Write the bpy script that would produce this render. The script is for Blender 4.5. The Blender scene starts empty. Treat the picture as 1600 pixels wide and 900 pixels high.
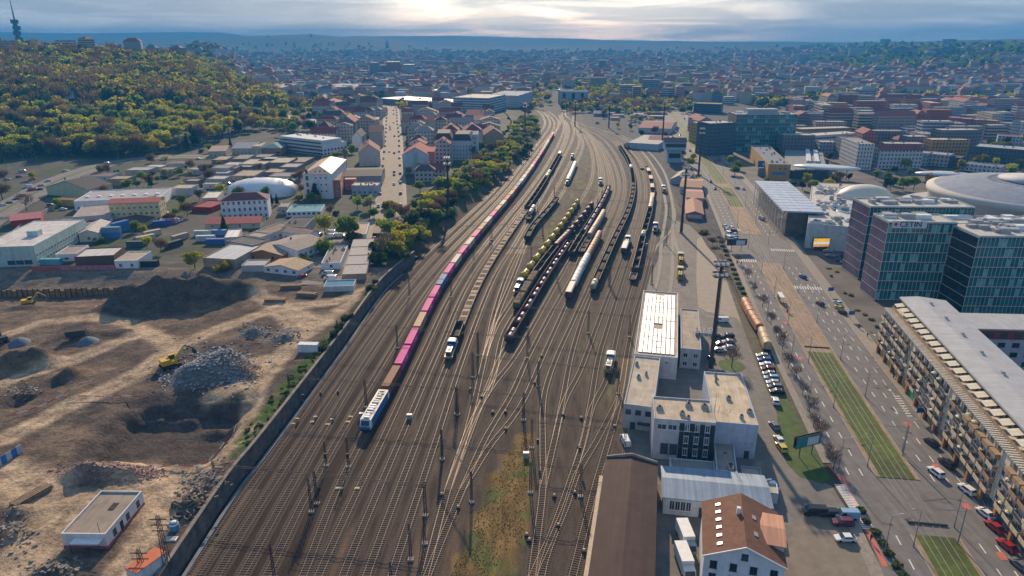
import bpy, math, random
import numpy as np
from mathutils import Vector, Matrix
R=math.radians
random.seed(7); RNG=np.random.default_rng(5)
S=bpy.context.scene; COL=S.collection
# ---------------------------------------------------------------- camera
F=1080.0; TH=R(19.7); CH=100.0
cd=bpy.data.cameras.new('camera'); cam=bpy.data.objects.new('camera',cd); COL.objects.link(cam)
cam.location=(0,0,CH); cam.rotation_euler=(R(90)-TH,0,0)
cd.sensor_width=36; cd.lens=36*F/1600; cd.clip_start=1; cd.clip_end=80000; S.camera=cam
# ---------------------------------------------------------------- sun, sky, exposure
SUN_EL,SUN_AZ=R(25),R(-2)
sl=bpy.data.lights.new('sun','SUN'); sl.energy=5.0; sl.angle=R(0.7); sl.color=(1,.76,.50)
so=bpy.data.objects.new('sun',sl); COL.objects.link(so); so.rotation_euler=(-(R(90)-SUN_EL),0,-SUN_AZ)
W=bpy.data.worlds.new('World'); S.world=W; W.use_nodes=True
def world():
    t=W.node_tree; N=t.nodes; L=t.links; N.clear()
    def n(k,**a):
        x=N.new(k)
        for q,v in a.items(): setattr(x,q,v)
        return x
    out=n('ShaderNodeOutputWorld'); bg=n('ShaderNodeBackground'); L.new(bg.outputs[0],out.inputs[0])
    sky=n('ShaderNodeTexSky',sky_type='NISHITA',sun_disc=False,sun_elevation=SUN_EL,sun_rotation=SUN_AZ,altitude=300,air_density=1.0,dust_density=1.5,ozone_density=2.0)
    tc=n('ShaderNodeTexCoord')
    mp=n('ShaderNodeMapping'); mp.inputs['Scale'].default_value=(1.3,1.3,14); L.new(tc.outputs['Generated'],mp.inputs[0])
    no=n('ShaderNodeTexNoise'); no.inputs['Scale'].default_value=4.2; no.inputs['Detail'].default_value=9; no.inputs['Roughness'].default_value=.56; no.inputs['Distortion'].default_value=.6
    L.new(mp.outputs[0],no.inputs[0])
    cr=n('ShaderNodeValToRGB'); cr.color_ramp.elements[0].position=.41; cr.color_ramp.elements[1].position=.62; L.new(no.outputs[0],cr.inputs[0])
    # the cloud deck: grey blue below, cream where the sun stands behind it
    dt=n('ShaderNodeVectorMath',operation='DOT_PRODUCT'); L.new(tc.outputs['Generated'],dt.inputs[0])
    dt.inputs[1].default_value=(math.sin(.075)*math.cos(R(6)),math.cos(.075)*math.cos(R(6)),math.sin(R(6)))
    mr=n('ShaderNodeMapRange'); mr.interpolation_type='SMOOTHSTEP'; mr.inputs['From Min'].default_value=.945; mr.inputs['From Max'].default_value=1.0; L.new(dt.outputs['Value'],mr.inputs[0])
    lit=n('ShaderNodeMixRGB'); lit.inputs[1].default_value=(2.6,3.7,5.2,1); lit.inputs[2].default_value=(14,13,11.2,1); L.new(mr.outputs[0],lit.inputs[0])
    dk=n('ShaderNodeMixRGB'); dk.inputs[1].default_value=(1.2,2.1,3.5,1); dk.inputs[2].default_value=(4.2,4.9,5.6,1); L.new(mr.outputs[0],dk.inputs[0])
    cl=n('ShaderNodeMixRGB'); L.new(cr.outputs[0],cl.inputs[0]); L.new(dk.outputs[0],cl.inputs[1]); L.new(lit.outputs[0],cl.inputs[2])
    sz=n('ShaderNodeSeparateXYZ'); L.new(tc.outputs['Generated'],sz.inputs[0]); hz=n('ShaderNodeMapRange'); hz.inputs['From Min'].default_value=.0; hz.inputs['From Max'].default_value=.055; hz.inputs['To Min'].default_value=1; hz.inputs['To Max'].default_value=0; L.new(sz.outputs[2],hz.inputs[0])
    tn=n('ShaderNodeMixRGB'); tn.inputs[1].default_value=(1,1,1,1); tn.inputs[2].default_value=(2.5,1.75,1.25,1); L.new(hz.outputs[0],tn.inputs[0]); bs=n('ShaderNodeVectorMath',operation='MULTIPLY'); L.new(cl.outputs[0],bs.inputs[0]); L.new(tn.outputs[0],bs.inputs[1]); cl=bs
    mx=n('ShaderNodeMixRGB'); mx.inputs[0].default_value=.82; L.new(sky.outputs[0],mx.inputs[1]); L.new(cl.outputs[0],mx.inputs[2])
    L.new(mx.outputs[0],bg.inputs[0]); bg.inputs[1].default_value=.1
world()
V=S.view_settings; V.view_transform='Standard'; V.look='None'; V.exposure=0.42; V.gamma=1; V.use_curve_mapping=False
S.cycles.max_bounces=4; S.cycles.diffuse_bounces=2; S.cycles.glossy_bounces=2; S.cycles.volume_bounces=0; S.cycles.transparent_max_bounces=4
S.cycles.use_denoising=True; S.cycles.sample_clamp_indirect=4
# ---------------------------------------------------------------- pixel <-> ground
CT,ST=math.cos(TH),math.sin(TH)
def G(px,py,z=0.0):
    u=(px-800)/F; v=(py-450)/F
    t=(CH-z)/(v*CT+ST); return Vector((u*t,(CT-v*ST)*t,z))
def PJ(p):
    dz=p[2]-CH; d=p[1]*CT-dz*ST
    return 800+F*p[0]/d, 450+F*(-dz*CT-p[1]*ST)/d
def hsolve(px,py,b,z0=0):
    lo,hi=0.,85.
    for _ in range(40):
        m=(lo+hi)/2; q=G(px,py,z0+m)
        if PJ((q.x,q.y,z0))[1]<b: lo=m
        else: hi=m
    return lo
def hbase(px,b,t,z0=0):
    p=G(px,b,z0); lo,hi=0.,300.
    for _ in range(40):
        m=(lo+hi)/2
        if PJ((p.x,p.y,z0+m))[1]>t: lo=m
        else: hi=m
    return lo
def pts(s,z=0):
    r=[]
    for a in s.split():
        x,y=a.split(','); r.append(G(float(x),float(y),z))
    return r
# ---------------------------------------------------------------- materials
MATS={}
def mat(name,col=(.5,.5,.5),rough=.85,noise=.2,scale=.6,metal=0.,objcol=False,attr=None,bump=0.,spec=.3,rnd=0.,det=4.,fine=0.,emit=0.,sub=None,alpha=1.,n2=None,coat=0.):
    if name in MATS: return MATS[name]
    m=bpy.data.materials.new(name); m.use_nodes=True; t=m.node_tree; N=t.nodes; L=t.links
    b=N['Principled BSDF']; b.inputs['Roughness'].default_value=rough; b.inputs['Metallic'].default_value=metal
    b.inputs['Specular IOR Level'].default_value=spec; b.inputs['Coat Weight'].default_value=coat
    if objcol:
        oi=N.new('ShaderNodeObjectInfo'); c=oi.outputs['Color']
    elif attr:
        at=N.new('ShaderNodeAttribute'); at.attribute_name=attr; c=at.outputs['Color']
    else:
        rg=N.new('ShaderNodeRGB'); rg.outputs[0].default_value=(*col,1); c=rg.outputs[0]
    tc=N.new('ShaderNodeTexCoord'); co=tc.outputs['Object']
    def mul(c,fac_socket,lo,hi):
        mr=N.new('ShaderNodeMapRange'); mr.inputs['From Min'].default_value=.3; mr.inputs['From Max'].default_value=.7
        mr.inputs['To Min'].default_value=lo; mr.inputs['To Max'].default_value=hi; mr.clamp=False
        L.new(fac_socket,mr.inputs[0]); vm=N.new('ShaderNodeVectorMath'); vm.operation='SCALE'
        L.new(c,vm.inputs[0]); L.new(mr.outputs[0],vm.inputs['Scale']); return vm.outputs[0]
    if noise:
        no=N.new('ShaderNodeTexNoise'); no.inputs['Scale'].default_value=scale; no.inputs['Detail'].default_value=det; no.inputs['Roughness'].default_value=.65
        L.new(co,no.inputs['Vector']); c=mul(c,no.outputs[0],1-noise,1+noise)
        if bump:
            bp=N.new('ShaderNodeBump'); bp.inputs['Strength'].default_value=bump; bp.inputs['Distance'].default_value=.5
            L.new(no.outputs[0],bp.inputs['Height']); L.new(bp.outputs[0],b.inputs['Normal'])
    if n2:
        no=N.new('ShaderNodeTexNoise'); mp=N.new('ShaderNodeMapping'); mp.inputs['Scale'].default_value=n2[1]; no.inputs['Scale'].default_value=1; no.inputs['Detail'].default_value=5
        L.new(co,mp.inputs[0]); L.new(mp.outputs[0],no.inputs['Vector']); c=mul(c,no.outputs[0],1-n2[0],1+n2[0])
    if rnd:
        oi=N.new('ShaderNodeObjectInfo'); mr=N.new('ShaderNodeMapRange'); mr.inputs['To Min'].default_value=1-rnd; mr.inputs['To Max'].default_value=1+rnd
        L.new(oi.outputs['Random'],mr.inputs[0]); vm=N.new('ShaderNodeVectorMath'); vm.operation='SCALE'; L.new(c,vm.inputs[0]); L.new(mr.outputs[0],vm.inputs['Scale']); c=vm.outputs[0]
    if emit:
        L.new(c,b.inputs['Emission Color']); b.inputs['Emission Strength'].default_value=emit
    L.new(c,b.inputs['Base Color']); MATS[name]=m; return m
def facade_mat(name,px=3.0,pz=3.2,wx=(.28,.72),wz=(.28,.74),glass=(.03,.04,.055),floor=None):
    """wall whose storeys and bays of small windows follow the object's own metres; the wall colour is the object colour"""
    if name in MATS: return MATS[name]
    m=bpy.data.materials.new(name); m.use_nodes=True; t=m.node_tree; N=t.nodes; L=t.links; b=N['Principled BSDF']
    tc=N.new('ShaderNodeTexCoord'); sp=N.new('ShaderNodeSeparateXYZ'); L.new(tc.outputs['Object'],sp.inputs[0])
    def ma(op,a,bv=None,c=None):
        x=N.new('ShaderNodeMath'); x.operation=op
        for i,v in enumerate((a,bv,c)):
            if v is None: continue
            if isinstance(v,(int,float)): x.inputs[i].default_value=v
            else: L.new(v,x.inputs[i])
        return x.outputs[0]
    along=ma('ADD',sp.outputs[0],sp.outputs[1])
    def band(s,p,lo,hi):
        f=ma('FRACT',ma('DIVIDE',s,p)); return ma('MULTIPLY',ma('GREATER_THAN',f,lo),ma('LESS_THAN',f,hi))
    k=ma('MULTIPLY',band(along,px,*wx),band(sp.outputs[2],pz,*wz))
    oi=N.new('ShaderNodeObjectInfo'); no=N.new('ShaderNodeTexNoise'); no.inputs['Scale'].default_value=.35; no.inputs['Detail'].default_value=5; L.new(tc.outputs['Object'],no.inputs['Vector'])
    vm=N.new('ShaderNodeVectorMath'); vm.operation='SCALE'; L.new(oi.outputs['Color'],vm.inputs[0]); L.new(ma('MULTIPLY_ADD',no.outputs[0],.5,.75),vm.inputs['Scale'])
    mx=N.new('ShaderNodeMixRGB'); L.new(k,mx.inputs[0]); L.new(vm.outputs[0],mx.inputs[1]); mx.inputs[2].default_value=(*glass,1)
    L.new(mx.outputs[0],b.inputs['Base Color']); L.new(ma('MULTIPLY_ADD',k,-.6,.85),b.inputs['Roughness']); MATS[name]=m; return m
# ---------------------------------------------------------------- mesh builder
class MB:
    def __init__(s): s.v=[]; s.f=[]; s.m=[]; s.mats=[]
    def mi(s,m):
        if m not in s.mats: s.mats.append(m)
        return s.mats.index(m)
    def add(s,vs,fs,m):
        o=len(s.v); i=s.mi(m); s.v.extend(tuple(v) for v in vs)
        for f in fs: s.f.append(tuple(o+k for k in f)); s.m.append(i)
        return s
    def box(s,x0,y0,z0,x1,y1,z1,m,top=None,T=None):
        vs=[(x0,y0,z0),(x1,y0,z0),(x1,y1,z0),(x0,y1,z0),(x0,y0,z1),(x1,y0,z1),(x1,y1,z1),(x0,y1,z1)]
        if T is not None: vs=[T@Vector(v) for v in vs]
        s.add(vs,[(0,1,5,4),(1,2,6,5),(2,3,7,6),(3,0,4,7),(3,2,1,0)],m); s.add(vs,[(4,5,6,7)],top or m); return s
    def prism(s,poly,z0,z1,m,top=None,bottom=True):
        n=len(poly); vs=[(p[0],p[1],z0) for p in poly]+[(p[0],p[1],z1) for p in poly]
        s.add(vs,[(i,(i+1)%n,n+(i+1)%n,n+i) for i in range(n)],m); s.add(vs[n:],[tuple(range(n))],top or m)
        if bottom: s.add(vs[:n],[tuple(range(n-1,-1,-1))],m)
        return s
    def ext(s,prof,x0,x1,m,axis='x'):
        """profile of (a,z) points extruded along an axis"""
        n=len(prof)
        P=(lambda x,a,z:(x,a,z)) if axis=='x' else (lambda x,a,z:(-a,x,z))
        vs=[P(x0,a,z) for a,z in prof]+[P(x1,a,z) for a,z in prof]
        s.add(vs,[(i,(i+1)%n,n+(i+1)%n,n+i) for i in range(n)]+[tuple(range(n-1,-1,-1)),tuple(range(n,2*n))],m); return s
    def tube(s,a,b,r0,r1,m,n=6):
        a=Vector(a); b=Vector(b); d=(b-a).normalized(); u=d.cross(Vector((0,0,1)) if abs(d.z)<.9 else Vector((1,0,0))).normalized(); w=d.cross(u)
        vs=[]
        for c,r in ((a,r0),(b,r1)):
            for k in range(n):
                t=2*math.pi*k/n; vs.append(c+u*r*math.cos(t)+w*r*math.sin(t))
        s.add(vs,[(k,(k+1)%n,n+(k+1)%n,n+k) for k in range(n)]+[tuple(range(n-1,-1,-1)),tuple(range(n,2*n))],m); return s
    def lathe(s,prof,m,axis='z',n=14,c=(0,0,0)):
        vs=[];k=len(prof)
        for j in range(n):
            t=2*math.pi*j/n
            for r,h in prof:
                p=(r*math.cos(t),r*math.sin(t),h) if axis=='z' else ((h,r*math.cos(t),r*math.sin(t)) if axis=='x' else (r*math.cos(t),h,r*math.sin(t)))
                vs.append((p[0]+c[0],p[1]+c[1],p[2]+c[2]))
        s.add(vs,[(j*k+i,((j+1)%n)*k+i,((j+1)%n)*k+i+1,j*k+i+1) for j in range(n) for i in range(k-1)],m); return s
    def mesh(s,name):
        me=bpy.data.meshes.new(name); me.from_pydata(s.v,[],s.f)
        for m in s.mats: me.materials.append(m)
        me.polygons.foreach_set('material_index',s.m); me.update(); return me
    def build(s,name,parent=None,smooth=False):
        me=s.mesh(name)
        if smooth: me.polygons.foreach_set('use_smooth',[True]*len(me.polygons))
        return ob(name,me,parent)
def ob(name,me,parent=None,loc=None,rz=0,col=None):
    o=bpy.data.objects.new(name,me); COL.objects.link(o)
    if parent is not None: o.parent=parent
    if loc is not None: o.location=loc
    if rz: o.rotation_euler=(0,0,rz)
    if col is not None: o.color=(*col,1)
    return o
def tag(o,label=None,cat=None,group=None,kind=None):
    if label: o['label']=label
    if cat: o['category']=cat
    if group: o['group']=group
    if kind: o['kind']=kind
    return o
def thing(name,label,cat,loc=(0,0,0),rz=0,group=None):
    return tag(ob(name,None,None,loc,rz),label,cat,group)
def dup(root,loc,rz=0,label=None,group=None,col=None,sc=None):
    r=root.copy(); COL.objects.link(r); r.location=loc; r.rotation_euler=(0,0,rz)
    if label: r['label']=label
    if group: r['group']=group
    if sc: r.scale=(sc,sc,sc) if isinstance(sc,(int,float)) else sc
    if col is not None: r.color=(*col,1)
    for ch in root.children:
        c=ch.copy(); COL.objects.link(c); c.parent=r
        if col is not None: c.color=(*col,1)
        for g in ch.children:
            d=g.copy(); COL.objects.link(d); d.parent=c
            if col is not None: d.color=(*col,1)
    return r
def drop(root):
    for c in list(root.children):
        for g in list(c.children): bpy.data.objects.remove(g)
        bpy.data.objects.remove(c)
    bpy.data.objects.remove(root)
def sheet(name,P,z,m,kind='structure'):
    me=bpy.data.meshes.new(name); vs=[(p[0],p[1],z) for p in P]
    me.from_pydata(vs,[],[tuple(range(len(vs)))]); me.materials.append(m); me.update()
    if me.polygons[0].normal.z<0: me.flip_normals()
    return tag(ob(name,me),kind=kind)
def catmull(P,step=4.):
    P=[Vector((p[0],p[1],0)) for p in P]; out=[]; Q=[P[0]*2-P[1]]+P+[P[-1]*2-P[-2]]
    for i in range(1,len(Q)-2):
        a,b,c,d=Q[i-1:i+3]; n=max(1,int((c-b).length/step))
        # centripetal knots keep uneven spacing from overshooting
        t0=0; t1=t0+max(1e-3,(b-a).length**.5); t2=t1+max(1e-3,(c-b).length**.5); t3=t2+max(1e-3,(d-c).length**.5)
        for k in range(n):
            t=t1+(t2-t1)*k/n
            A1=a*((t1-t)/(t1-t0))+b*((t-t0)/(t1-t0)); A2=b*((t2-t)/(t2-t1))+c*((t-t1)/(t2-t1)); A3=c*((t3-t)/(t3-t2))+d*((t-t2)/(t3-t2))
            B1=A1*((t2-t)/(t2-t0))+A2*((t-t0)/(t2-t0)); B2=A2*((t3-t)/(t3-t1))+A3*((t-t1)/(t3-t1))
            out.append(B1*((t2-t)/(t2-t1))+B2*((t-t1)/(t2-t1)))
    out.append(P[-1]); return out
def norms(c):
    r=[]
    for i in range(len(c)):
        d=(c[min(i+1,len(c)-1)]-c[max(i-1,0)]); d.z=0; d.normalize(); r.append(Vector((d.y,-d.x,0)))
    return r
def ribbon(mb,c,a,b,z,m,nn=None):
    """flat strip between offsets a and b (to the right positive) of a centre line"""
    nn=nn or norms(c); vs=[]
    for p,n in zip(c,nn):
        vs.append((p.x+n.x*b,p.y+n.y*b,z)); vs.append((p.x+n.x*a,p.y+n.y*a,z))
    mb.add(vs,[(2*i,2*i+2,2*i+3,2*i+1) for i in range(len(c)-1)],m)
def bar(mb,c,a,b,z0,z1,m,nn=None):
    nn=nn or norms(c); vs=[]
    for p,n in zip(c,nn):
        for o,z in ((a,z0),(a,z1),(b,z1),(b,z0)): vs.append((p.x+n.x*o,p.y+n.y*o,z))
    fs=[]
    for i in range(len(c)-1):
        for k in range(3): fs.append((4*i+k+1,4*i+k,4*i+4+k,4*i+5+k))
    fs.append((3,2,1,0)); j=4*(len(c)-1); fs.append((j,j+1,j+2,j+3)); mb.add(vs,fs,m)
# ---------------------------------------------------------------- ground and terrain
_T=RNG.random((64,64))
def vnoise(x,y):
    x=np.asarray(x,float); y=np.asarray(y,float); i=np.floor(x).astype(int); j=np.floor(y).astype(int); fx=x-i; fy=y-j
    fx=fx*fx*(3-2*fx); fy=fy*fy*(3-2*fy); a=lambda p,q:_T[p%64,q%64]
    return (a(i,j)*(1-fx)+a(i+1,j)*fx)*(1-fy)+(a(i,j+1)*(1-fx)+a(i+1,j+1)*fx)*fy
def fbm(x,y,o=4):
    s=0; w=.5
    for k in range(o): s=s+w*(vnoise(x*2**k+k*7.3,y*2**k+k*3.1)-.5); w*=.5
    return s
def gridmesh(name,X,Y,Z,C,m,kind='structure'):
    nr,nc=X.shape; v=np.stack([X,Y,Z],-1).reshape(-1,3)
    i=np.arange(nr*nc).reshape(nr,nc); f=np.stack([i[:-1,:-1],i[:-1,1:],i[1:,1:],i[1:,:-1]],-1).reshape(-1,4)
    me=bpy.data.meshes.new(name); me.from_pydata(v.tolist(),[],f.tolist()); me.materials.append(m)
    a=me.color_attributes.new('Col','FLOAT_COLOR','POINT'); c=np.ones((nr*nc,4)); c[:,:3]=np.clip(C.reshape(-1,3),0.004,1); a.data.foreach_set('color',c.ravel())
    me.polygons.foreach_set('use_smooth',[True]*len(me.polygons)); me.update()
    return tag(ob(name,me),kind=kind)
def mixc(C,c,w): return C*(1-w[...,None])+np.array(c)*w[...,None]
def sstep(x,a,b): t=np.clip((x-a)/(b-a),0,1); return t*t*(3-2*t)
TPX=[-900,-300,0,150,280,345,400,480,560,700,800,1000,1200,1300,1400,1600,2000,2600]
TD=[0,560,700,900,1150,1600,2200,3000,4500,6500,9000,13000]
TZ=[[-.6,-.6,30,70,90,80,70,70,80,110,200,170],
    [-.6,-.6,28,66,88,82,70,70,80,110,195,170],
    [-.6,-.6,22,60,84,80,66,66,74,105,188,165],
    [-.6,-.6,16,50,78,74,60,60,68,105,186,160],
    [-.6,-.6,8,36,68,66,60,52,58,100,184,160],
    [-.6,-.6,5,22,50,38,42,24,45,105,180,160],
    [-.6,-.6,-.6,8,22,14,12,8,12,136,140,130],
    [-.6,-.6,-.6,4,6,6,5,5,15,150,140,130],
    [-.6,-.6,-.6,4,4,4,4,5,20,126,142,130],
    [-.6,-.6,-.6,-.6,3,4,3,5,12,45,154,120],
    [-.6,-.6,-.6,-.6,0,2,2,5,12,45,132,110],
    [-.6,-.6,-.6,-.6,0,2,2,6,18,60,96,90],
    [-.6,-.6,-.6,-.6,0,2,4,12,38,66,79,76],
    [-.6,-.6,-.6,-.6,0,3,12,30,64,72,72,70],
    [-.6,-.6,-.6,-.6,0,6,34,68,92,84,80,70],
    [-.6,-.6,-.6,-.6,0,12,62,94,108,100,90,80],
    [-.6,-.6,-.6,-.6,2,20,70,98,110,100,90,80],
    [-.6,-.6,-.6,-.6,2,20,70,98,110,100,90,80]]
_TZ=np.array(TZ); _TP=np.array(TPX,float); _TD=np.array(TD,float)
def terr(x,y):
    x=np.asarray(x,float); y=np.maximum(np.asarray(y,float),1.); p=np.clip(800+F*x/(y*CT+60*ST),_TP[0],_TP[-1]-1e-6); d=np.clip(y,0,_TD[-1]-1e-6)
    i=np.clip(np.searchsorted(_TP,p,side='right')-1,0,len(_TP)-2); j=np.clip(np.searchsorted(_TD,d,side='right')-1,0,len(_TD)-2)
    a=(p-_TP[i])/(_TP[i+1]-_TP[i]); b=(d-_TD[j])/(_TD[j+1]-_TD[j]); a=a*a*(3-2*a); b=b*b*(3-2*b)
    z=(_TZ[i,j]*(1-a)+_TZ[i+1,j]*a)*(1-b)+(_TZ[i,j+1]*(1-a)+_TZ[i+1,j+1]*a)*b
    # the wooded hill with the monument, and its saddle
    b=84*np.exp(-((p-322)/44)**4-((d-2350)/420)**2); z=np.where(b>4,np.maximum(z,b),z)
    z=z+fbm(x/260.,y/260.)*np.clip((z-6)/30,0,1)*14+fbm(x/900.,y/900.)*np.clip((d-5500)/3000,0,1)*46
    return z
_gp=np.linspace(-900,2590,700); _gd=np.concatenate([np.linspace(1,500,10),np.geomspace(510,12990,520)])
_PP,_DD=np.meshgrid(_gp,_gd); _GZ=terr((_PP-800)/F*(_DD*CT+60*ST),_DD).tolist(); _gdl=_gd.tolist()
from bisect import bisect
def tz(x,y):
    y=min(max(y,1.),12980.); p=min(max(800+F*x/(y*CT+60*ST),-899),2588); a=(p+900)/3490*699; i=int(a); a-=i; j=max(0,bisect(_gdl,y)-1); j=min(j,len(_gdl)-2); b=(y-_gdl[j])/(_gdl[j+1]-_gdl[j])
    r,q=_GZ[j],_GZ[j+1]; return (r[i]*(1-a)+r[i+1]*a)*(1-b)+(q[i]*(1-a)+q[i+1]*a)*b
GM=mat('terrain',attr='Col',rough=.95,noise=.35,scale=.02,spec=.1,n2=(.3,(.11,.11,.11)))
def make_terrain():
    px=np.concatenate([np.linspace(-300,-50,10),np.linspace(-20,1620,160),np.linspace(1650,1980,10)])
    D=np.concatenate([np.linspace(30,500,8),np.geomspace(540,9650,150)])
    P,Y=np.meshgrid(px,D); X=(P-800)/F*(Y*CT+60*ST); Z=terr(X,Y)
    
    C=np.zeros(X.shape+(3,))+np.array((.10,.095,.085))
    n=fbm(X/60,Y/60)+.5; wood=np.clip((Z-12)/20,0,1)*sstep(n,.35,.5)
    C=mixc(C,(.035,.045,.018),np.clip(wood,0,1)); C=mixc(C,(.018,.028,.014),sstep(Y,4200,6000))
    C=mixc(C,(.03,.048,.018),sstep(P,1150,1230)*sstep(Y,1180,1280)*.8); C=mixc(C,(.05,.07,.025),sstep(fbm(X/180+9,Y/180)+.5,.52,.62)*.8*sstep(Y,900,1200))
    gridmesh('terrain',X,Y,Z,C,GM)
make_terrain()
# the line of the retaining wall beside the first track
WL=[(-67,30),(-66.3,90),(-66.1,115),(-65.6,138),(-64.3,150),(-58.6,222),(-54.5,279),(-46.5,316),(-36.5,375),(-19,468),(15,635),(24,720),(33,800),(36,880),(30,960),(18,1050),(10,1200)]
_wy=np.array([p[1] for p in WL],float); _wx=np.array([p[0] for p in WL],float)
def wallx(y): return np.interp(y,_wy,_wx)
LZ=5.0
DIRT=mat('dirt',attr='Col',rough=.95,noise=.42,scale=1.1,det=10,bump=1.,spec=.1,n2=(.34,(.22,.3,.3)))
LAND=mat('land',attr='Col',rough=.92,noise=.25,scale=.25,det=8,spec=.15,n2=(.2,(.05,.05,.05)))
def pd(X,Y,line):
    """distance to a polyline"""
    d=np.full(X.shape,1e9)
    for a,b in zip(line[:-1],line[1:]):
        ax,ay=a[0],a[1]; bx,by=b[0]-ax,b[1]-ay; L=bx*bx+by*by+1e-9; t=np.clip(((X-ax)*bx+(Y-ay)*by)/L,0,1)
        d=np.minimum(d,np.hypot(X-ax-t*bx,Y-ay-t*by))
    return d
ROADS=[('0,690 100,637 200,592 270,547 330,517 400,492 440,478 520,472 575,452',2.6),('0,600 100,566 170,541 230,520 270,545',2.3),('0,527 60,506 140,496 200,506 262,533',2.2),
 ('575,455 510,500 450,545 405,595 388,640 388,662 360,692 320,730 290,765 250,805 210,860 170,920',2.2),('500,505 450,482 405,462',3),('430,480 470,520 505,500',2.5),('0,740 60,770 110,800 60,850 0,905',4.5),('200,720 235,750 260,790',5),('330,620 385,600 410,560',2)]
MOUND=[(200,478,13,9,5),(245,472,15,11,7.2),(292,468,16,12,8),(340,464,13,10,6.5),(378,456,12,8,5),(335,580,12,10,5),(300,592,9,6,2.8),(365,570,7,6,2.6),(398,520,6,5,2.8),(445,528,6,4,2.2),(455,515,5,4,1.5),
 (30,570,15,5,4.5),(70,562,9,5,3.5),(130,525,9,5,2.5),(190,522,8,5,2.2),(110,588,6,6,3),(120,745,5,3,2.1),(150,742,5,3,2.6),(180,740,5,3,2.4),(210,742,4,3,1.8),(285,640,13,4,2.4),(330,655,9,4,2.4),(225,640,9,4,1.8),(190,480,8,6,3),(40,480,12,4,1.5),(383,585,5,4,2.0),(30,800,4,3,1.5),(80,895,7,3,1.6),(15,835,4,4,1.8),(325,755,2,5,1.2),(300,790,2.5,6,1.6)]
PITS=[((150,668),(385,668),20,1.6),((172,668),(366,668),15,4.2),((0,628),(50,628),4.5,2.2),((70,600),(105,600),3,1.0)]
def site_h(X,Y):
    Z=np.full(X.shape,LZ)+fbm(X/14,Y/14)*1.6+fbm(X/3.1,Y/3.1)*.8
    Z-=2.6*sstep(Y,235,262)*(1-sstep(X,-135,-100))
    for px,py,rx,ry,h in MOUND:
        c=G(px,py,LZ); r=np.hypot((X-c.x)/rx,(Y-c.y)/ry)*(1+.35*fbm(X/7+c.x,Y/7)); k=np.clip(1-r,0,1); Z+=h*(k*.55+.45*k*k*(3-2*k))*(1+.55*fbm(X/2.6,Y/2.6)+.5*fbm(X/7,Y/7))
    for a,b,w,dp in PITS:
        a=G(*a,LZ); b=G(*b,LZ); m=1-sstep(np.abs(Y-a.y)+fbm(X/9,Y/9)*5,w*.72,w); m*=sstep(X+fbm(X/6,Y/6)*4,a.x,a.x+4)*(1-sstep(X+fbm(X/6,Y/6)*4,b.x-4,b.x)); Z-=dp*m
    Z=np.where(X>wallx(Y)-2.2,LZ+fbm(X/3,Y/3)*.2,Z)
    Z=np.maximum(Z,.05+fbm(X/3,Y/3)*.3)
    e=sstep(Y,272,288); return Z*(1-e)+(LZ+.2)*e
def make_site():
    yy=np.concatenate([np.arange(60,200,1.15),np.arange(200,292,1.5),[292]]); t=np.concatenate([np.linspace(-280,-60,30)[:-1],np.linspace(-60,0,2)[:0],[]])
    tt=np.concatenate([np.linspace(0,.32,20)[:-1],np.linspace(.32,1,135)])
    T,Y=np.meshgrid(tt,yy); X=-300+(wallx(Y)-(-300))*T; Z=site_h(X,Y)
    global _SG,_TT; _SG=(yy.tolist(),Z.tolist()); _TT=tt.tolist()
    n=fbm(X/9,Y/9); n2=fbm(X/2.4,Y/2.4)
    C=np.zeros(X.shape+(3,))+np.array((.122,.089,.069))
    C=mixc(C,(.185,.135,.095),sstep(n+n2*.5,.0,.25)); C=mixc(C,(.07,.058,.052),sstep(-n+n2*.6,.06,.2)*.8)
    for i,(px,py,rx,ry,h) in enumerate(MOUND):
        c=G(px,py,LZ); k=sstep(1.15-np.hypot((X-c.x)/rx,(Y-c.y)/ry),0,.35)
        col=(.088,.066,.053) if i<5 or 11<=i<16 else ((.17,.165,.17) if i<11 else ((.20,.145,.125) if 16<=i<20 else (.10,.078,.064)))
        if i==25: col=(.30,.22,.13)
        if i==15 or i==11: col=(.15,.10,.065)
        C=mixc(C,col,k*(.75+.5*np.clip(n2,-.4,.4)))
    for a,b,w,dp in PITS:
        a=G(*a,LZ); b=G(*b,LZ); m=(1-sstep(np.abs(Y-a.y),w*.8,w*1.15))*sstep(X,a.x-2,a.x+3)*(1-sstep(X,b.x-3,b.x+2)); C=mixc(C,(.078,.062,.055),m*.85)
    for s,w in ROADS:
        L=pts(s,LZ); d=pd(X,Y,L)+n2*1.3+n*1.2; C=mixc(C,(.45,.335,.225),(1-sstep(d,w*.7,w*1.9))*.85)
        C=mixc(C,(.20,.155,.115),np.exp(-(d/.55)**2)*.55)
    gx=wallx(Y)-X; C=mixc(C,(.05,.095,.018),sstep(gx,.6,1.6)*(1-sstep(gx+n*5,4,6.5))*sstep(Y,138,150)*(1-sstep(Y,212,228))*sstep(n2+.5,.32,.5))
    C=mixc(C,(.055,.045,.03),sstep(gx,-1,.5)*(1-sstep(gx+n*4,2.5,5.5))*sstep(Y,215,240))
    C=mixc(C,(.17,.15,.13),sstep(Y,262,280)*.6)
    gridmesh('construction_ground',X,Y,Z,C,DIRT)
make_site()
def zsite(x,y):
    Y,Zg=_SG; y=min(max(y,61),291); j=min(max(bisect(Y,y)-1,0),len(Y)-2); t=(x+300)/(float(wallx(y))+300); i=min(max(bisect(_TT,t)-1,0),len(_TT)-2)
    return max(Zg[j][i],Zg[j][i+1],Zg[j+1][i])*.5+min(Zg[j][i],Zg[j][i+1],Zg[j+1][i])*.5
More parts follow.
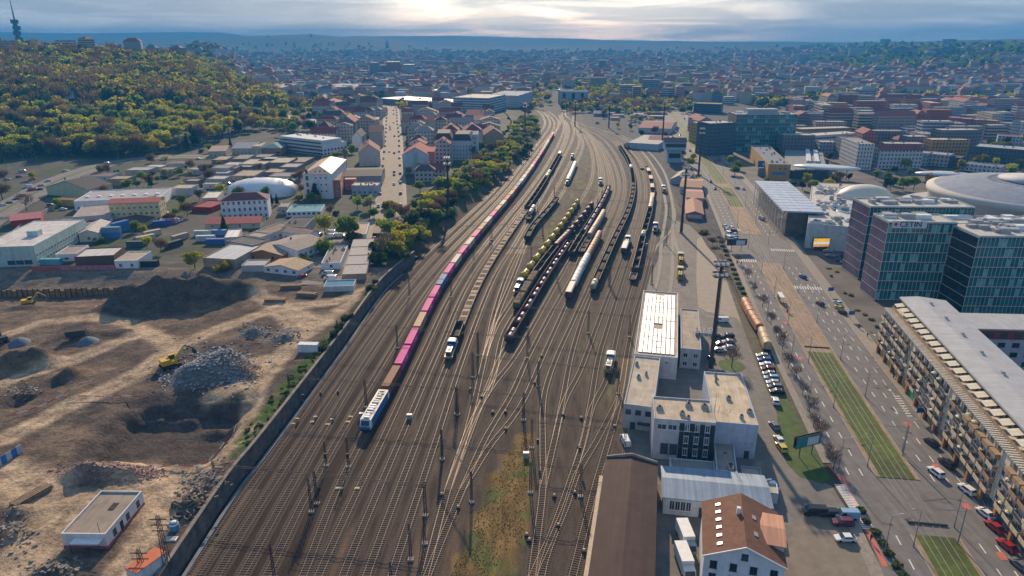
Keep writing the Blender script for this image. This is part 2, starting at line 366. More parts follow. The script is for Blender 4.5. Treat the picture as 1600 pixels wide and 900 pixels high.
def make_left():
    yy=np.concatenate([[292],np.arange(296,480,4),np.arange(480,1160,12)]); tt=np.concatenate([np.linspace(0,.955,100)**.85,np.linspace(.96,1,24)])
    T,Y=np.meshgrid(tt,yy); X=-900+(wallx(Y)+900)*T; Z=np.full(X.shape,LZ)
    Z=np.maximum(Z,terr(X,Y)+.0)
    Z=np.where(X>wallx(Y)-1,LZ,Z); Z=Z*(1-sstep(Y,300,330)*(1-np.clip((wallx(Y)-X)/9.,0,1)))
    n=fbm(X/22,Y/22); n2=fbm(X/6,Y/6); C=np.zeros(X.shape+(3,))+np.array((.082,.076,.070))
    C=mixc(C,(.055,.053,.052),sstep(n,-.02,.12)); C=mixc(C,(.05,.078,.022),sstep(n2+n*.6,.04,.12)); C=mixc(C,(.15,.125,.10),sstep(-n2+n*.3,.19,.28)*.7)
    C=mixc(C,(.03,.04,.015),sstep(Z,LZ+1,LZ+3)); gx=wallx(Y)-X
    C=mixc(C,(.06,.055,.03),(1-sstep(gx+n*12,4,10))); C=mixc(C,(.035,.05,.018),(1-sstep(gx+n*16,14,24))*sstep(gx,3,9))
    gridmesh('town_ground',X,Y,Z,C,LAND)
make_left()
# ---------------------------------------------------------------- the yard floor
def make_yard():
    yy=np.concatenate([np.arange(45,330,2.2),np.arange(330,1250,7)]); tt=np.linspace(0,1,150)
    T,Y=np.meshgrid(tt,yy); X0=wallx(Y)-.5; X=X0+(330-X0)*T; Z=np.zeros(X.shape)
    n=fbm(X/5,Y/26); n2=fbm(X/2.2,Y/5); C=np.zeros(X.shape+(3,))+np.array((.074,.054,.041))
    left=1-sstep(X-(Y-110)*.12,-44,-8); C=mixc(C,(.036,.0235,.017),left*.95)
    near=sstep(230-Y,0,100)
    lane=1-sstep(np.abs(((X-(Y*.155))/5.3+.45)%1-.5),.12,.3); 
    C=mixc(C,(.165,.108,.068),sstep(n+.12,0,.2)*lane*sstep(X-(Y-110)*.13,-43,-38)*(1-sstep(X,-18,-9))*near*.85)
    mid=sstep(Y,240,330)*(1-sstep(X-(Y-300)*.14,40,62))*sstep(X-(Y-300)*.12,-8,16); C=mixc(C,(.135,.112,.075),mid*(.45+sstep(n2+n,0,.2)*.5))
    C=mixc(C,(.13,.122,.045),mid*sstep(fbm(X/8+5,Y/60),.02,.14)*.8)
    C=mixc(C,(.13,.118,.10),sstep(Y,450,700)*.8)
    # small grass patches and the grass island between the ladders
    gp=pts('700,905 725,850 745,800 770,745 795,700 815,672 828,668 830,700 826,760 822,830 812,905')
    def inside(X,Y,P):
        r=np.zeros(X.shape,bool)
        for a,b in zip(P,P[1:]+P[:1]): r^=((a.y>Y)!=(b.y>Y))&(X<(b.x-a.x)*(Y-a.y)/(b.y-a.y+1e-9)+a.x)
        return r
    g=inside(X+n2*1.0,Y+n*2,gp).astype(float); gc=mixc(mixc(np.zeros(X.shape+(3,))+np.array((.155,.098,.036)),(.085,.10,.03),sstep(fbm(X/4,Y/4),.0,.15)),(.20,.125,.05),sstep(n2,.08,.2)); C=C*(1-g[...,None])+gc*g[...,None]
    C=mixc(C,(.16,.15,.06),np.exp(-((X-30)/5)**2-((Y-205)/28)**2)*.8)
    C=mixc(C,(.085,.086,.09),sstep(X-(Y-200)*.05,57,60)*sstep(Y,228,250)*.9)
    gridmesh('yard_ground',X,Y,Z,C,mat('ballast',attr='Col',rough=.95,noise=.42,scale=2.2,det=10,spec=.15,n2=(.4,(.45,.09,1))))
make_yard()
# retaining wall, its cable trough
CONC=mat('concrete',(.30,.28,.26),noise=.3,scale=.5,n2=(.25,(.3,.3,2)))
def make_wall():
    c=catmull([(x,y) for x,y in WL if 60<y<330] ,3.)
    m=MB(); bar(m,c,-.55,0,-.3,LZ+.35,mat('old_wall',(.115,.10,.09),noise=.45,scale=.8,det=8,n2=(.4,(1.2,.35,.25)))); 
    w=m.build('retaining_wall'); tag(w,'long dark weathered retaining wall between the construction site and the first track','wall')
    k=MB(); bar(k,c,-.7,.12,LZ+.35,LZ+.6,mat('coping',(.2,.17,.145),noise=.3)); k.build('coping',w)
    # brick red parapet
    m=MB(); bar(m,[p for p in c if p.y<300],.9,1.7,0,.45,mat('trough',(.17,.19,.22),noise=.2)); tag(m.build('cable_trough'),'grey blue concrete cable trough along the foot of the dark retaining wall','trough')
make_wall()
ORD='first second third fourth fifth sixth seventh eighth ninth tenth eleventh twelfth thirteenth fourteenth fifteenth sixteenth'.split()
# ---------------------------------------------------------------- tracks
STEEL=mat('rail_steel',(.185,.135,.11),rough=.55,spec=.3,metal=.15,noise=.12,scale=.4)
SLP=mat('sleeper',(.105,.074,.052),noise=.35,scale=1.5); BAL=mat('track_bed',(.048,.033,.025),noise=.35,scale=1.8,det=8,n2=(.3,(.35,.05,1)))
TR={}
def track(key,s,shift=0,sleepers=True,lift=0.):
    k=len(TR); c=catmull(pts(s),3.5); nn=norms(c)
    if shift: c=[p+n*shift for p,n in zip(c,nn)]; nn=norms(c)
    TR[key]=c; m=MB(); z=.02+.004*(k%9)+lift
    if sleepers: ribbon(m,c,-1.75,1.75,z,BAL,nn)
    # sleepers, as far as one could tell them apart
    acc=0; sl=[]
    for i in range(len(c)-1):
        a,b=c[i],c[i+1]; L=(b-a).length; d=(b-a)/max(L,1e-6); n=nn[i]
        while acc<L:
            p=a+d*acc; acc+=.66
            if p.y<330 and p.y>75: sl.append((p,d,n))
        acc-=L
    if sleepers and sl:
        vs=[];fs=[]
        for p,d,n in sl:
            o=len(vs)
            for zz in (z,z+.09):
                for u,w in ((-1.25,-.13),(1.25,-.13),(1.25,.13),(-1.25,.13)): q=p+n*u+d*w; vs.append((q.x,q.y,zz))
            fs+= [(o,o+1,o+5,o+4),(o+1,o+2,o+6,o+5),(o+2,o+3,o+7,o+6),(o+3,o,o+4,o+7),(o+4,o+5,o+6,o+7)]
        m.add(vs,fs,SLP)
    if not m.v: ribbon(m,c,-.9,.9,z,mat('track_slab',(.25,.23,.2)),nn)
    t=tag(m.build('railway_track'),kind='structure')
    r=MB(); h=.22+.001*(k%9)+lift
    for o in (-.72,.72): bar(r,c,o-.045,o+.045,z+.05,h,STEEL,nn)
    r.build('rail',t); return t
track('1','255,965 298,900 389,765 500,608 629,435 770,300 815,247 841,212 851,196 850,185 838,172 815,164')
track('1b','275,950 307,900 396,765',0)
track('2','300,965 339,900 422,765 649,435 781,300 824,246 849,213 859,197 857,185 845,174 820,166')
track('3','340,965 378,900 453,765 575,560 666,435 791,300 832,246 856,215 866,199 864,187 851,175')
track('4','380,965 417,900 484,765 602,562 683,435 799,300 842,244 862,215 872,198 871,187 857,174')
track('5','445,965 474,900 527,765 571,678 615,601 700,435 807,300 839,255 858,223 870,203 876,190 874,180')
track('6','472,965 498,900 560,765 594,695 657,560 720,435 825,300 855,257 873,224 881,203 880,188 878,178 886,170')
track('7','512,965 536,900 592,765 622,695 680,560 737,435 835,300 864,257 879,226 885,205 882,188')
track('8','552,965 573,900 623,765 650,695 700,565 754,435 843,300 868,257 884,224 889,205 885,190')
track('9','592,965 612,900 656,765 679,695 723,560 772,435 803,384 827,342 851,300 876,255 892,224 897,205 893,190')
track('10','644,965 664,900 700,765 724,695 757,560 772,490 792,430 806,400 833,354 866,300 892,252 905,224 901,204 896,188 899,174')
track('11','757,560 775,500 804,428 830,365 858,331 880,300 901,254 911,226 904,205 900,190')
track('12','757,557 775,512 801,470 825,431 864,378 906,316 924,282 926,245 918,222 908,205')
track('13','664,900 700,765 735,665 768,600 785,526 806,487 840,430 868,393 903,355 935,306 937,270 932,240 922,215 910,203')
track('14','700,765 729,690 760,610 781,561 799,530 860,428 897,373 925,330 943,290 940,255 931,233 916,210')
track('15','664,900 700,765 735,665 768,606 802,562 838,500 877,430 892,403 949,302 952,280 944,248 934,229 918,208 905,198')
track('16','644,965 668,900 723,765 757,688 775,657 800,615 824,561 860,492 895,430 910,395 945,334 958,300 955,268 943,238 929,217 910,201')
track('17','723,765 769,693 797,659 820,623 847,560 874,500 906,430 936,373 967,300 962,264 948,237 934,219')
track('18','825,965 832,895 848,765 848,695 848,640 852,610 868,562 897,498 928,430 950,380 976,300 972,265 958,236 940,216 912,200')
track('19','848,765 866,690 880,620 892,558 910,498 938,430 960,380 981,335 989,300 985,264 972,238 955,219 935,208')
track('20','866,690 882,628 904,585 914,560 936,500 963,430 983,373 996,325 1000,298 993,262 978,238 962,221')
track('21','815,965 833,900 860,840 887,765 910,693 922,635 935,560 953,500 975,430 993,373 1006,325 1009,298 1002,262 985,238 960,217 925,202 905,196')
track('22','887,765 912,690 925,638 946,596 956,560 970,500 991,430 1005,372 1016,330 1019,298 1010,264 994,238 968,216 935,203 908,194')
track('23','838,965 850,880 887,785 900,745 932,690 950,655 967,620 978,560 990,500 1010,430 1023,365 1030,318 1029,290 1018,262 1000,237 972,216',0)
track('24','878,965 895,900 929,765 950,692 965,640 978,562',0)
track('25','1020,460 1029,430 1034,375 1041,330 1039,312 1033,285 1019,258 1003,237 975,216 940,203',0,False)
track('26','1046,460 1050,430 1051,365 1052,330 1047,300 1038,270 1020,244 998,225 964,209 925,199 900,191 884,181 885,170',0,False)
track('27','1012,420 1026,385 1047,362 1054,340 1053,325',0,False)
track('28','1047,300 1056,321 1068,337 1087,355 1100,366 1116,384 1128,402 1135,422 1152,458 1175,505 1190,530 1200,560 1206,590')
track('29','1062,440 1063,405 1057,385 1052,366',0,False)
# ---------------------------------------------------------------- rolling stock
DK=mat('underframe',(.035,.03,.028),noise=.3); RUST=mat('rust_brown',(.115,.055,.04),noise=.35,scale=1.2,n2=(.25,(2,2,.3)))
OCW=mat('wagon_paint',objcol=True,rough=.6,noise=.22,scale=1.0,n2=(.2,(1.5,1.5,.25)))
OCS=mat('container_paint',objcol=True,rough=.72,noise=.14,scale=.6,n2=(.12,(1.2,1.2,.25)))
GREY=mat('grey_metal',(.35,.35,.36),rough=.5,noise=.25); DARK=mat('dark_metal',(.05,.052,.056),rough=.55,noise=.2)
GLS=mat('glass_dark',(.025,.035,.045),rough=.12,noise=0,spec=.6); WHT=mat('white_paint',(.72,.72,.72),rough=.5,noise=.1); BLU=mat('blue_paint',(.03,.16,.42),rough=.4,noise=.12)
COALM=mat('dark_load',(.035,.03,.028),noise=.5,scale=2,bump=.5); LOGM=mat('timber',(.28,.19,.11),noise=.4,scale=2,n2=(.3,(.4,3,3)))
YEL=mat('yellow_paint',(.62,.38,.03),rough=.5,noise=.15); TAN=mat('tan_steel',(.36,.27,.18),noise=.3,scale=1.3)
def bogie_mesh():
    m=MB(); m.box(-1.5,-.95,.35,1.5,-.8,.8,DK); m.box(-1.5,.8,.35,1.5,.95,.8,DK); m.box(-.3,-.9,.5,.3,.9,.95,DK)
    for x in (-.9,.9):
        for y in (-.75,.75): m.lathe([(0,y-.06),(.46,y-.06),(.46,y+.06),(0,y+.06)],DK,'y',10,(x,0,.5))
        m.tube((x,-.75,.5),(x,.75,.5),.08,.08,DK,6)
    return m.mesh('bogie')
BOG=bogie_mesh()
def bogies(t,L):
    for x in (-L/2+2.6,L/2-2.6): ob('bogie',BOG,t,(x,0,0))
def frame(L,m=DK,w=2.6):
    f=MB(); f.box(-L/2+.5,-w/2,.95,L/2-.5,w/2,1.2,m)
    for y in (-w/2,w/2-.12): f.box(-L/2+3.4,y,.7,L/2-3.4,y+.12,.95,m)
    for s in (-1,1):
        for y in (-.85,.85): f.tube((s*(L/2-.5),y,1.05),(s*(L/2-.05),y,1.05),.12,.2,m,8)
        f.box(min(s*(L/2-.5),s*(L/2-.1)),-.12,.9,max(s*(L/2-.5),s*(L/2-.1)),.12,1.08,m)
    return f
PROTO={}
def proto(k,cat,L):
    t=thing(k,'x',cat); PROTO[k]=(t,L); bogies(t,L); return t
def w_flat():
    L=15; t=proto('container_wagon','freight wagon',L); f=frame(L,RUST,2.5)
    for x in np.arange(-6.5,6.6,1.3): f.box(x-.1,-1.3,1.05,x+.1,1.3,1.23,RUST)
    f.build('frame',t)
def w_pocket():
    L=17; t=proto('pocket_wagon','freight wagon',L); f=MB()
    for y in (-1.45,1.2): f.box(-L/2+.4,y,.75,L/2-.4,y+.25,1.25,TAN)
    for x0,x1 in ((-8.1,-5.2),(-.9,1.2),(5.2,8.1)): f.box(x0,-1.2,1.0,x1,1.2,1.28,TAN)
    for x in np.arange(-4.6,5,1.55): f.box(x-.22,-1.2,.8,x+.22,1.2,1.12,TAN)
    for x in (-4.2,2.4): f.box(x,-1.2,.55,x+1.6,1.2,.6,DK)
    for s in (-1,1): f.box(min(s*8.1,s*8.45),-.3,.85,max(s*8.1,s*8.45),.3,1.1,DK)
    f.build('frame',t)
def w_gon(name,mtl,L=14,H=1.9):
    t=proto(name,'open wagon',L); frame(L).build('frame',t); b=MB(); w=1.45; a=L/2-.35; z0,z1=1.2,1.2+H
    b.box(-a,-w,z0,a,w,z0+.12,DK)
    for y in (-w,w-.12): b.box(-a,y,z0,a,y+.12,z1,mtl)
    for x in (-a,a-.12): b.box(x,-w+.12,z0+.12,x+.12,w-.12,z1,mtl)
    for x in np.arange(-a,a+.01,(2*a)/9): 
        for y in (-w-.09,w+.002): b.box(x-.07,y,z0,x+.07,y+.088,z1-.05,mtl)
    for y in (-w-.12,w-.1): b.box(-a-.05,y,z1-.02,a+.05,y+.22,z1+.1,TAN if name!='coil_gondola' else mtl)
    b.build('body',t)
    if name=='ore_wagon':
        q=MB(); vs=[];n=9
        for i in range(n+1):
            for j in range(5): vs.append((-a+.15+(2*a-.3)*i/n,-w+.14+(2*w-.28)*j/4,z0+.7+(.5 if 0<j<4 and 0<i<n else 0)+random.random()*.3))
        q.add(vs,[(i*5+j,i*5+5+j,i*5+6+j,i*5+1+j) for i in range(n) for j in range(4)],COALM); q.build('load',t)
def w_cov():
    L=14; t=proto('covered_wagon','covered wagon',L); frame(L).build('frame',t); b=MB(); a=L/2-.4
    b.box(-a,-1.4,1.2,a,1.4,3.0,OCW)
    pr=[(1.46*math.cos(k*math.pi/10),3.0+1.15*math.sin(k*math.pi/10)) for k in range(11)]
    b.build('body',t); r=MB(); r.ext(pr,-a-.08,a+.08,OCW)
    for x in (-a/3,a/3): r.ext([(1.5*math.cos(k*math.pi/10),3.0+1.2*math.sin(k*math.pi/10)) for k in range(11)],x-.08,x+.08,DK)
    r.build('roof',t)
def w_box():
    L=14; t=proto('box_wagon','box wagon',L); frame(L).build('frame',t); b=MB(); a=L/2-.4; b.box(-a,-1.4,1.2,a,1.4,3.5,RUST)
    b.box(-1.3,-1.46,1.3,1.3,-1.4,3.3,DK); b.build('body',t); r=MB(); r.ext([(1.45,3.5),(1.0,3.85),(-1.0,3.85),(-1.45,3.5)],-a-.1,a+.1,OCW); r.build('roof',t)
def w_tank(name,L,r,dark=False):
    t=proto(name,'tank wagon',L); frame(L).build('frame',t); b=MB(); a=L/2-.9; zc=1.35+r
    b.lathe([(0.01,-a)]+[(r*math.sin(k*math.pi/10),-a+.55*(1-math.cos(k*math.pi/10))) for k in range(1,6)]+[(r*math.sin(k*math.pi/10),a-.55*(1-math.cos(k*math.pi/10))) for k in range(5,0,-1)]+[(0.01,a)],OCW,'x',18,(0,0,zc))
    for x in (-a*.6,a*.6): b.box(x-.25,-r*.8,1.1,x+.25,r*.8,1.7,DK)
    b.build('tank',t,True); d=MB(); d.lathe([(0,.35),(.45,.35),(.45,-.2)],GREY,'z',12,(0,0,zc+r)); d.box(-a*.7,-.35,zc+r+.02,-.6,.35,zc+r+.06,GREY); d.box(.6,-.35,zc+r+.02,a*.7,.35,zc+r+.06,GREY); d.build('hatch',t)
def w_silo(name,caps):
    L=12.2; t=proto(name,'silo wagon',L); frame(L).build('frame',t)
    b=MB(); r=1.62; b.lathe([(.01,.3),(.5,.5),(r*.75,1.0),(r,1.7),(r,2.6),(r*.86,3.15),(r*.45,3.45),(.01,3.52)],OCW,'z',20,(-2.6,0,.95)); b.build('silo',t,True)
    b=MB(); b.lathe([(.01,.3),(.5,.5),(r*.72,1.0),(r*.9,1.7),(r*.9,2.3),(r*.7,2.8),(.01,3.0)],OCW,'z',20,(2.0,0,.95)); b.build('silo',t,True)
    d=MB(); d.lathe([(0,.3),(.55,.3),(.55,0)],mat('cap_'+name,caps),'z',12,(-2.6,0,4.35)); d.box(-2.6,-.2,4.3,2.8,.2,4.36,GREY); d.build('hatch',t)
def w_log():
    L=14; t=proto('timber_wagon','timber wagon',L); f=frame(L)
    for x in np.arange(-6,6.1,1.5):
        for y in (-1.4,1.32): f.box(x-.06,y,1.1,x+.06,y+.08,3.3,DK)
    f.build('frame',t)
def loco_el():
    L=19; t=proto('electric_locomotive','locomotive',L); b=MB(); a=L/2-.3
    b.ext([(-a,1.0),(a,1.0),(a+.12,1.9),(a-.75,3.7),(-a+.75,3.7),(-a-.12,1.9)],-1.48,1.48,BLU,'y')
    b=MB(); prof=[(-a,1.0),(a,1.0),(a+.12,2.0),(a-.65,3.65),(-a+.65,3.65),(-a-.12,2.0)]
    n=6; vs=[(x,-1.48,z) for x,z in prof]+[(x,1.48,z) for x,z in prof]
    b.add(vs,[(i,(i+1)%n,n+(i+1)%n,n+i) for i in range(n)]+[tuple(range(n-1,-1,-1)),tuple(range(n,2*n))],WHT)
    for s in (-1,1): b.box(-a+1.6,min(s*1.47,s*1.51),1.1,a-1.6,max(s*1.47,s*1.51),3.3,BLU)
    b.box(-a-.16,-1.4,1.02,-a-.0,1.4,1.98,BLU); b.box(a+.0,-1.4,1.02,a+.16,1.4,1.98,BLU)
    b.build('body',t); 
    for s in (-1,1):
        p=[(s*(a+.10),2.12),(s*(a-.5),3.4)]; w=MB(); w.add([(p[0][0],-1.2,p[0][1]),(p[0][0],1.2,p[0][1]),(p[1][0],1.1,p[1][1]),(p[1][0],-1.1,p[1][1])],[(0,1,2,3)],GLS)
        o=ob('windscreen',w.mesh('windscreen'),t); o.modifiers.new('s','SOLIDIFY').thickness=.08
    r=MB(); r.box(-a+.8,-1.15,3.65,a-.8,1.15,3.78,GREY)
    for x in np.arange(-a+1.6,a-1.5,1.35): r.box(x-.4,-.8+.3*math.sin(x*7),3.78,x+.35,.7+.2*math.sin(x*5),4.05+.1*math.sin(x*3),GREY if int(x*3)%2 else WHT)
    for x in (-5.4,5.4):
        for y in (-.55,.55): r.tube((x-.9,y,4.15),(x+.9,y,4.3),.035,.035,DARK,5); r.tube((x,y,3.8),(x,y,4.2),.09,.09,RUST,6)
        r.tube((x+.9,-.9,4.35),(x+.9,.9,4.35),.05,.05,DARK,5)
    r.build('roof_gear',t); f=MB(); f.box(-a,-1.35,.75,a,1.35,1.0,DK); f.box(-2.2,-1.2,.35,2.2,1.2,.75,DK)
    for s in (-1,1): f.box(min(s*a,s*(a+.1)),-1.3,.4,max(s*a,s*(a+.1)),1.3,.8,DK); [f.tube((s*a,y,1.05),(s*(a+.55),y,1.05),.12,.22,DK,8) for y in (-.87,.87)]
    f.build('underframe',t)
    for s in (-1,1):
        for y in (-.95,.95): h=MB(); h.lathe([(0,s*.06),(.14,s*.05),(.14,-s*.05)],mat('lamp_glass',(.8,.8,.75),rough=.2,noise=0),'x',8,(s*(a+.13),y,1.85)); h.build('headlight',t)
def loco_ds(name,hood,cabc,roofc):
    L=13.5; t=proto(name,'locomotive',L); f=frame(L,DK,2.8); f.box(-6.4,-1.42,1.2,6.4,1.42,1.3,YEL if name=='shunting_locomotive' else DK)
    for s in (-1,1): f.box(min(s*6.3,s*6.45),-1.4,.7,max(s*6.3,s*6.45),1.4,1.2,YEL)
    for s in (-1,1):
        for x in np.arange(-6,6.1,2): f.tube((x,s*1.38,1.3),(x,s*1.38,2.2),.03,.03,WHT,4)
        f.tube((-6,s*1.38,2.2),(6,s*1.38,2.2),.03,.03,WHT,4)
    f.build('frame',t); h=MB(); h.box(-6.0,-.85,1.3,.6,.85,3.0,hood,hood); h.box(-6.03,-.6,1.6,-6.0,.6,2.7,DARK); h.box(-4.8,-.6,3.0,-3.2,.6,3.15,DARK); h.lathe([(.18,0),(.18,.5),(.12,.5)],DARK,'z',8,(-1.6,0,3.0)); h.build('engine_hood',t)
    c=MB(); c.box(.6,-1.38,1.3,3.4,1.38,3.75,cabc); c.ext([(1.42,3.75),(.9,4.0),(-.9,4.0),(-1.42,3.75)],.5,3.5,roofc); cb=c.build('cab',t)
    g=MB(); g.box(.56,-1.15,2.75,.6,1.15,3.55,GLS); g.box(3.4,-1.15,2.75,3.44,1.15,3.55,GLS); g.box(1,-1.42,2.7,3,-1.38,3.5,GLS); g.box(1,1.38,2.7,3,1.42,3.5,GLS); g.build('window',cb)
    h=MB(); h.box(3.4,-.85,1.3,6.0,.85,2.6,hood,roofc); h.build('engine_hood',t)
def coach():
    L=24; t=proto('long_white_coach','railway coach',L); b=MB(); a=L/2-.3; b.box(-a,-1.42,1.0,a,1.42,3.3,WHT)
    b.build('body',t); r=MB(); r.ext([(1.45*math.cos(k*math.pi/8),3.3+.75*math.sin(k*math.pi/8)) for k in range(9)],-a,a,mat('pale_roof',(.55,.55,.55),rough=.5)); r.build('roof',t); frame(L).build('frame',t)
    w=MB()
    for x in np.arange(-10,10.1,2): w.box(x-.6,-1.45,2.1,x+.6,-1.42,2.9,GLS); w.box(x-.6,1.42,2.1,x+.6,1.45,2.9,GLS)
    w.build('window_band',t)
w_flat(); w_pocket(); w_gon('dark_gondola',mat('gon_dark',(.075,.05,.045),noise=.35,scale=1.2)); w_gon('coil_gondola',mat('gon_red',(.10,.05,.045),noise=.35,scale=1.2)); w_gon('ore_wagon',mat('gon_black',(.045,.038,.038),noise=.35,scale=1.2))
w_gon('low_wagon',TAN,9,.7); w_cov(); w_box(); w_tank('tank_wagon',13.5,1.42); w_tank('short_tank_wagon',10,1.35); w_silo('silo_wagon',(.6,.55,.4)); w_log(); loco_el()
loco_ds('shunting_locomotive',BLU,BLU,WHT); loco_ds('grey_locomotive',mat('pale_grey',(.6,.58,.55),rough=.5,noise=.15),mat('pale_grey'),WHT); coach(); loco_ds('maintenance_vehicle',YEL,YEL,mat('cream_roof',(.55,.48,.38)))
def arclen(c):
    s=[0.]
    for a,b in zip(c[:-1],c[1:]): s.append(s[-1]+(b-a).length)
    return s
def near(c,p): 
    i=min(range(len(c)),key=lambda k:(c[k].x-p.x)**2+(c[k].y-p.y)**2); return i
def at_s(c,sl,s):
    s=max(0,min(s,sl[-1]-.01)); i=int(np.searchsorted(sl,s,side='right'))-1; i=min(max(i,0),len(c)-2); t=(s-sl[i])/max(1e-6,sl[i+1]-sl[i]); return c[i].lerp(c[i+1],t)
class Train:
    def __init__(s,key,px,py):
        c=TR[key]; s.c=c if c[0].y<c[-1].y else c[::-1]; s.sl=arclen(s.c); s.s=s.sl[near(s.c,G(px,py))]
    def put(s,k,label,group=None,col=None,gap=.15,flip=False):
        t,L=PROTO[k]; a=at_s(s.c,s.sl,s.s+2.5); b=at_s(s.c,s.sl,s.s+L-2.5); m=(a+b)/2; d=b-a; rz=math.atan2(d.y,d.x)+(math.pi if flip else 0); s.s+=L+gap
        o=dup(t,(m.x,m.y,.2),rz,label,group,col); o['category']=t['category']; s.last=(m,rz,o); return o
    def left(s): return s.sl[-1]-s.s
# containers
def cont_mesh(L,W=2.44,H=2.75):
    b=MB(); a=L/2; w=W/2; n=int(L/.55); vs=[]
    for sgn in (-1,1):
        o=[]; 
        for i in range(n+1):
            x=-a+.12+(L-.24)*i/n; d=.05 if i%2 else 0; o+=[(x,sgn*(w-d),.15),(x,sgn*(w-d),H-.12)]
        b.add(o,[(2*i,2*i+2,2*i+3,2*i+1) if sgn<0 else (2*i+1,2*i+3,2*i+2,2*i) for i in range(n)],OCS)
        y0,y1=(-w-.01,-w+.08) if sgn<0 else (w-.08,w+.01)
        b.box(-a,y0,0,a,y1,.15,OCS); b.box(-a,y0,H-.12,a,y1,H,OCS)
    for x0 in (-a,a-.12): 
        b.box(x0,-w+.005,0,x0+.12,w-.005,H-.005,OCS)
    n=int(L/.9)
    for i in range(n): b.box(-a+.12+(L-.24)*i/n,-w+.08,H-.05-.02*(i%2),-a+.12+(L-.24)*(i+1)/n,w-.08,H-.02-.03*(i%2),OCS)
    return b
def cont_proto(L,txt):
    t=thing('shipping_container','x','container'); cont_mesh(L).build('container_body',t)
    d=MB(); a=L/2
    for y in (-.9,-.3,.3,.9): d.tube((-a-.03,y,.2),(-a-.03,y,2.6),.03,.03,GREY,4)
    d.build('door_bar',t)
    if txt:
        for sgn in (-1,1):
            cu=bpy.data.curves.new('txt','FONT'); cu.body='ONE'; cu.size=2.0; cu.extrude=.01; cu.align_x='CENTER'; cu.align_y='CENTER'; cu.materials.append(WHT)
            o=bpy.data.objects.new('tmp',cu); COL.objects.link(o); me=bpy.data.meshes.new_from_object(o.evaluated_get(bpy.context.evaluated_depsgraph_get())); bpy.data.objects.remove(o)
            q=ob('lettering',me,t,(0,sgn*1.25,1.4)); q.rotation_euler=(R(90),0,0 if sgn<0 else math.pi)
    return t
CONT=cont_proto(13.6,False); CONT1=cont_proto(13.6,True)
MAG=(.55,.035,.26); BRN=(.22,.085,.05); TANC=(.42,.27,.16); BLC=(.05,.16,.36); WHC=(.52,.46,.38); REDC=(.40,.06,.05); PNK=(.5,.06,.22)
def containers():
    T=Train('5',571,680); T.put('electric_locomotive','blue and white electric locomotive with grey roof gear hauling the pink container train')
    seq=[('brown',BRN),('magenta',MAG),('magenta',MAG),('orange brown',TANC),('magenta',MAG),('magenta',MAG),('blue',BLC),('magenta',MAG),('cream',WHC),('magenta',MAG),('cream',WHC),('magenta',MAG),('tan',TANC),('white',WHC),('magenta',MAG),('tan',TANC),('cream',WHC),('red',REDC),('tan',TANC),('red',REDC),('blue',BLC),('white',WHC),('white',WHC)]
    i=0; nth={}
    words='first second third fourth fifth sixth seventh eighth ninth tenth eleventh twelfth thirteenth'.split()
    while T.left()>18 and i<40:
        nm,c=seq[i] if i<len(seq) else random.choice([('tan',TANC),('brown',BRN),('red',REDC),('magenta',PNK),('cream',WHC)])
        w=T.put('container_wagon',f'flat wagon under the {nm} container, number {i+1} behind the blue and white locomotive' if i<22 else 'rust brown flat wagon near the far end of the long container train','flat wagons of the long container train')
        m,rz,_=T.last; g='containers on the long freight train'; nth[nm]=nth.get(nm,0)+1
        q=words[min(nth[nm],13)-1]
        lab=(f'{q} {nm} shipping container behind the blue and white locomotive' if i<22 else f'{nm} shipping container near the far end of the long container train')
        dup(CONT1 if nm=='magenta' and i<22 else CONT,(m.x,m.y,1.45),rz+(math.pi if False else 0),lab,g,c); i+=1
containers(); drop(CONT); drop(CONT1)
COIL=None
def coil_at(T,xs,desc):
    global COIL
    m,rz,o=T.last
    for j,x in enumerate(xs):
        if COIL is None:
            b=MB(); b.lathe([(.28,-.55),(.75,-.55),(.8,-.45),(.8,.45),(.75,.55),(.28,.55)],mat('coil_wrap',(.62,.50,.52),rough=.35,noise=.25,scale=3),'x',14,(0,0,.8)); COIL=b.build('steel_coil',None,True); tag(COIL,'x','steel coil'); q=COIL
        else: q=COIL.copy(); COL.objects.link(q)
        q.location=(m.x+math.cos(rz)*x,m.y+math.sin(rz)*x,1.52); q.rotation_euler=(0,0,rz); q['label']=f'pale steel coil, {ORD[j]} from the near end, in {desc}'; q['group']='steel coils carried in the open wagons'
def logs(T,label):
    m,rz,o=T.last; t=thing('log_stack',label,'timber load',(m.x,m.y,1.42),rz,'log stacks on the timber wagons'); b=MB()
    for k in range(3):
        x0=-6.2+k*4.2
        for lay in range(6):
            for j in range(6): 
                y=-1.1+j*.44+(.2 if lay%2 else 0); r=random.uniform(.17,.23); dx=random.uniform(-.2,.2); b.tube((x0+dx,y,.2+lay*.36+random.uniform(-.04,.04)),(x0+3.9+dx,y+random.uniform(-.06,.06),.2+lay*.36),r,r*.9,LOGM,6)
    b.build('logs',t)
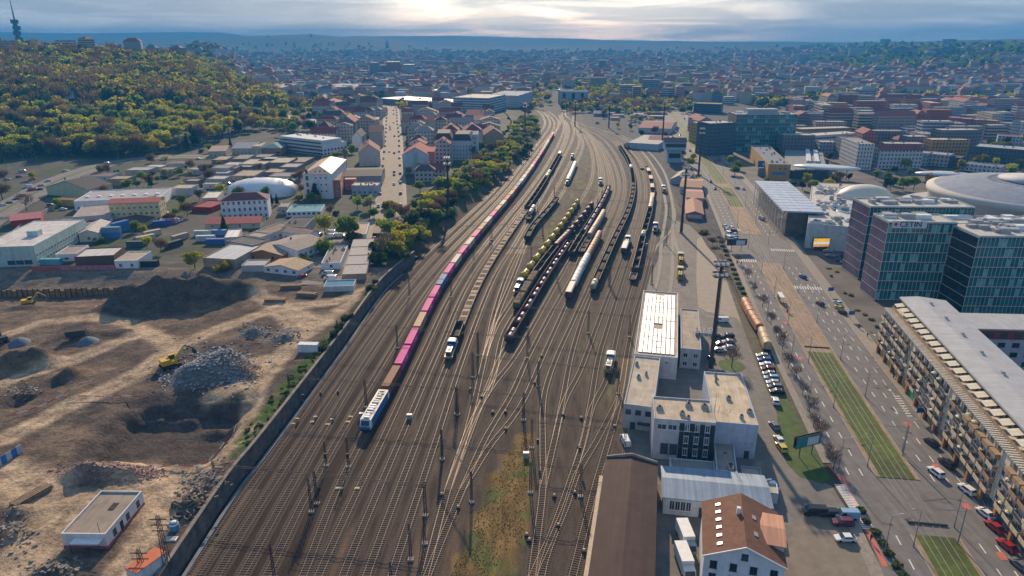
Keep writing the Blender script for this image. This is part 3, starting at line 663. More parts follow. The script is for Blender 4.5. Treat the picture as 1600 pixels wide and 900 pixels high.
def trains():
    T=Train('8',704,562); T.put('shunting_locomotive','blue and white shunting locomotive pulling the row of empty tan pocket wagons')
    T.put('dark_gondola','dark open wagon coupled right behind the blue shunting locomotive beside the container train')
    for i in range(11): T.put('pocket_wagon',f'{ORD[i]} empty tan pocket wagon behind the blue shunting locomotive','empty pocket wagons beside the container train')
    for i in range(7): T.put('dark_gondola',f'{ORD[i]} dark open wagon beyond the empty tan pocket wagons','dark wagons beyond the pocket wagons')
    for i in range(2): T.put('tank_wagon',f'cream tank wagon, {ORD[i]} after the dark open wagons next to the container train','cream tank wagons',(.5,.42,.3))
    for i in range(6): T.put('dark_gondola',f'{ORD[i]} dark open wagon beyond the cream tank wagons','far dark wagons')
    T.put('box_wagon','pale roofed box wagon at the far end of the dark wagon row',None,(.5,.42,.36))
    T=Train('9',826,346); T.put('low_wagon','short tan low sided wagon standing beside a grey tank wagon'); T.put('short_tank_wagon','grey tank wagon next to the short tan low wagon',None,(.42,.40,.38)); T.put('short_tank_wagon','whitish tank wagon behind the grey one beside the dark open wagons',None,(.6,.58,.55))
    T=Train('11',826,377)
    for i in range(7): T.put('ore_wagon',f'{ORD[i]} black open wagon in the row beside the white tank wagons','black open wagons beside the white tanks')
    T=Train('12',806,462); T.put('shunting_locomotive','blue and white shunting locomotive coupled to the yellow silo wagons')
    for i in range(13): T.put('silo_wagon',f'{ORD[i]} yellow silo wagon behind the blue shunting locomotive','yellow silo wagons of the longer row',(.52,.36,.035))
    T=Train('13',806,489)
    for i in range(3): T.put('timber_wagon',f'timber wagon under the {ORD[i]} log stack','timber wagons'); logs(T,f'{ORD[i]} stack of brown logs from the near end, on a timber wagon')
    for i in range(3): T.put('dark_gondola',f'{ORD[i]} dark open wagon behind the stacks of logs','open wagons behind the log stacks')
    for i in range(2): T.put('covered_wagon',f'maroon covered wagon, {ORD[i]} beyond the open wagons behind the logs','maroon covered wagons',(.12,.035,.045))
    for i in range(6): T.put('silo_wagon',f'{ORD[i]} maroon silo wagon beyond the maroon covered wagons','maroon silo wagons',(.11,.03,.04))
    T=Train('14',795,537)
    for i in range(9):
        T.put('coil_gondola',f'{ORD[i]} dark red open wagon of the row loaded with pale steel coils','open wagons loaded with coils'); coil_at(T,(-4.5,-3.2,1.2,2.6) if i else (-4.4,-3.1,-.2,1.2),f'the {ORD[i]} coil wagon')
    T=Train('15',889,405)
    for i in range(3): T.put('dark_gondola',f'{ORD[i]} open wagon at the near end of the long brown gondola row','long gondola row')
    for i in range(9): T.put('coil_gondola',f'red brown open wagon, {ORD[i]} behind the three dark ones, loaded with coils','long gondola row'); coil_at(T,(-4,-1.5,1.5,4),f'the {ORD[i]} red brown wagon')
    T=Train('16',909,397)
    for i in range(3): T.put('low_wagon',f'{ORD[i]} low tan wagon in front of the beige covered wagons','low tan wagons')
    for i in range(4): T.put('covered_wagon',f'beige covered wagon, {ORD[i]} behind the low tan wagons','beige covered wagons',(.40,.30,.22))
    T=Train('17',887,472); T.put('box_wagon','grey roofed red box wagon at the near end of the white covered wagons',None,(.42,.38,.36))
    for i in range(3): T.put('covered_wagon',f'white round roofed covered wagon, {ORD[i]} behind the grey roofed box wagon','white covered wagons',(.66,.65,.66))
    for i in range(3): T.put('covered_wagon',f'brown round roofed covered wagon, {ORD[i]} behind the white ones','brown covered wagons',(.36,.19,.13))
    T=Train('19',932,462); T.put('short_tank_wagon','greenish cream tank wagon at the near end of the long black wagon train',None,(.36,.36,.25))
    for i in range(16): T.put('ore_wagon',f'{ORD[i]} black open wagon behind the greenish tank wagon','long black wagon train')
    for i in range(4): T.put('dark_gondola','dark open wagon on the curve at the far part of the black wagon train','dark wagons on the curve')
    T.put('tank_wagon','white tank wagon in the middle of the dark wagons on the curve',None,(.7,.7,.7))
    for i in range(8): T.put('dark_gondola','dark open wagon beyond the white tank wagon on the curve','dark wagons on the far curve')
    T=Train('20',972,398); T.put('box_wagon','lone box wagon with whitish roof behind the small blue locomotive',None,(.6,.55,.5)); T.put('grey_locomotive','small pale locomotive coupled to the lone whitish box wagon')
    T=Train('22',953,584); T.put('grey_locomotive','pale grey shunting locomotive standing alone near the skylight roof')
    T=Train('22',990,442); T.put('low_wagon','short brown flat wagon standing before the cream tank wagon')
    T.s+=3
    for i in range(4): T.put('dark_gondola',f'{ORD[i]} dark open wagon between the short flat wagon and the green tank','dark wagons beside the paved tracks')
    T.put('short_tank_wagon','greenish white tank wagon between dark open wagons',None,(.5,.52,.42))
    for i in range(4): T.put('dark_gondola',f'dark open wagon, {ORD[i]} beyond the greenish white tank','dark wagons beyond the green tank')
    for i in range(2): T.put('covered_wagon',f'beige covered wagon, {ORD[i]} beyond the dark wagons beside the blue locomotive','beige covered wagons on the curve',(.46,.36,.27))
    for i in range(12): T.put('low_wagon' if i%3 else 'box_wagon','mixed tan and brown wagon on the far right curve of the yard','mixed wagons on the far curve',(.45,.33,.25))
    T=Train('21',1004,266)
    for i in range(8): T.put('pocket_wagon' if i<6 else 'dark_gondola','low tan pocket wagon on the outer curve beside the mixed wagons','low wagons on the outer curve')
    T=Train('23',1024,366); T.put('shunting_locomotive','blue and white diesel locomotive standing on the paved track'); 
    T=Train('25',1029,303); T.put('grey_locomotive','pale locomotive with white hood standing alone farther up the paved track')
    T=Train('11',885,290); T.put('shunting_locomotive','blue locomotive in front of the long white coaches')
    for i in range(3): T.put('long_white_coach',f'long white coach, {ORD[i]} behind the blue locomotive','white coaches')
    T=Train('13',922,290); T.put('shunting_locomotive','white and blue locomotive standing alone before the maroon silo wagons')
    T=Train('10',909,250); T.put('shunting_locomotive','blue locomotive standing alone at the throat of the yard')
    T=Train('29',1062,440); T.put('maintenance_vehicle','yellow rail maintenance vehicle, nearer of two by the concrete paving'); T.s+=9; T.put('maintenance_vehicle','yellow rail maintenance vehicle, farther of two by the concrete paving')
    T=Train('28',1183,553); T.put('covered_wagon','beige round roofed wagon on the siding beside the car park',None,(.46,.34,.22))
    T.s+=2
    for i in range(2): T.put('covered_wagon',f'copper brown round roofed wagon, {ORD[i]} beyond the beige one on the siding','copper brown wagons on the siding',(.45,.20,.11))
trains()
for t,L in PROTO.values(): drop(t)
# ---------------------------------------------------------------- building kit
OBJ=mat('plaster',objcol=True,rough=.9,noise=.14,scale=.5,det=6,n2=(.10,(.8,.8,.12)))
FLATR=mat('flat_roof',objcol=True,rough=.92,noise=.24,scale=.28,det=8,n2=(.12,(1.5,.15,1)))
TILE=mat('roof_tiles',objcol=True,rough=.85,noise=.25,scale=.7,det=8,n2=(.16,(.5,6,.5)))
METR=mat('metal_roof',objcol=True,rough=.6,noise=.12,scale=.25,n2=(.22,(1.8,.05,.05)),spec=.4)
WFR=mat('window_frame',(.62,.62,.60),rough=.6,noise=.1); GL2=mat('window_glass',(.035,.05,.07),rough=.1,noise=.3,scale=.6,spec=.7,rnd=.6)
FAC=facade_mat('facade_small'); FAC2=facade_mat('facade_band',2.2,3.3,(.06,.94),(.3,.78)); FAC3=facade_mat('facade_tall',2.4,3.1,(.3,.7),(.25,.78),(.05,.055,.06))
_wm={}
def win_mesh(w,h,dark=False):
    k=(round(w,1),round(h,1),dark)
    if k not in _wm:
        b=MB(); f=.09; fm=DARK if dark else WFR; a,c=w/2,h/2
        b.box(-a,-.07,-c,a,0,-c+f,fm); b.box(-a,-.07,c-f,a,0,c,fm); b.box(-a,-.07,-c+f,-a+f,0,c-f,fm); b.box(a-f,-.07,-c+f,a,0,c-f,fm); b.box(-.04,-.06,-c+f,.04,0,c-f,fm)
        b.add([(-a+f,-.02,-c+f),(a-f,-.02,-c+f),(a-f,-.02,c-f),(-a+f,-.02,c-f)],[(0,1,2,3)],GL2); b.box(-a-.08,-.16,-c-.08,a+.08,0,-c,fm)
        _wm[k]=b.mesh('window')
    return _wm[k]
def windows(t,w,d,h,faces,z0=0.9,ww=1.3,wh=1.5,nc=None,nr=None,st=3.1,dark=False,sp=3.2,off=.004):
    me=win_mesh(ww,wh,dark)
    for f in faces:
        L=w if f in 'FB' else d; n=nc if (nc and f=='F') else max(1,int((L-1)/sp)); rws=nr or max(1,int((h-z0)/st))
        for r in range(rws):
            for i in range(n):
                a=-L/2+L*(i+.5)/n; z=z0+wh/2+r*st
                if f=='F': ob('window',me,t,(a,-d/2-off,z))
                elif f=='B': ob('window',me,t,(a,d/2+off,z),math.pi)
                elif f=='R': ob('window',me,t,(w/2+off,a,z),math.pi/2)
                else: ob('window',me,t,(-w/2-off,a,z),-math.pi/2)
def rect(quad,h=None,b=None,z0=0,bi=1):
    if h is None: h=hsolve(quad[bi][0],quad[bi][1],b,z0)
    q=[G(x,y,z0+h) for x,y in quad]; f=q[1]-q[0]; g=q[2]-q[3]; s=(q[3]-q[0])+(q[2]-q[1])
    ang=math.atan2(f.y,f.x); s2=math.atan2(s.y,s.x)-math.pi/2
    a=(ang*f.length*2+s2*s.length)/(f.length*2+s.length)
    c=sum(q,Vector())/4; w=(f.length+g.length)/2; d=abs((s/2).dot(Vector((-math.sin(a),math.cos(a),0))))
    # hold the front edge where it was seen
    m=(q[0]+q[1])/2+Vector((-math.sin(a),math.cos(a),0))*d/2
    return (m.x,m.y),a,w,d,h
def shell(t,w,d,h,roof,rise,wc,rc,wm=None,rm=None,over=.35):
    b=MB(); wm=wm or OBJ
    if roof=='flat':
        p=.28; rh=.45
        b.box(-w/2,-d/2,0,w/2,d/2,h-rh,wm)
        b.box(-w/2,-d/2,h-rh+.0,w/2,-d/2+p,h,wm); b.box(-w/2,d/2-p,h-rh,w/2,d/2,h,wm); b.box(-w/2,-d/2+p,h-rh,-w/2+p,d/2-p,h,wm); b.box(w/2-p,-d/2+p,h-rh,w/2,d/2-p,h,wm)
        o=b.build('wall',t); o.color=(*wc,1)
        r=MB(); r.box(-w/2+p+.003,-d/2+p+.003,h-rh+.004,w/2-p-.003,d/2-p-.003,h-rh+.08,rm or FLATR); o=r.build('roof',t); o.color=(*rc,1)
    elif roof in ('gy','gx'):
        if roof=='gy': A,B=w,d
        else: A,B=d,w
        P=(lambda a,l,z:(a,l,z)) if roof=='gy' else (lambda a,l,z:(l,a,z))
        vs=[P(-A/2,-B/2,0),P(A/2,-B/2,0),P(A/2,-B/2,h),P(0,-B/2,h+rise),P(-A/2,-B/2,h)]+[P(-A/2,B/2,0),P(A/2,B/2,0),P(A/2,B/2,h),P(0,B/2,h+rise),P(-A/2,B/2,h)]
        fs=[(0,1,2,3,4),(9,8,7,6,5),(0,4,9,5),(1,6,7,2)]
        if roof=='gx': fs=[f[::-1] for f in fs]
        b.add(vs,fs,wm); o=b.build('wall',t); o.color=(*wc,1)
        r=MB(); e=over; k=rise/(A/2); th=.18
        prof=[(-A/2-e,h-e*k),(0,h+rise),(A/2+e,h-e*k),(A/2+e,h-e*k+th),(0,h+rise+th+.05),(-A/2-e,h-e*k+th)]
        if roof=='gy': r.ext([(-a,z) for a,z in prof],-B/2-e,B/2+e,rm or TILE,'y')
        else: r.ext(prof,-B/2-e,B/2+e,rm or TILE)
        o=r.build('roof',t); o.color=(*rc,1)
    else: # hip / mansard
        b.box(-w/2,-d/2,0,w/2,d/2,h,wm); o=b.build('wall',t); o.color=(*wc,1)
        r=MB(); e=over; i=min(w,d)/2*(.98 if roof=='hip' else .3); x,y=w/2+e,d/2+e
        vs=[(-x,-y,h+.004),(x,-y,h+.004),(x,y,h+.004),(-x,y,h+.004),(-x+i,-y+i,h+rise),(x-i,-y+i,h+rise),(x-i,y-i,h+rise),(-x+i,y-i,h+rise)]
        r.add(vs,[(0,1,5,4),(1,2,6,5),(2,3,7,6),(3,0,4,7),(4,5,6,7),(3,2,1,0)],rm or TILE); o=r.build('roof',t); o.color=(*rc,1)
def bld(name,label,quad,h=None,b=None,z0=0,roof='flat',rise=2.,wc=(.55,.53,.5),rc=(.3,.27,.23),wm=None,rm=None,cat='building',win=None,group=None,bi=1,depth=None,**wk):
    c,a,w,d,h=rect(quad,h,b,z0,bi)
    if depth:
        c=(c[0]-math.sin(a)*(depth-d)/2,c[1]+math.cos(a)*(depth-d)/2); d=depth
    t=thing(name,label,cat,(c[0],c[1],z0),a,group); shell(t,w,d,h,roof,rise,wc,rc,wm,rm); t['dims']=(w,d,h)
    if win: windows(t,w,d,h if roof!='man' else h,win,**wk)
    return t,w,d,h
def rooftop(t,w,d,h,n,seed=0,chim=False):
    rr=random.Random(seed)
    for i in range(n):
        b=MB(); x=rr.uniform(-w/2+1.2,w/2-1.2); y=rr.uniform(-d/2+1.2,d/2-1.2); a=rr.uniform(.35,.9)
        if chim: b.box(-.3,-.3,0,.3,.3,1.6,mat('brick_red',(.25,.10,.07))); b.box(-.38,-.38,1.6,.38,.38,1.75,CONC)
        else: b.box(-a,-a*.7,0,a,a*.7,.9,GREY); b.box(-a*.8,-a*.5,.9,a*.8,a*.5,1.0,DARK); b.lathe([(.25,1.0),(.25,1.15)],DARK,'z',8)
        o=b.build('chimney' if chim else 'roof_unit',t); o.location=(x,y,h-.37)
# ---------------------------------------------------------------- cars
TYRE=mat('tyre',(.02,.02,.02),noise=.2); CARP=mat('car_paint',objcol=True,rough=.25,noise=.05,scale=.4,spec=.5,coat=.5)
def car_proto(kind):
    t=thing(kind,'x','car'); b=MB()
    if kind=='van': L,Wd,prof=5.2,1.95,[(-2.6,.35),(2.5,.35),(2.6,.7),(2.55,1.05),(1.9,1.25),(1.2,2.05),(-2.5,2.1),(-2.6,1.9)]
    elif kind=='suv_car': L,Wd,prof=4.6,1.85,[(-2.3,.38),(2.2,.38),(2.3,.6),(2.25,.85),(1.2,1.02),(.45,1.58),(-1.75,1.62),(-2.2,1.15),(-2.3,.9)]
    else: L,Wd,prof=4.4,1.78,[(-2.2,.32),(2.1,.32),(2.2,.5),(2.12,.72),(1.15,.92),(.35,1.40),(-1.1,1.42),(-1.9,1.0),(-2.2,.9)]
    w=Wd/2; n=len(prof); zt=max(z for _,z in prof); vs=[]
    for s in (-1,1):
        for x,z in prof: vs.append((x,s*(w-(.16*max(0,(z-.9)/(zt-.9)))),z))
    fs=[(i,(i+1)%n,n+(i+1)%n,n+i) for i in range(n)]+[tuple(range(n-1,-1,-1)),tuple(range(n,2*n))]; b.add(vs,fs,CARP)
    o=b.build('body',t); m=o.modifiers.new('b','BEVEL'); m.width=.07; m.segments=2
    g=MB()
    if kind=='van': g.add([(2.0,-.85,1.28),(2.0,.85,1.28),(1.28,.75,2.0),(1.28,-.75,2.0)],[(0,1,2,3)],GLS); sd=[((1.15,1.3),(.3,1.9))]
    else:
        z1=1.0 if kind=='suv_car' else .94; z2=zt-.07; fx=(1.22,.5) if kind=='suv_car' else (1.15,.42); bx=(-2.14,-1.78) if kind=='suv_car' else (-1.84,-1.16)
        g.add([(fx[0]-.03,-.75,z1+.06),(fx[0]-.03,.75,z1+.06),(fx[1]+.02,.66,z2+.03),(fx[1]+.02,-.66,z2+.03)],[(0,1,2,3)],GLS)
        g.add([(bx[0]-.03,.7,z1+.15),(bx[0]-.03,-.7,z1+.15),(bx[1]-.02,-.62,z2+.03),(bx[1]-.02,.62,z2+.03)],[(0,1,2,3)],GLS)
        sd=[((fx[0]-.25,z1+.04),(fx[1]-.05,z2-.02)),]
        for s in (-1,1):
            y1,y2=s*(w-.02),s*(w-.14); p=[(fx[0]-.3,y1,z1+.05),(bx[0]+.35,y1,z1+.05),(bx[1]+.1,y2,z2-.03),(fx[1]-.1,y2,z2-.03)]; g.add(p,[(0,1,2,3) if s>0 else (3,2,1,0)],GLS)
    if kind=='van':
        for s in (-1,1): g.add([(1.5,s*(w-.02),1.3),(.4,s*(w-.02),1.3),(.4,s*(w-.11),1.85),(1.1,s*(w-.11),1.85)],[(0,1,2,3) if s>0 else (3,2,1,0)],GLS)
    gg=g.mesh('windows'); q=ob('windows',gg,t); md=q.modifiers.new('s','SOLIDIFY'); md.thickness=.05; md.offset=1
    wb=MB(); wb.lathe([(0,-.1),(.2,-.1),(.31,-.09),(.31,.09),(.2,.1),(0,.1)],TYRE,'y',12); me=wb.mesh('wheel')
    for x in (-L*.3,L*.3):
        for s in (-1,1): ob('wheel',me,t,(x,s*(w-.08),.31))
    lb=MB(); lb.box(0,-.16,-.07,.05,.16,.07,mat('lamp_glass',(.8,.8,.75),rough=.2,noise=0)); lm=lb.mesh('headlight')
    for s in (-1,1): ob('headlight',lm,t,(L/2-.09,s*(w-.3),.66))
    rb=MB(); rb.box(-.05,-.14,-.08,0,.14,.08,mat('tail_red',(.35,.02,.02),rough=.3,noise=0)); rm=rb.mesh('tail_lamp')
    for s in (-1,1): ob('tail_lamp',rm,t,(-L/2+.02,s*(w-.3),.8))
    return t
CARS={k:car_proto(k) for k in ('car','suv_car','van')}
CC=dict(white=(.75,.75,.76),silver=(.42,.43,.45),grey=(.16,.165,.175),black=(.015,.016,.018),red=(.42,.015,.02),blue=(.03,.10,.32),maroon=(.16,.02,.04),green=(.05,.14,.06),yellow=(.6,.45,.03),cream=(.6,.52,.4),lightblue=(.25,.40,.55),orange=(.55,.15,.02))
def car(px,py,ang,col,label,kind='car',group=None,z=.06):
    """ang: heading in degrees, 90 = straight away from the viewer"""
    p=G(px,py,z); o=dup(CARS[kind],(p.x,p.y,z),R(ang),label,group,CC[col]); return o
def carw(x,y,z,ang,col,label,kind='car',group=None): return dup(CARS[kind],(x,y,z),R(ang),label,group,CC[col])
# ---------------------------------------------------------------- posts
POST=mat('mast_steel',(.065,.055,.05),rough=.85,noise=.25); GALV=mat('galvanised',(.30,.31,.33),rough=.5,noise=.15,metal=.4)
def lattice(m,x0,y0,x1,y1,z0,z1,st,M,r=.05):
    pass
def flood_mast(px,py,h,label,z=0):
    p=G(px,py,z); t=thing('flood_mast',label,'flood mast',(p.x,p.y,z),0,None)
    b=MB(); b.tube((0,0,0),(0,0,h),.75,.45,POST,8); b.box(-1.1,-1.1,0,1.1,1.1,.5,CONC); b.build('mast',t)
    b=MB()
    for y in (-.12,.12):
        for k in range(2): b.tube((.85,y*3,.3),(.6,y*3,h-1),.06,.06,POST,4)
    b.build('ladder',t)
    b=MB()
    for k,z0 in enumerate((h-4.2,h-.8)):
        b.box(-2.2,-1.3,z0,2.2,1.3,z0+.16,POST)
        for x in (-2.2,2.2): b.tube((x,-1.3,z0+1.1),(x,1.3,z0+1.1),.05,.05,POST,4)
        for y in (-1.3,1.3): b.tube((-2.2,y,z0+1.1),(2.2,y,z0+1.1),.05,.05,POST,4)
    b.build('platform',t)
    lb=MB(); lb.box(-.5,-.28,-.3,.5,.2,.45,GREY); lb.box(-.44,-.31,-.24,.44,-.28,.38,mat('lamp_glass')); me=lb.mesh('floodlight')
    for z0 in (h-3.2,h+.2):
        for x in (-1.4,0,1.4):
            ob('floodlight',me,t,(x,-1.45,z0)); ob('floodlight',me,t,(x,1.45,z0),math.pi)
    return t
def gantry(post,beam,label,g='catenary portals across the tracks'):
    """posts: list of (px,py) of feet; beam end to end in pixels is taken from the first to the last foot"""
    P=[G(*q) if len(q)==2 else G(*q) for q in post]; a,b=P[0],P[-1]; d=(b-a); L=d.length; rz=math.atan2(d.y,d.x)
    t=thing('catenary_portal',label,'catenary portal',(a.x,a.y,0),rz,g); H=beam; u=d.normalized()
    for q in P:
        s=(q-a).dot(u); z=q.z; m=MB()
        for dx,dy in ((-.3,-.22),(.3,-.22),(.3,.22),(-.3,.22)): m.tube((s+dx,dy,z),(s+dx*.6,dy*.6,H+1.2),.07,.06,POST,4)
        zz=z+.3; k=0
        while zz<H+.6:
            for dy in (-.2,.2): m.tube((s-.28 if k%2 else s+.28,dy,zz),(s+.24 if k%2 else s-.24,dy,zz+.9),.04,.04,POST,4)
            zz+=.9; k+=1
        m.box(s-.6,-.5,max(z-.3,0),s+.6,.5,z+.35,CONC); m.build('post',t)
    m=MB(); 
    for dz in (0,.5):
        m.box(-.5,-.06,H+dz,L+.5,.06,H+dz+.07,POST)
    n=int(L/1.6)
    for i in range(n):
        m.tube((L*i/n,0,H+.05+(.5 if i%2 else 0)),(L*(i+1)/n,0,H+.05+(0 if i%2 else .5)),.02,.02,POST,4)
    m.build('beam',t)
    m=MB(); nn=max(2,int(L/5.2))
    for i in range(nn):
        x=L*(i+.5)/nn; m.tube((x,0,H),(x,0,H-1.0),.04,.04,POST,4); m.tube((x,0,H-1.0),(x,-.0,H-1.35),.09,.09,mat('insulator',(.2,.09,.05)),6)
    m.build('insulators',t); return t
def lamp(px,py,h,side,label,group,z=.1,arm=1.8,M=None):
    p=G(px,py,z); t=thing('street_lamp',label,'street lamp',(p.x,p.y,z),0,group); m=MB(); m.tube((0,0,0),(0,0,h),.11,.06,GALV,6); m.tube((0,0,h),(side*arm,0,h+.4),.06,.05,GALV,5); m.lathe([(.17,0),(.17,.8)],GALV,'z',8); m.build('pole',t)
    q=MB(); q.box(side*arm-.4,-.14,h+.3,side*arm+.4,.14,h+.45,GREY); q.build('lamp_head',t); return t
# ---------------------------------------------------------------- the main road with the tram line
AX=catmull([(76,35),(84,80),(89.6,110),(97.6,163),(105.6,214),(117,279),(128.6,345),(152.4,479),(180,670),(214,900),(236,1060)],4.); AN=norms(AX)
ASPH=mat('asphalt',(.155,.145,.142),noise=.2,scale=.35,det=8,n2=(.18,(.9,.05,1))); ASPL=mat('asphalt_light',(.165,.15,.135),noise=.22,scale=.4,det=8,n2=(.15,(.3,.1,1)))
PAVE=mat('paving',(.255,.22,.185),noise=.18,scale=.8,n2=(.12,(1.5,1.5,1))); TAND=mat('tram_concrete',(.27,.19,.125),noise=.22,scale=.5,n2=(.2,(.3,.1,1))); LAWN=mat('lawn',(.07,.10,.016),noise=.4,scale=.6,det=8,n2=(.35,(.09,.05,1)),bump=.3); MARK=mat('road_paint',(.62,.61,.58),noise=.2,scale=2); REDP=mat('red_paint',(.50,.14,.11),noise=.2,scale=1)
KERB=mat('kerb',(.34,.30,.25),noise=.2)
def seg(y0,y1): 
    i=[k for k,p in enumerate(AX) if y0<=p.y<=y1]; return [AX[k] for k in i],[AN[k] for k in i]
def rroad():
    P=pts('1057,345 1078,352 1096,370 1112,400 1150,470 1178,530 1215,610 1240,680 1262,740 1300,760 1345,830 1390,905 1420,980 930,980 968,760 985,560 1005,455'); sheet('yard_pavement',P,.012,ASPL)
    sheet('wide_asphalt',[(118,40),(330,40),(330,260),(330,560),(360,1000),(150,560),(120,330),(85,110),(70,40)],.008,mat('lot_asphalt',(.11,.10,.092),noise=.35,scale=.06,det=8,n2=(.3,(.02,.05,1))))
    m=MB(); c,n=AX,AN; ribbon(m,c,-15.2,16.2,.03,ASPH,n); tag(m.build('main_road'),kind='structure')
    m=MB(); 
    for y0,y1 in ((36,124.5),(140,316),(362,1050)):
        c,n=seg(y0,y1); bar(m,c,-5.8,3.9,0,.14,TAND,n); bar(m,c,-6.0,-5.8,0,.17,KERB,n); bar(m,c,3.9,4.1,0,.17,KERB,n)
    tag(m.build('tram_bed'),kind='structure')
    m=MB()
    for y0,y1 in ((36,122.5),(142,215),(432,494),(505,668),(690,1040)): c,n=seg(y0,y1); ribbon(m,c,-4.9,3.1,.155,LAWN,n)
    tag(m.build('tram_lawn'),kind='structure')
    m=MB(); 
    for y0 in (122.6,215.2): 
        c,n=seg(y0,y0+4); q,k=c[0],n[0]; T=Matrix.Translation((q.x,q.y,0))@Matrix.Rotation(math.atan2(k.y,k.x),4,'Z'); m.box(-5,-.2,.15,3.2,.2,.4,mat('hedge_dark',(.03,.035,.02),noise=.4),T=T)
    m.build('edge_hedge'); tag(bpy.data.objects['edge_hedge'],'low dark planted edge at the ends of the tram lawn','hedge')
    m=MB()
    for o in (-3.5,-2.06,-.1,1.34): bar(m,AX,o-.06,o+.06,.05,.18,mat('tram_rail',(.5,.42,.36),rough=.4,metal=.8,noise=.1),AN)
    tag(m.build('tram_rails'),kind='structure')
    # pavements
    m=MB(); c,n=seg(36,1050); bar(m,c,16.0,20.2,0,.14,PAVE,n); bar(m,c,15.8,16.0,0,.17,KERB,n); tag(m.build('pavement'),kind='structure')
    m=MB(); c,n=seg(36,126); bar(m,c,-18.2,-15.6,0,.13,PAVE,n); c,n=seg(144,1050); bar(m,c,-17.2,-15.2,0,.13,PAVE,n); tag(m.build('pavement'),kind='structure')
    # verge between the siding and the road
    m=MB(); c,n=seg(146,330); ribbon(m,c,-23.5,-17.2,.05,mat('verge',(.075,.07,.045),noise=.5,scale=.4,det=8),n); tag(m.build('verge'),kind='structure')
    sheet('verge',pts('1213,622 1224,612 1262,688 1302,752 1285,756 1250,745 1228,722 1216,690'),.07,mat('wedge_grass',(.055,.095,.018),noise=.45,scale=.35,det=8))
    sheet('verge',[(G(1143,571).x+4.2*math.cos(k*.35),G(1143,571).y+4.6*math.sin(k*.35)) for k in range(18)],.07,mat('wedge_grass'))
    sheet('concrete_paving',pts('1089,374 1096,369 1104,384 1118,400 1134,432 1152,465 1168,498 1176,520 1150,497 1104,487 1091,480 1088,440'),.03,mat('paving_tan',(.30,.25,.20),noise=.12,scale=.4,n2=(.08,(2,2,1))))
    sheet('court',pts('1260,790 1330,800 1370,905 1390,960 1235,960 1225,860'),.03,mat('court_asphalt',(.20,.165,.13),noise=.2,scale=.3))
    # lane dashes, stop lines, zebra crossings, arrows
    m=MB(); 
    def dash(off,y0,y1,L=3.,gap=5.,w=.14,z=.06):
        c,n=seg(y0,y1); s=0; i=0
        while i<len(c)-1:
            a,b=c[i],c[i+1]; d=(b-a).normalized(); k=n[i]
            q=a+k*off; m.add([(q.x-k.x*w,q.y-k.y*w,z),(q.x+k.x*w,q.y+k.y*w,z),(q.x+k.x*w+d.x*L,q.y+k.y*w+d.y*L,z),(q.x-k.x*w+d.x*L,q.y-k.y*w+d.y*L,z)],[(0,1,2,3)],MARK); i+=2
    for off in (-12.2,-9.0,7.4,10.6): dash(off,40,126); dash(off,142,318); dash(off,365,600)
    dash(13.4,40,300,3.8,.2,.1)
    for o0,o1,y in ((-15,-6.3,372),(-15,-6.3,312),(4.3,15,276),(4.3,15,332)):
        c,n=seg(y,y+8); q,k=c[0],n[0]; d=Vector((-k.y,k.x,0)); x=o0
        while x<o1: 
            a=q+k*x; m.add([(a.x,a.y,.06),(a.x+k.x*.5,a.y+k.y*.5,.06),(a.x+k.x*.5+d.x*4,a.y+k.y*.5+d.y*4,.06),(a.x+d.x*4,a.y+d.y*4,.06)],[(0,1,2,3)],MARK); x+=1.05
    c,n=seg(111,146); 
    i=0
    A=G(1312,757); B=G(1358,828); dd=(B-A)/26; nn=Vector((dd.y,-dd.x,0)).normalized()
    for i in range(26): q=A+dd*i; e=dd.normalized()*.45; m.add([(q.x-nn.x*1.3,q.y-nn.y*1.3,.06),(q.x+nn.x*1.3,q.y+nn.y*1.3,.06),(q.x+nn.x*1.3+e.x,q.y+nn.y*1.3+e.y,.06),(q.x-nn.x*1.3+e.x,q.y-nn.y*1.3+e.y,.06)],[(0,1,2,3)],MARK)
    for px,py in ((1365,560),(1385,605),(1362,520),(1395,640)):
        q=G(px,py); k=AN[0]; 
        for s in (-1,1): m.box(q.x-.1,q.y-1.6,.055,q.x+.1,q.y+1,.06,MARK)
        m.add([(q.x-.5,q.y-1.4,.06),(q.x+.5,q.y-1.4,.06),(q.x,q.y-3,.06)],[(2,1,0)],MARK)
    A=G(1403,620); B=G(1424,655); dd=(B-A)/9
    for i in range(9): q=A+dd*i; m.box(q.x-1.2+i*.06,q.y,.055,q.x+.8,q.y+.5,.06,MARK)
    for i in range(9): q=G(1153-i*3.0,500+i*.0); 
    tag(m.build('road_markings'),kind='structure')
    m=MB(); c,n=seg(108,146); ribbon(m,c,-15.0,-13.9,.055,REDP,n)
    for px,py in ((1418,663),(1463,729),(1510,792),(1565,869),(1228,505),(1250,560),(1284,665)): q=G(px,py); m.add([(q.x-.9,q.y-1.2,.062),(q.x+.7,q.y-1.2,.062),(q.x+1.,q.y+1.2,.062),(q.x-.6,q.y+1.2,.062)],[(0,1,2,3)],REDP)
    tag(m.build('cycle_lane'),kind='structure')
    m=MB(); A=G(1107,533); 
    for i in range(9):
        a=G(1103+i*0+ i*1.2,486+i*8.5); b=G(1121+i*1.6,487+i*8.5); m.add([(a.x,a.y,.035),(b.x,b.y,.035),(b.x,b.y+.18,.035),(a.x,a.y+.18,.035)],[(0,1,2,3)],MARK)
    tag(m.build('parking_markings'),kind='structure')
    tag(sheet('kerb_wall',[(0,0),(1,0),(1,1)],-5,KERB),kind='structure'); bpy.data.objects.remove(bpy.data.objects['kerb_wall'])
rroad()
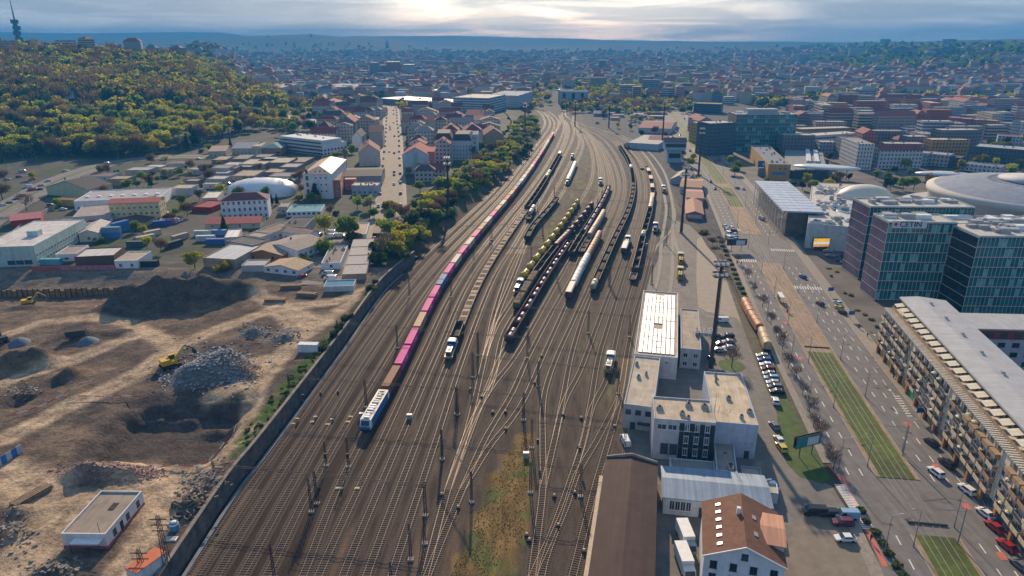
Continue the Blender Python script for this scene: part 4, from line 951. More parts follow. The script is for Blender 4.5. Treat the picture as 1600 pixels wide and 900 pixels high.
# ---------------------------------------------------------------- buildings beside the yard
BEI=(.42,.345,.26); LAV=(.42,.43,.47); WHI=(.60,.60,.60)
def station():
    t,w,d,h=bld('workshop','flat roofed white workshop with a roof full of shining skylights beside the tracks',[(991,554),(1059,557.5),(1065,457),(1011,455)],b=592,wc=WHI,rc=BEI)
    sk=MB(); sk.box(-1,-1,0,1,1,.1,mat('skylight',(.80,.80,.82),rough=.36,noise=.1,spec=1.0,metal=.9)); 
    SK=mat('skylight'); z=h-.3; cols=8; cw=(w-2.0)/cols
    for i in range(cols):
        x=-w/2+1.+cw*(i+.5)
        if i in (3,4): rows=[.02,.1,.18,.26,.37,.45,.55,.64,.73,.81,.88,.95]
        else: rows=[.02,.24,.5,.72,.97]
        for r0,r1 in zip(rows[:-1],rows[1:]):
            y0=-d/2+1+(d-2)*r0; y1=-d/2+1+(d-2)*r1-.45
            if i in (3,4) and .36<r0<.4: continue
            b=MB(); a=cw*.42; b.box(x-a,y0,z,x+a,y1,z+.22,GREY); b.box(x-a+.06,y0+.06,z+.22,x+a-.06,y1-.06,z+.25,SK); b.build('skylight',t)
    windows(t,w,d,h,'F',z0=5.2,ww=.9,wh=.7,nc=2,nr=1)
    t,w,d,h=bld('annex','low annex with a beige roof and rows of condensers beside the skylight workshop',[(1062.5,544),(1097.5,546),(1091,486),(1069,480)],b=577,wc=LAV,rc=(.36,.30,.24),win='F',st=3,ww=1.4,nc=2)
    b=MB()
    for i in range(4):
        for j in range(2): b.box(-1.5+i*1.5,-3+j*2.4,.3,-.3+i*1.5,-1+j*2.4,1.5,GREY); b.lathe([(.45,1.5),(.45,1.62)],DARK,'z',8,(-.9+i*1.5,-2+j*2.4,0))
    for x in (-2,4.6): b.tube((x,-3.4,0),(x,-3.4,1.9),.05,.05,GREY,4)
    o=b.build('condensers',t); o.location=(3,-3.5,h-.37)
    t,w,d,h=bld('storehouse','long low lavender storehouse with a pale ribbed roof next to the outer track',[(976,631),(1020,636),(1034,559),(991,556)],b=669,bi=0,wc=LAV,rc=(.44,.38,.31),win='FL',ww=1.5,nc=3,nr=1,z0=h0)if False else bld('storehouse','long low lavender storehouse with a pale ribbed roof next to the outer track',[(976,631),(1020,636),(1034,559),(991,556)],b=669,bi=0,wc=LAV,rc=(.44,.38,.31))
    windows(t,w,d,h,'F',z0=h-2.9,ww=1.5,wh=1.4,nc=3,nr=1,dark=True); dr=MB(); dr.box(-w/2+2,-d/2-.06,0,-w/2+3.4,-d/2-.004,2.2,DARK); dr.build('door',t); rooftop(t,w,d,h,3,3)
    b=MB(); b.box(0,-d/2-1.2,2.2,w/2,-d/2-.01,2.5,DARK); b.build('canopy',t)
    t,w,d,h=bld('office_block','three storey office block with dark glazed front panels and a stained flat roof',[(1022,655),(1119,659),(1115,625),(1026,612)],b=722,wc=LAV,rc=(.45,.37,.28),depth=11.5)
    x0=-w/2+w*.42; n=7; cw=(w/2-x0)/n; PAN=mat('dark_panel',(.03,.035,.045),rough=.3,noise=.15)
    for r in range(3):
        for i in range(n):
            b=MB(); z=.5+r*(h-1.2)/3; x=x0+cw*i
            if i%2==0: b.box(x+.05,-d/2-.12,z,x+cw-.05,-d/2-.004,z+(h-1.2)/3-.1,PAN); b.build('facade_panel',t)
            else:
                b.box(x+.05,-d/2-.12,z,x+cw-.05,-d/2-.004,z+1.1,PAN); b.build('facade_panel',t)
                o=ob('window',win_mesh(cw-.15,2.0),t,(x+cw/2,-d/2-.03,z+2.2))
    for i in range(4): ob('window',win_mesh(2.2,1.5),t,(-w/2+2+i*2.6,-d/2-.004,h-2.2))
    for i in range(2): ob('window',win_mesh(1.9,3.0,True),t,(-w/2+3.0+i*2.2,-d/2-.004,3.2))
    rooftop(t,w,d,h,6,5); b=MB()
    for k in range(7): b.tube((k*.9,0,0),(k*.9+.3,2.5*math.sin(k),1.2+.5*math.cos(k*2)),.06,.05,DARK,4)
    b.tube((2,1,0),(2,1,5),.07,.04,GREY,5); b.tube((1.2,1,4),(2.8,1,4),.04,.04,GREY,4); o=b.build('antenna',t); o.location=(6,0,h-.4)
    t,w,d,h=bld('hall','blank walled hall with a large speckled beige roof crossed by a mast shadow',[(1120,660),(1182,663),(1166,586),(1101,579)],b=716,wc=(.40,.45,.55),rc=(.52,.43,.31))
    rooftop(t,w,d,h,5,8); b=MB()
    for i in range(4): b.lathe([(.38,-.15),(.38,0)],GREY,'y',10,(-w/2+5+i*1.5,-d/2,4.3))
    b.build('vent',t); b=MB(); b.box(w/2-2.6,-d/2-.06,0,w/2-1.4,-d/2-.004,2.2,DARK); b.build('door',t)
    t,w,d,h=bld('low_extension','low flat extension with a weathered roof in front of the office block',[(1119,735),(1153,738),(1146,678),(1117,675)],h=4,wc=(.40,.44,.5),rc=(.28,.24,.21)); rooftop(t,w,d,h,3,9)
    bld('low_extension','narrow low strip roof at the foot of the dark glazed office front',[(1048,730),(1118,735.5),(1117,720),(1048,716)],h=3.4,wc=(.40,.44,.5),rc=(.24,.23,.22))
    t,w,d,h=bld('freight_shed','long freight shed with a huge dark brown roof along the outer track',[(903,1010),(1020,1010),(1040,731),(969,717)],h=6.0,roof='gy',rise=1.2,wc=(.5,.48,.44),rc=(.062,.036,.030),rm=mat('bitumen_brown',objcol=True,rough=.85,noise=.18,scale=.3,n2=(.18,(1.2,.05,.05))),depth=None)
    b=MB(); b.box(-w/2-1.6,-d/2,0,-w/2-.5,d/2,1.2,mat('stone_edge',(.50,.42,.32),noise=.2,scale=1.5)); b.build('loading_edge',t)
    b=MB(); vs=[(-w/2-.2,d/2+.4,0),(w/2+.2,d/2+.4,0),(w/2+.2,d/2+.4,6.6),(0,d/2+.4,8.1),(-w/2-.2,d/2+.4,6.6)]; vs+=[(x,y+.3,z) for x,y,z in vs]; b.add(vs,[(0,1,2,3,4),(9,8,7,6,5),(0,5,6,1),(1,6,7,2),(2,7,8,3),(3,8,9,4),(4,9,5,0)],CONC); b.build('gable_parapet',t)
    t,w,d,h=bld('depot','depot with a broad blue grey metal roof between the offices and the brown roofed house',[(1037,778),(1206,792),(1197,746),(1040,729)],b=804,bi=0,roof='gx',rise=.9,wc=(.55,.57,.6),rc=(.20,.27,.36),rm=METR)
    for i in range(4): ob('window',win_mesh(1.1,2.4),t,(-w/2+1.9+i*1.2,-d/2-.004,2.5))
    b=MB(); b.box(-w/2+7.8,-d/2-.06,0,-w/2+9.6,-d/2-.004,2.6,DARK); b.build('door',t)
    t,w,d,h=bld('gable_house','white three storey house with a brown tiled gable roof and six roof windows',[(1101,866),(1227,888),(1211,806),(1097,781)],h=9.5,roof='gy',rise=3.2,wc=(.60,.62,.66),rc=(.155,.072,.045))
    for r in range(3):
        for i in range(4): ob('window',win_mesh(1.3,1.7,True),t,(-w/2+w*(i+.5)/4,-d/2-.004,1.9+r*2.9))
    ob('window',win_mesh(1.2,1.4,True),t,(0,-d/2-.004,10.4))
    k=3.2/(w/2); ang=math.atan(k)
    for i in range(6):
        b=MB(); b.box(-.55,-.4,0,.55,.4,.12,WHT); b.box(-.45,-.3,.12,.45,.3,.14,mat('skylight')); o=b.build('roof_window',t); o.location=(-w/2*.62,-d/2+2+i*(d-4)/5,9.5+3.2*.38+.24); o.rotation_euler=(0,-ang,0)
    for i in range(2):
        b=MB(); b.box(-.4,-.6,0,.4,.6,.12,GREY); o=b.build('roof_window',t); o.location=(w/2*.3,-d/2+5+i*5,9.5+3.2*.7+.24); o.rotation_euler=(0,ang,0)
    b=MB(); b.box(-.35,-.35,0,.35,.35,1.7,WHT); o=b.build('chimney',t); o.location=(-w/2*.12,2,12.2)
    b=MB(); e=.4
    for s in (-1,1): b.box(min(s*(w/2+e),0),-d/2-e-.12,9.3,max(s*(w/2+e),0),-d/2-e-.02,9.3,WHT)
    b=MB(); x=w/2+.4
    for s in (-1,1):
        vs=[(0,-d/2-.5,12.72),(s*x,-d/2-.5,12.72-k*x),(s*x,-d/2-.5,13.0-k*x),(0,-d/2-.5,13.0)]; vs+=[(a,c+.15,z) for a,c,z in vs]; b.add(vs,[(0,1,2,3),(7,6,5,4),(0,4,5,1),(1,5,6,2),(2,6,7,3)],WHT)
    b.build('verge_board',t)
    t2,w,d,h=bld('lean_to','small lean-to with a rust striped tin roof on the side of the white house',[(1192,848),(1226,855),(1219,808),(1187,802)],h=10.9,roof='gx',rise=.4,wc=(.5,.5,.5),rc=(.42,.20,.12),rm=METR)
    t,w,d,h=bld('shed','small grey container like shed behind the blank hall',[(1160,742),(1191,745),(1189,731),(1158,727)],h=2.6,wc=(.25,.28,.33),rc=(.32,.29,.27))
    bld('guard_hut','small white roofed hut at the corner of the metal roofed depot',[(1196,768),(1217,771),(1214,755),(1195,753)],h=3,wc=(.5,.52,.55),rc=(.42,.38,.33))
    # houses by the far end of the paved tracks
    PK=(.36,.20,.14)
    bld('cottage','grey gabled cottage near the siding and the signal tower',[(1050,279),(1070,283),(1068,270),(1051,267)],b=290,roof='gy',rise=3,wc=(.36,.36,.42),rc=(.35,.30,.25))
    bld('cottage','pink roofed low house behind the siding, farthest of three',[(1063,291),(1096,294),(1093,280),(1061,279)],h=4.5,roof='gx',rise=1.6,wc=(.5,.42,.42),rc=PK,win='F')
    bld('cottage','pink roofed low house behind the siding, middle of three',[(1073,309),(1099,310),(1097,297),(1071,296)],h=4.5,roof='gx',rise=1.4,wc=(.5,.45,.47),rc=(.40,.22,.17),win='F')
    t,w,d,h=bld('cottage','pink roofed low house behind the siding with red trim, nearest of three',[(1072,334),(1099,335),(1097,312),(1071,311)],b=343,roof='gy',rise=1.6,wc=(.42,.16,.15),rc=PK); b=MB(); b.box(-w/2+1,-d/2-.08,.6,w/2-1,-d/2-.01,h-.5,mat('pale_panel',(.5,.45,.5))); b.build('front_panel',t)
    p=G(1052,253); t=thing('signal_tower','pale blue signal tower with a wide overhanging cabin','signal tower',(p.x,p.y,0),-.05)
    b=MB(); LB=mat('pale_blue',(.32,.42,.5)); b.box(-6,-4,0,6,4,11,LB); b.build('stem',t); b=MB(); b.box(-9,-6,11,9,6,18,LB); b.build('cabin',t); b=MB(); b.box(-8.5,-6.1,13.5,8.5,-6.01,16.5,GLS); b.build('cabin_window',t); b=MB(); b.ext([(-7,18),(7,18),(0,21)],-9.6,9.6,mat('dark_roof',(.06,.05,.06))); b.build('roof',t); b=MB(); b.box(-5,-4.08,4,5,-4.01,8,GLS); b.build('stem_window',t)
    bld('house','cream house with a dark red roof beside the signal tower',[(1013,222),(1040,224),(1038,213),(1012,211)],b=231,roof='gx',rise=3,wc=(.55,.50,.36),rc=(.16,.045,.05),win='F',sp=5)
    t,w,d,h=bld('market_hall','wide hall with a maroon shallow roof and a pale middle strip by the wide road',[(1000,199),(1046,202),(1048,190),(1000,188)],b=210,roof='gx',rise=3,wc=(.5,.5,.52),rc=(.22,.075,.08))
    bld('flat_depot','low pale depot between the maroon hall and the outer tracks',[(985,222),(1022,226),(1040,213),(996,208)],h=6,wc=(.42,.46,.52),rc=(.42,.40,.38))
station()
# ---------------------------------------------------------------- glass offices, with the name on the middle one
TEAL=mat('curtain_glass',(.014,.13,.14),rough=.09,noise=.5,scale=.22,spec=.5,rnd=.25); VIO=mat('violet_glass',(.15,.105,.17),rough=.14,noise=.45,scale=.14,spec=.5); MUL=mat('mullion',(.46,.52,.53),rough=.5,noise=.1); BLIND=mat('blind_glass',(.16,.38,.38),rough=.15,noise=.3,scale=.5)
def lit(text,size,m,depth=.05):
    cu=bpy.data.curves.new('txt','FONT'); cu.body=text; cu.size=size; cu.extrude=depth; cu.align_x='CENTER'; cu.align_y='CENTER'; cu.materials.append(m)
    o=bpy.data.objects.new('tmp',cu); COL.objects.link(o); me=bpy.data.meshes.new_from_object(o.evaluated_get(bpy.context.evaluated_depsgraph_get())); bpy.data.objects.remove(o); return me
def glassblock(label,x,y,rz,w,d,h,left=VIO,front=TEAL,fl=8,bay=1.5,seed=1):
    t=thing('glass_office',label,'office building',(x,y,0),rz,None); rr=random.Random(seed)
    b=MB(); b.box(0,0,0,w,d,h-.6,DARK); b.box(0,0,h-.6,w,.3,h,MUL); b.box(0,d-.3,h-.6,w,d,h,MUL); b.box(0,.3,h-.6,.3,d-.3,h,MUL); b.box(w-.3,.3,h-.6,w,d-.3,h,MUL); b.build('core',t)
    b=MB(); b.box(.31,.31,h-.595,w-.31,d-.31,h-.5,mat('gravel_roof',(.46,.43,.38),noise=.25)); b.build('roof',t)
    fh=(h-1.2)/fl; n=int(w/bay); bw=w/n
    g=MB()
    for r in range(fl):
        for i in range(n):
            q=rr.random(); m=BLIND if q<.16 else front
            o=.0+rr.random()*.02; g.add([(i*bw+.06,-.05-o,r*fh+.9),(i*bw+bw-.06,-.05-o,r*fh+.9),(i*bw+bw-.06,-.05-.02+o,r*fh+fh),(i*bw+.06,-.05-.02+o,r*fh+fh)],[(0,1,2,3)],m)
    g.build('front_glazing',t)
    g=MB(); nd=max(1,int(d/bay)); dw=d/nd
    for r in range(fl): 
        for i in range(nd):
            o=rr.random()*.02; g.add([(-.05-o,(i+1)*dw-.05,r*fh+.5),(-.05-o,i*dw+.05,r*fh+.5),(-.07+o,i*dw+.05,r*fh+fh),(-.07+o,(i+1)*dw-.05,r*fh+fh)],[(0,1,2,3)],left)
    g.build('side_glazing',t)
    m=MB()
    for i in range(n+1): m.box(i*bw-.05,-.2,0,i*bw+.05,-.004,h-.1,MUL)
    for r in range(fl+1): m.box(.06,-.16,r*fh+.62,w-.06,-.004,r*fh+.86,MUL); m.box(-.14,.0,r*fh+.25,-.004,d,r*fh+.42,MUL)
    m.build('mullions',t)
    rooftop(t,1,1,h,0)
    for k in range(int(w*d/34)):
        b=MB(); u=rr.uniform(1,3); v=rr.uniform(.8,1.6); 
        if rr.random()<.25: b.lathe([(.01,1.6),(v*.6,1.3),(v*.8,0)],GREY,'z',10)
        else: b.box(-u,-v,0,u,v,rr.uniform(.7,1.8),GREY if rr.random()<.6 else WHT)
        o=b.build('roof_unit',t); o.location=(rr.uniform(3,w-3.2) if w>7 else w/2,rr.uniform(7 if d>9 else 2,d-2) if d>5 else d/2,h-.5)
    return t
def offices():
    rz=-.03; th=33.3
    A=G(1366,470); q=glassblock('middle glass office block with the company name on its roof edge',A.x,A.y,math.atan2(-1.2,24),26,14,th,fl=8)
    a=ob('lettering',lit('CETIN',3.0,mat('sign_blue',(.01,.015,.10),rough=.4,noise=0),.12),q,(8.3,-.42,th-1.1)); a.rotation_euler=(R(90),0,0)
    b=MB(); b.lathe([(.01,-.12),(.75,-.12),(.75,.12),(.01,.12)],mat('sign_red',(.5,.015,.03),noise=0),'y',5); a=b.build('lettering',q); a.location=(2.6,-.42,th-1.1); b=MB(); b.box(1.2,-.3,th-2.6,14.5,-.205,th+.25,mat('sign_band',(.52,.58,.63),noise=.05)); b.build('sign_band',q)
    B=G(1340,437); glassblock('narrow glass office block farthest along the road with a violet side',B.x,B.y,rz,44,17,33.3,fl=8,seed=2)
    glassblock('recessed dark glass link between the two nearer office blocks',A.x+26,A.y+2.5,rz,8,12,32,front=mat('dark_curtain',(.012,.022,.026),rough=.1,noise=.3,spec=.8),seed=4)
    glassblock('large teal glass office block at the right edge, nearest of the glass offices',A.x+24.5,A.y-17.5,rz,60,26,th-1,seed=3,left=mat('dark_curtain'))
    glassblock('long glass rear wing behind the name sign block',A.x+14,A.y+15,rz,66,12,th-4,seed=6)
offices()
def boxtower():
    q=G(1145,237); w=G(1241,238).x-q.x; t=glassblock('dark teal glass tower with a flat top beyond the shopping centre',q.x,q.y,.0,w,26,35,left=mat('gold_side',(.40,.26,.15),rough=.5),fl=9,bay=2.6,seed=9)  # sunlit orange of the left face is put into its glazing colour
    b=MB(); b.box(12,6,34.5,w-16,16,39,GREY); b.build('plant_room',t)
boxtower()
# ---------------------------------------------------------------- the balcony block along the pavement
def balcony_block():
    A=G(1372,551); D=Vector((107.5-124.8,128-214.5,0)).normalized(); rz=math.atan2(D.y,D.x); L=118; dep=17; H=16.2
    t=thing('balcony_block','long residential block with brown balconies, parasols and a pale roof along the pavement','apartment block',(A.x,A.y,0),rz)
    # local x runs along the street towards the viewer, local -y faces the street? (the street lies to the right of travel)
    s=-1
    WC=mat('render_cream',(.62,.56,.46),noise=.2,scale=.6); BRO=mat('balcony_brown',(.33,.225,.14),noise=.3,scale=1); GRB=mat('balcony_green',(.22,.24,.10),noise=.3)
    Y=lambda v:v  # away from the street is +y after the turn below
    b=MB(); b.box(0,0,0,L,dep,H,WC); b.build('wall',t)
    b=MB(); b.box(0,4.2,H+.004,L,dep-.5,H+3.6,mat('penthouse',(.10,.095,.09))); b.build('penthouse',t)
    b=MB(); 
    b.ext([(3.4,H+3.6),(dep+.4,H+3.6),(dep+.4,H+3.9),(9,H+4.7),(3.4,H+4.1)],-.6,L+.6,mat('seam_roof',(.40,.40,.41),rough=.55,noise=.12,scale=.3,n2=(.12,(2.4,.05,.05)))); b.build('roof',t)
    for i in range(9):
        b=MB(); b.box(-.5,-.35,0,.5,.35,.9,GREY); b.box(.6,-.3,0,1.3,.3,.6,GREY); o=b.build('roof_unit',t); o.location=(6+i*12.5,10.5,H+4.4)
    bay=3.7; n=int(L/bay); rr=random.Random(3)
    bm=MB(); bm.box(-1.55,-1.35,-.12,1.55,-.004,.06,BRO); bm.box(-1.55,-1.35,.06,1.55,-1.27,1.0,BRO); bm.box(-1.55,-1.27,.06,-1.48,-.004,1.0,BRO); bm.box(1.48,-1.27,.06,1.55,-.004,1.0,BRO); bme=bm.mesh('balcony')
    bm=MB(); bm.box(-1.55,-1.35,-.12,1.55,-.004,.06,CONC); bm.box(-1.55,-1.35,.06,1.55,-1.3,1.0,GL2); bm.box(-1.55,-1.35,1.0,1.55,-1.28,1.07,GREY); bme2=bm.mesh('balcony'); CRB=mat('balcony_cream',(.52,.44,.33),noise=.2); bm=MB(); bm.box(-1.55,-1.35,-.12,1.55,-.004,.06,CRB); bm.box(-1.55,-1.35,.06,1.55,-1.27,1.0,CRB); bm.box(-1.55,-1.27,.06,-1.48,-.004,1.0,BRO); bm.box(1.48,-1.27,.06,1.55,-.004,1.0,BRO); bme3=bm.mesh('balcony')
    wm=win_mesh(1.5,2.1); wd=win_mesh(1.0,1.5,True); nb=0; nw=0
    sb=MB(); sw=MB()
    for r in range(4):
        for i in range(n):
            x=bay*(i+.5); z=3.9+r*3.05
            if i%8==7: 
                if nw<100: ob('window',wd,t,(x,-.01,z+1.2)); nw+=1
                continue
            if nb<100: ob('balcony',rr.choice((bme2,bme,bme3,bme3)),t,(x,0,z)); nb+=1
            else: sb.box(x-1.55,-1.35,z-.12,x+1.55,-.004,z+1.,BRO)
            if nw<100: ob('window',wm,t,(x+.4*rr.choice((-1,1)),-.01,z+1.25)); nw+=1
            else: sw.box(x-.7,-.06,z+.2,x+.7,-.002,z+2.3,GL2)
    if sb.v: tag(sb.build('far_balconies',t),kind='stuff')
    if sw.v: tag(sw.build('far_windows',t),kind='stuff')
    b=MB()
    for i in range(0,n+1): b.box(i*bay-.12,-.3,3.2,i*bay+.12,-.004,H+.2,WC)
    for r in range(5): b.box(0,-.22,3.3+r*3.05,L,-.006,3.55+r*3.05,WC)
    b.build('facade_fins',t)
    OR=mat('orange_stone',(.42,.20,.07),noise=.25); 
    for i in range(0,n,2): b=MB(); b.box(i*bay-.45,-.7,0,i*bay+.45,-.01,3.3,OR); b.build('shop_pillar',t)
    for i in range(0,n,2):
        b=MB(); b.box(i*bay+.5,-.1,.3,i*bay+2*bay-.5,-.01,3.0,GL2 if rr.random()<.85 else mat('shop_green',(.03,.25,.10))); b.build('shop_window',t)
    b=MB()
    for i in range(int(L/1.0)): b.box(i*1.0,-.9,H+.05,i*1.0+.35,1.6,H+.25,WC)
    b.box(0,1.6,H+.002,L,1.75,H+1.1,BRO); b.build('pergola',t)
    # awnings on the roof terrace and parasols on the balconies: each one lifts away
    aw=MB(); aw.add([(-1.5,-1.5,2.2),(1.5,-1.5,2.2),(1.5,1.2,2.75),(-1.5,1.2,2.75)],[(0,1,2,3)],mat('awning',(.62,.58,.48))); 
    for x in (-1.4,1.4): aw.tube((x,-1.4,0),(x,-1.4,2.2),.04,.04,GREY,4)
    aw.box(-1.5,-1.5,2.05,1.5,-1.45,2.2,mat('awning')); ame=aw.mesh('terrace_awning')
    M=Matrix.Translation((A.x,A.y,0))@Matrix.Rotation(rz,4,'Z')
    for i in range(26):
        p=M@Vector((3+i*4.4,3.0,H+.02)); o=ob('terrace_awning',ame,None,p,rz); tag(o,'cream awning over the roof terrace of the balcony block','awning','awnings along the roof terrace')
    ps=MB(); ps.lathe([(.01,2.3),(.45,2.15),(.85,1.9)],mat('parasol',objcol=True,noise=.1),'z',8); ps.tube((0,0,0),(0,0,2.3),.03,.03,GREY,4); pm=ps.mesh('parasol')
    for k in range(30):
        i=rr.randrange(n); r=rr.randrange(4)
        if i%8==7: continue
        c=rr.choice([(.55,.52,.32),(.66,.64,.58),(.52,.55,.40),(.58,.50,.36),(.66,.64,.6)]); p=M@Vector((bay*(i+.5)+rr.uniform(-.5,.5),-.75,3.98+r*3.05)); o=ob('parasol',pm,None,p,0,c); tag(o,'small round parasol on a balcony of the brown balcony block','parasol','parasols on the balconies')
    # rear wing, with its red top floor
    E=M@Vector((0,dep,0)); W2=62; t2=thing('courtyard_wing','rear wing of the balcony block with a red top floor and grey windows','apartment block',(E.x-1,E.y-3,0),-.06); b=MB(); h=16.5
    b.box(0,-12,0,W2,0,h-3.2,mat('wing_wall',(.40,.38,.42),noise=.12)); b.build('wall',t2); b=MB(); b.box(0,-12.02,h-3.198,W2,.02,h,mat('red_floor',(.26,.05,.045),noise=.15)); b.build('top_floor',t2); b=MB(); b.box(-.6,-12.6,h+.002,W2,.6,h+.5,mat('seam_roof')); b.build('roof',t2)
    for r in range(5):
        for i in range(14): ob('window',win_mesh(2.2,1.5,True),t2,(3+i*4.3,-12.03,1.9+r*3.2))
balcony_block()
# ---------------------------------------------------------------- the works yards and the old town west of the line
Z5=LZ+.05
def q4(s): return [tuple(float(v) for v in a.split(',')) for a in s.split()]
def tb(name,label,q,h=None,b=None,roof='flat',rise=1.6,wc=(.5,.48,.45),rc=(.25,.22,.2),win=None,un=0,rm=None,wm=None,group=None,chim=0,cat='building',depth=None,bi=1,z0=Z5,**k):
    if name=='town_house' and depth is None: depth=min(rect(q4(q),h,b,z0,bi)[3],30)
    t,w,d,h=bld(name,label,q4(q),h,b,z0,roof,rise,wc,rc,wm,rm,cat,win,group,bi,depth,**k)
    if un: rooftop(t,w,d,h+.0,un,len(label))
    if chim: rooftop(t,w*.8,d*.3,h+rise*.75,chim,len(label),True)
    return t,w,d,h
WH=(.72,.73,.75); CR=(.52,.47,.34); MINT=(.40,.52,.48); DRED=(.20,.05,.045); REDR=(.36,.10,.09); GRYR=(.22,.21,.21); TANR=(.34,.27,.20); PALER=(.46,.43,.42); BRNR=(.15,.10,.08); BLK=(.06,.055,.055)
def works():
    t,w,d,h=tb('factory','pale mint two storey factory with a white roof behind the red panel fence','-30,383 45,388 86,348 48,340',b=420,wc=MINT,rc=(.52,.49,.48),win='R',ww=1.2,wh=1.4,sp=2.6); 
    for i in range(3): ob('window',win_mesh(3.2,1.8,True),t,(-w/2+w*(.55+.15*i),-d/2-.004,2.0))
    b=MB(); b.box(-2.4,-2,0,2.4,2,2.6,mat('mint_box',(.42,.52,.5))); o=b.build('roof_hut',t); o.location=(w*.12,-d*.1,h-.37)
    tb('barn','bright red shed with a pink red roof beside the mint factory','18,346 61,340 69,333 34,331',h=4,roof='gx',wc=(.40,.04,.03),rc=(.45,.16,.15))
    tb('house','pale green gabled house with a dark roof by the boulevard','87,290 122,300 136,289 104,280',b=312,roof='gy',rise=5,wc=(.45,.50,.32),rc=BLK,chim=1)
    tb('shed','ochre walled low shed in front of the pale green house','88,310 116,314 122,309 94,306',h=4,wc=(.48,.30,.06),rc=BRNR)
    t,w,d,h=tb('warehouse','long white warehouse with a light roof and a row of skylights behind the yellow block','117,314 247,309 266,293 138,298',h=6,wc=WH,rc=(.33,.33,.35),win='F',sp=4,st=9,z0=Z5)
    for i in range(7):
        b=MB(); b.box(-1,-1.6,0,1,1.6,.7,WHT); o=b.build('roof_light',t); o.location=(-w*.42+i*w*.14,-d*.1,h-.37)
    tb('shed','low mauve shed with a blank front next to the yellow block','115,338 171,336 171,320 119,321',h=6,wc=(.40,.36,.40),rc=(.30,.26,.25))
    tb('office','yellow three storey office with a thin red roof and small square windows','170,318 247,316 255,307 180,309',b=346,wc=(.66,.52,.27),rc=(.42,.12,.10),rm=TILE,depth=12,roof='gx',rise=1.4,win='FR',ww=1.3,wh=1.3,nc=9,nr=3,st=3.3)
    tb('shed','yellow green low shed with a brown gable roof in front of the yellow office','176,347 222,350 224,338 190,333',b=357,roof='gy',wc=(.52,.50,.25),rc=(.10,.055,.045))
    tb('store','long low white store with a red roof edge behind the parked cars','88,347 130,347 135,342 95,342',b=357,wc=WH,rc=(.36,.12,.10),win='F')
    tb('store','low white store with a brick red roof next to the yellow green shed','131,349 170,346 178,340 137,343',b=357,wc=WH,rc=(.30,.09,.07))
    tb('workshop','white gabled workshop with a pale roof beside the blue cabins','124,365 151,364 170,347 141,348',b=377,roof='gy',wc=(.6,.58,.5),rc=(.44,.40,.38),win='F',sp=5,st=9)
    tb('garage','white garage with a brown flat roof behind the blue container','88,397 117,396 137,384 107,383',b=408,wc=WH,rc=(.30,.24,.21),win='F',ww=1.8,wh=1,sp=4)
    tb('workshop','brown walled workshop with a light grey roof and a yellow side wall','115,401 178,399 186,387 136,386',b=416,wc=(.12,.075,.055),rc=(.50,.47,.46),win='R',rm=METR,roof='flat')
    tb('workshop','small white workshop with graffiti and a beige roof next to the brown one','179,406 213,408 225,393 197,392',b=421,wc=WH,rc=(.36,.30,.24),win='F',sp=4)
    tb('villa','long low red roofed building with cream walls under the white mansion','321,350 406,349 408,339 327,341',b=357,roof='gx',rise=2,wc=CR,rc=(.45,.12,.10),win='F',sp=6,st=9,ww=1.1)
    tb('mansion','white three storey mansion with a dark red hipped roof and arched dome behind','344,314 417,312 416,302 352,301',b=341,roof='hip',rise=3.2,wc=WH,rc=(.16,.06,.07),win='F',ww=1.2,wh=1.9,nc=9,nr=3,st=3.7,depth=13)
    G1='low workshop sheds behind the heap of earth'
    tb('shed','light grey blue wide roof shed by the yellow green bush',"324,401 360,407 393,385 354,377",h=4.5,wc=(.40,.32,.25),rc=(.34,.37,.42),rm=METR,win='R')
    tb('shed','dark grey wide roof shed behind the light grey blue one',"355,375 394,384 410,375 382,366",h=4.8,wc=(.3,.28,.26),rc=(.11,.10,.105))
    tb('shed','narrow shed with a white sheet roof next to the blue containers',"352,373 370,368 393,357 376,356",h=4.6,wc=(.4,.38,.36),rc=(.58,.56,.55),rm=METR)
    tb('shed','beige flat roofed shed among the workshop roofs',"385,366 406,371 416,365 400,360",h=4.5,wc=(.5,.48,.45),rc=(.36,.29,.22))
    t,w,d,h=tb('barn','wood fronted barn with a low gable and a beige roof',"381,397 440,400 453,388 404,381",b=409,roof='gy',rise=2.4,wc=(.30,.155,.06),rc=(.34,.26,.20),win='F',sp=6,ww=1,wh=1.3,dark=True)
    t,w,d,h=tb('workshop','long workshop with a grey brown roof and white side walls along the alley',"423,379 455,396 481,374 451,363",h=4.2,roof='gy',rise=1.5,wc=WH,rc=(.25,.21,.19),win='R',sp=3,chim=1)
    tb('workshop','white workshop with a pinkish low roof behind the long one',"444,361 479,369 485,362 456,354",h=4.2,roof='gx',rise=1.2,wc=WH,rc=(.33,.22,.17),win='F')
    tb('workshop','brown roofed shed with a pale rooflight strip',"403,360 421,364 456,350 437,345",h=4.5,wc=(.55,.52,.5),rc=(.22,.15,.11),win='R')
    tb('workshop','wide black roofed workshop with white skylights',"440,353 476,356 477,339 449,338",h=5,wc=(.4,.38,.36),rc=(.05,.05,.055),un=3)
    tb('house','white walled front house with a tan roof beside the parked white van',"411,416 467,424 479,411 438,404",b=433,roof='gy',rise=1.6,wc=WH,rc=(.36,.26,.17),win='F',sp=4,st=9,ww=1.6,wh=1.3)
    tb('shed','lean shed with slate and red sheet roof in front of the wooden barn',"378,414 412,415 417,406 384,404",h=3,wc=(.45,.44,.44),rc=(.20,.21,.25),rm=METR)
    tb('hut','white fronted hut with a cluttered dark roof in the middle of the alley',"503,410 531,411 537,385 510,384",h=3.2,wc=WH,rc=(.20,.17,.155),un=5,win='F',sp=4)
    t,w,d,h=tb('garage_row','long row of garages with a stepped grey roof beside the bushes',"534,428 572,428 580,372 549,374",b=438,wc=(.28,.22,.18),rc=(.34,.31,.30))
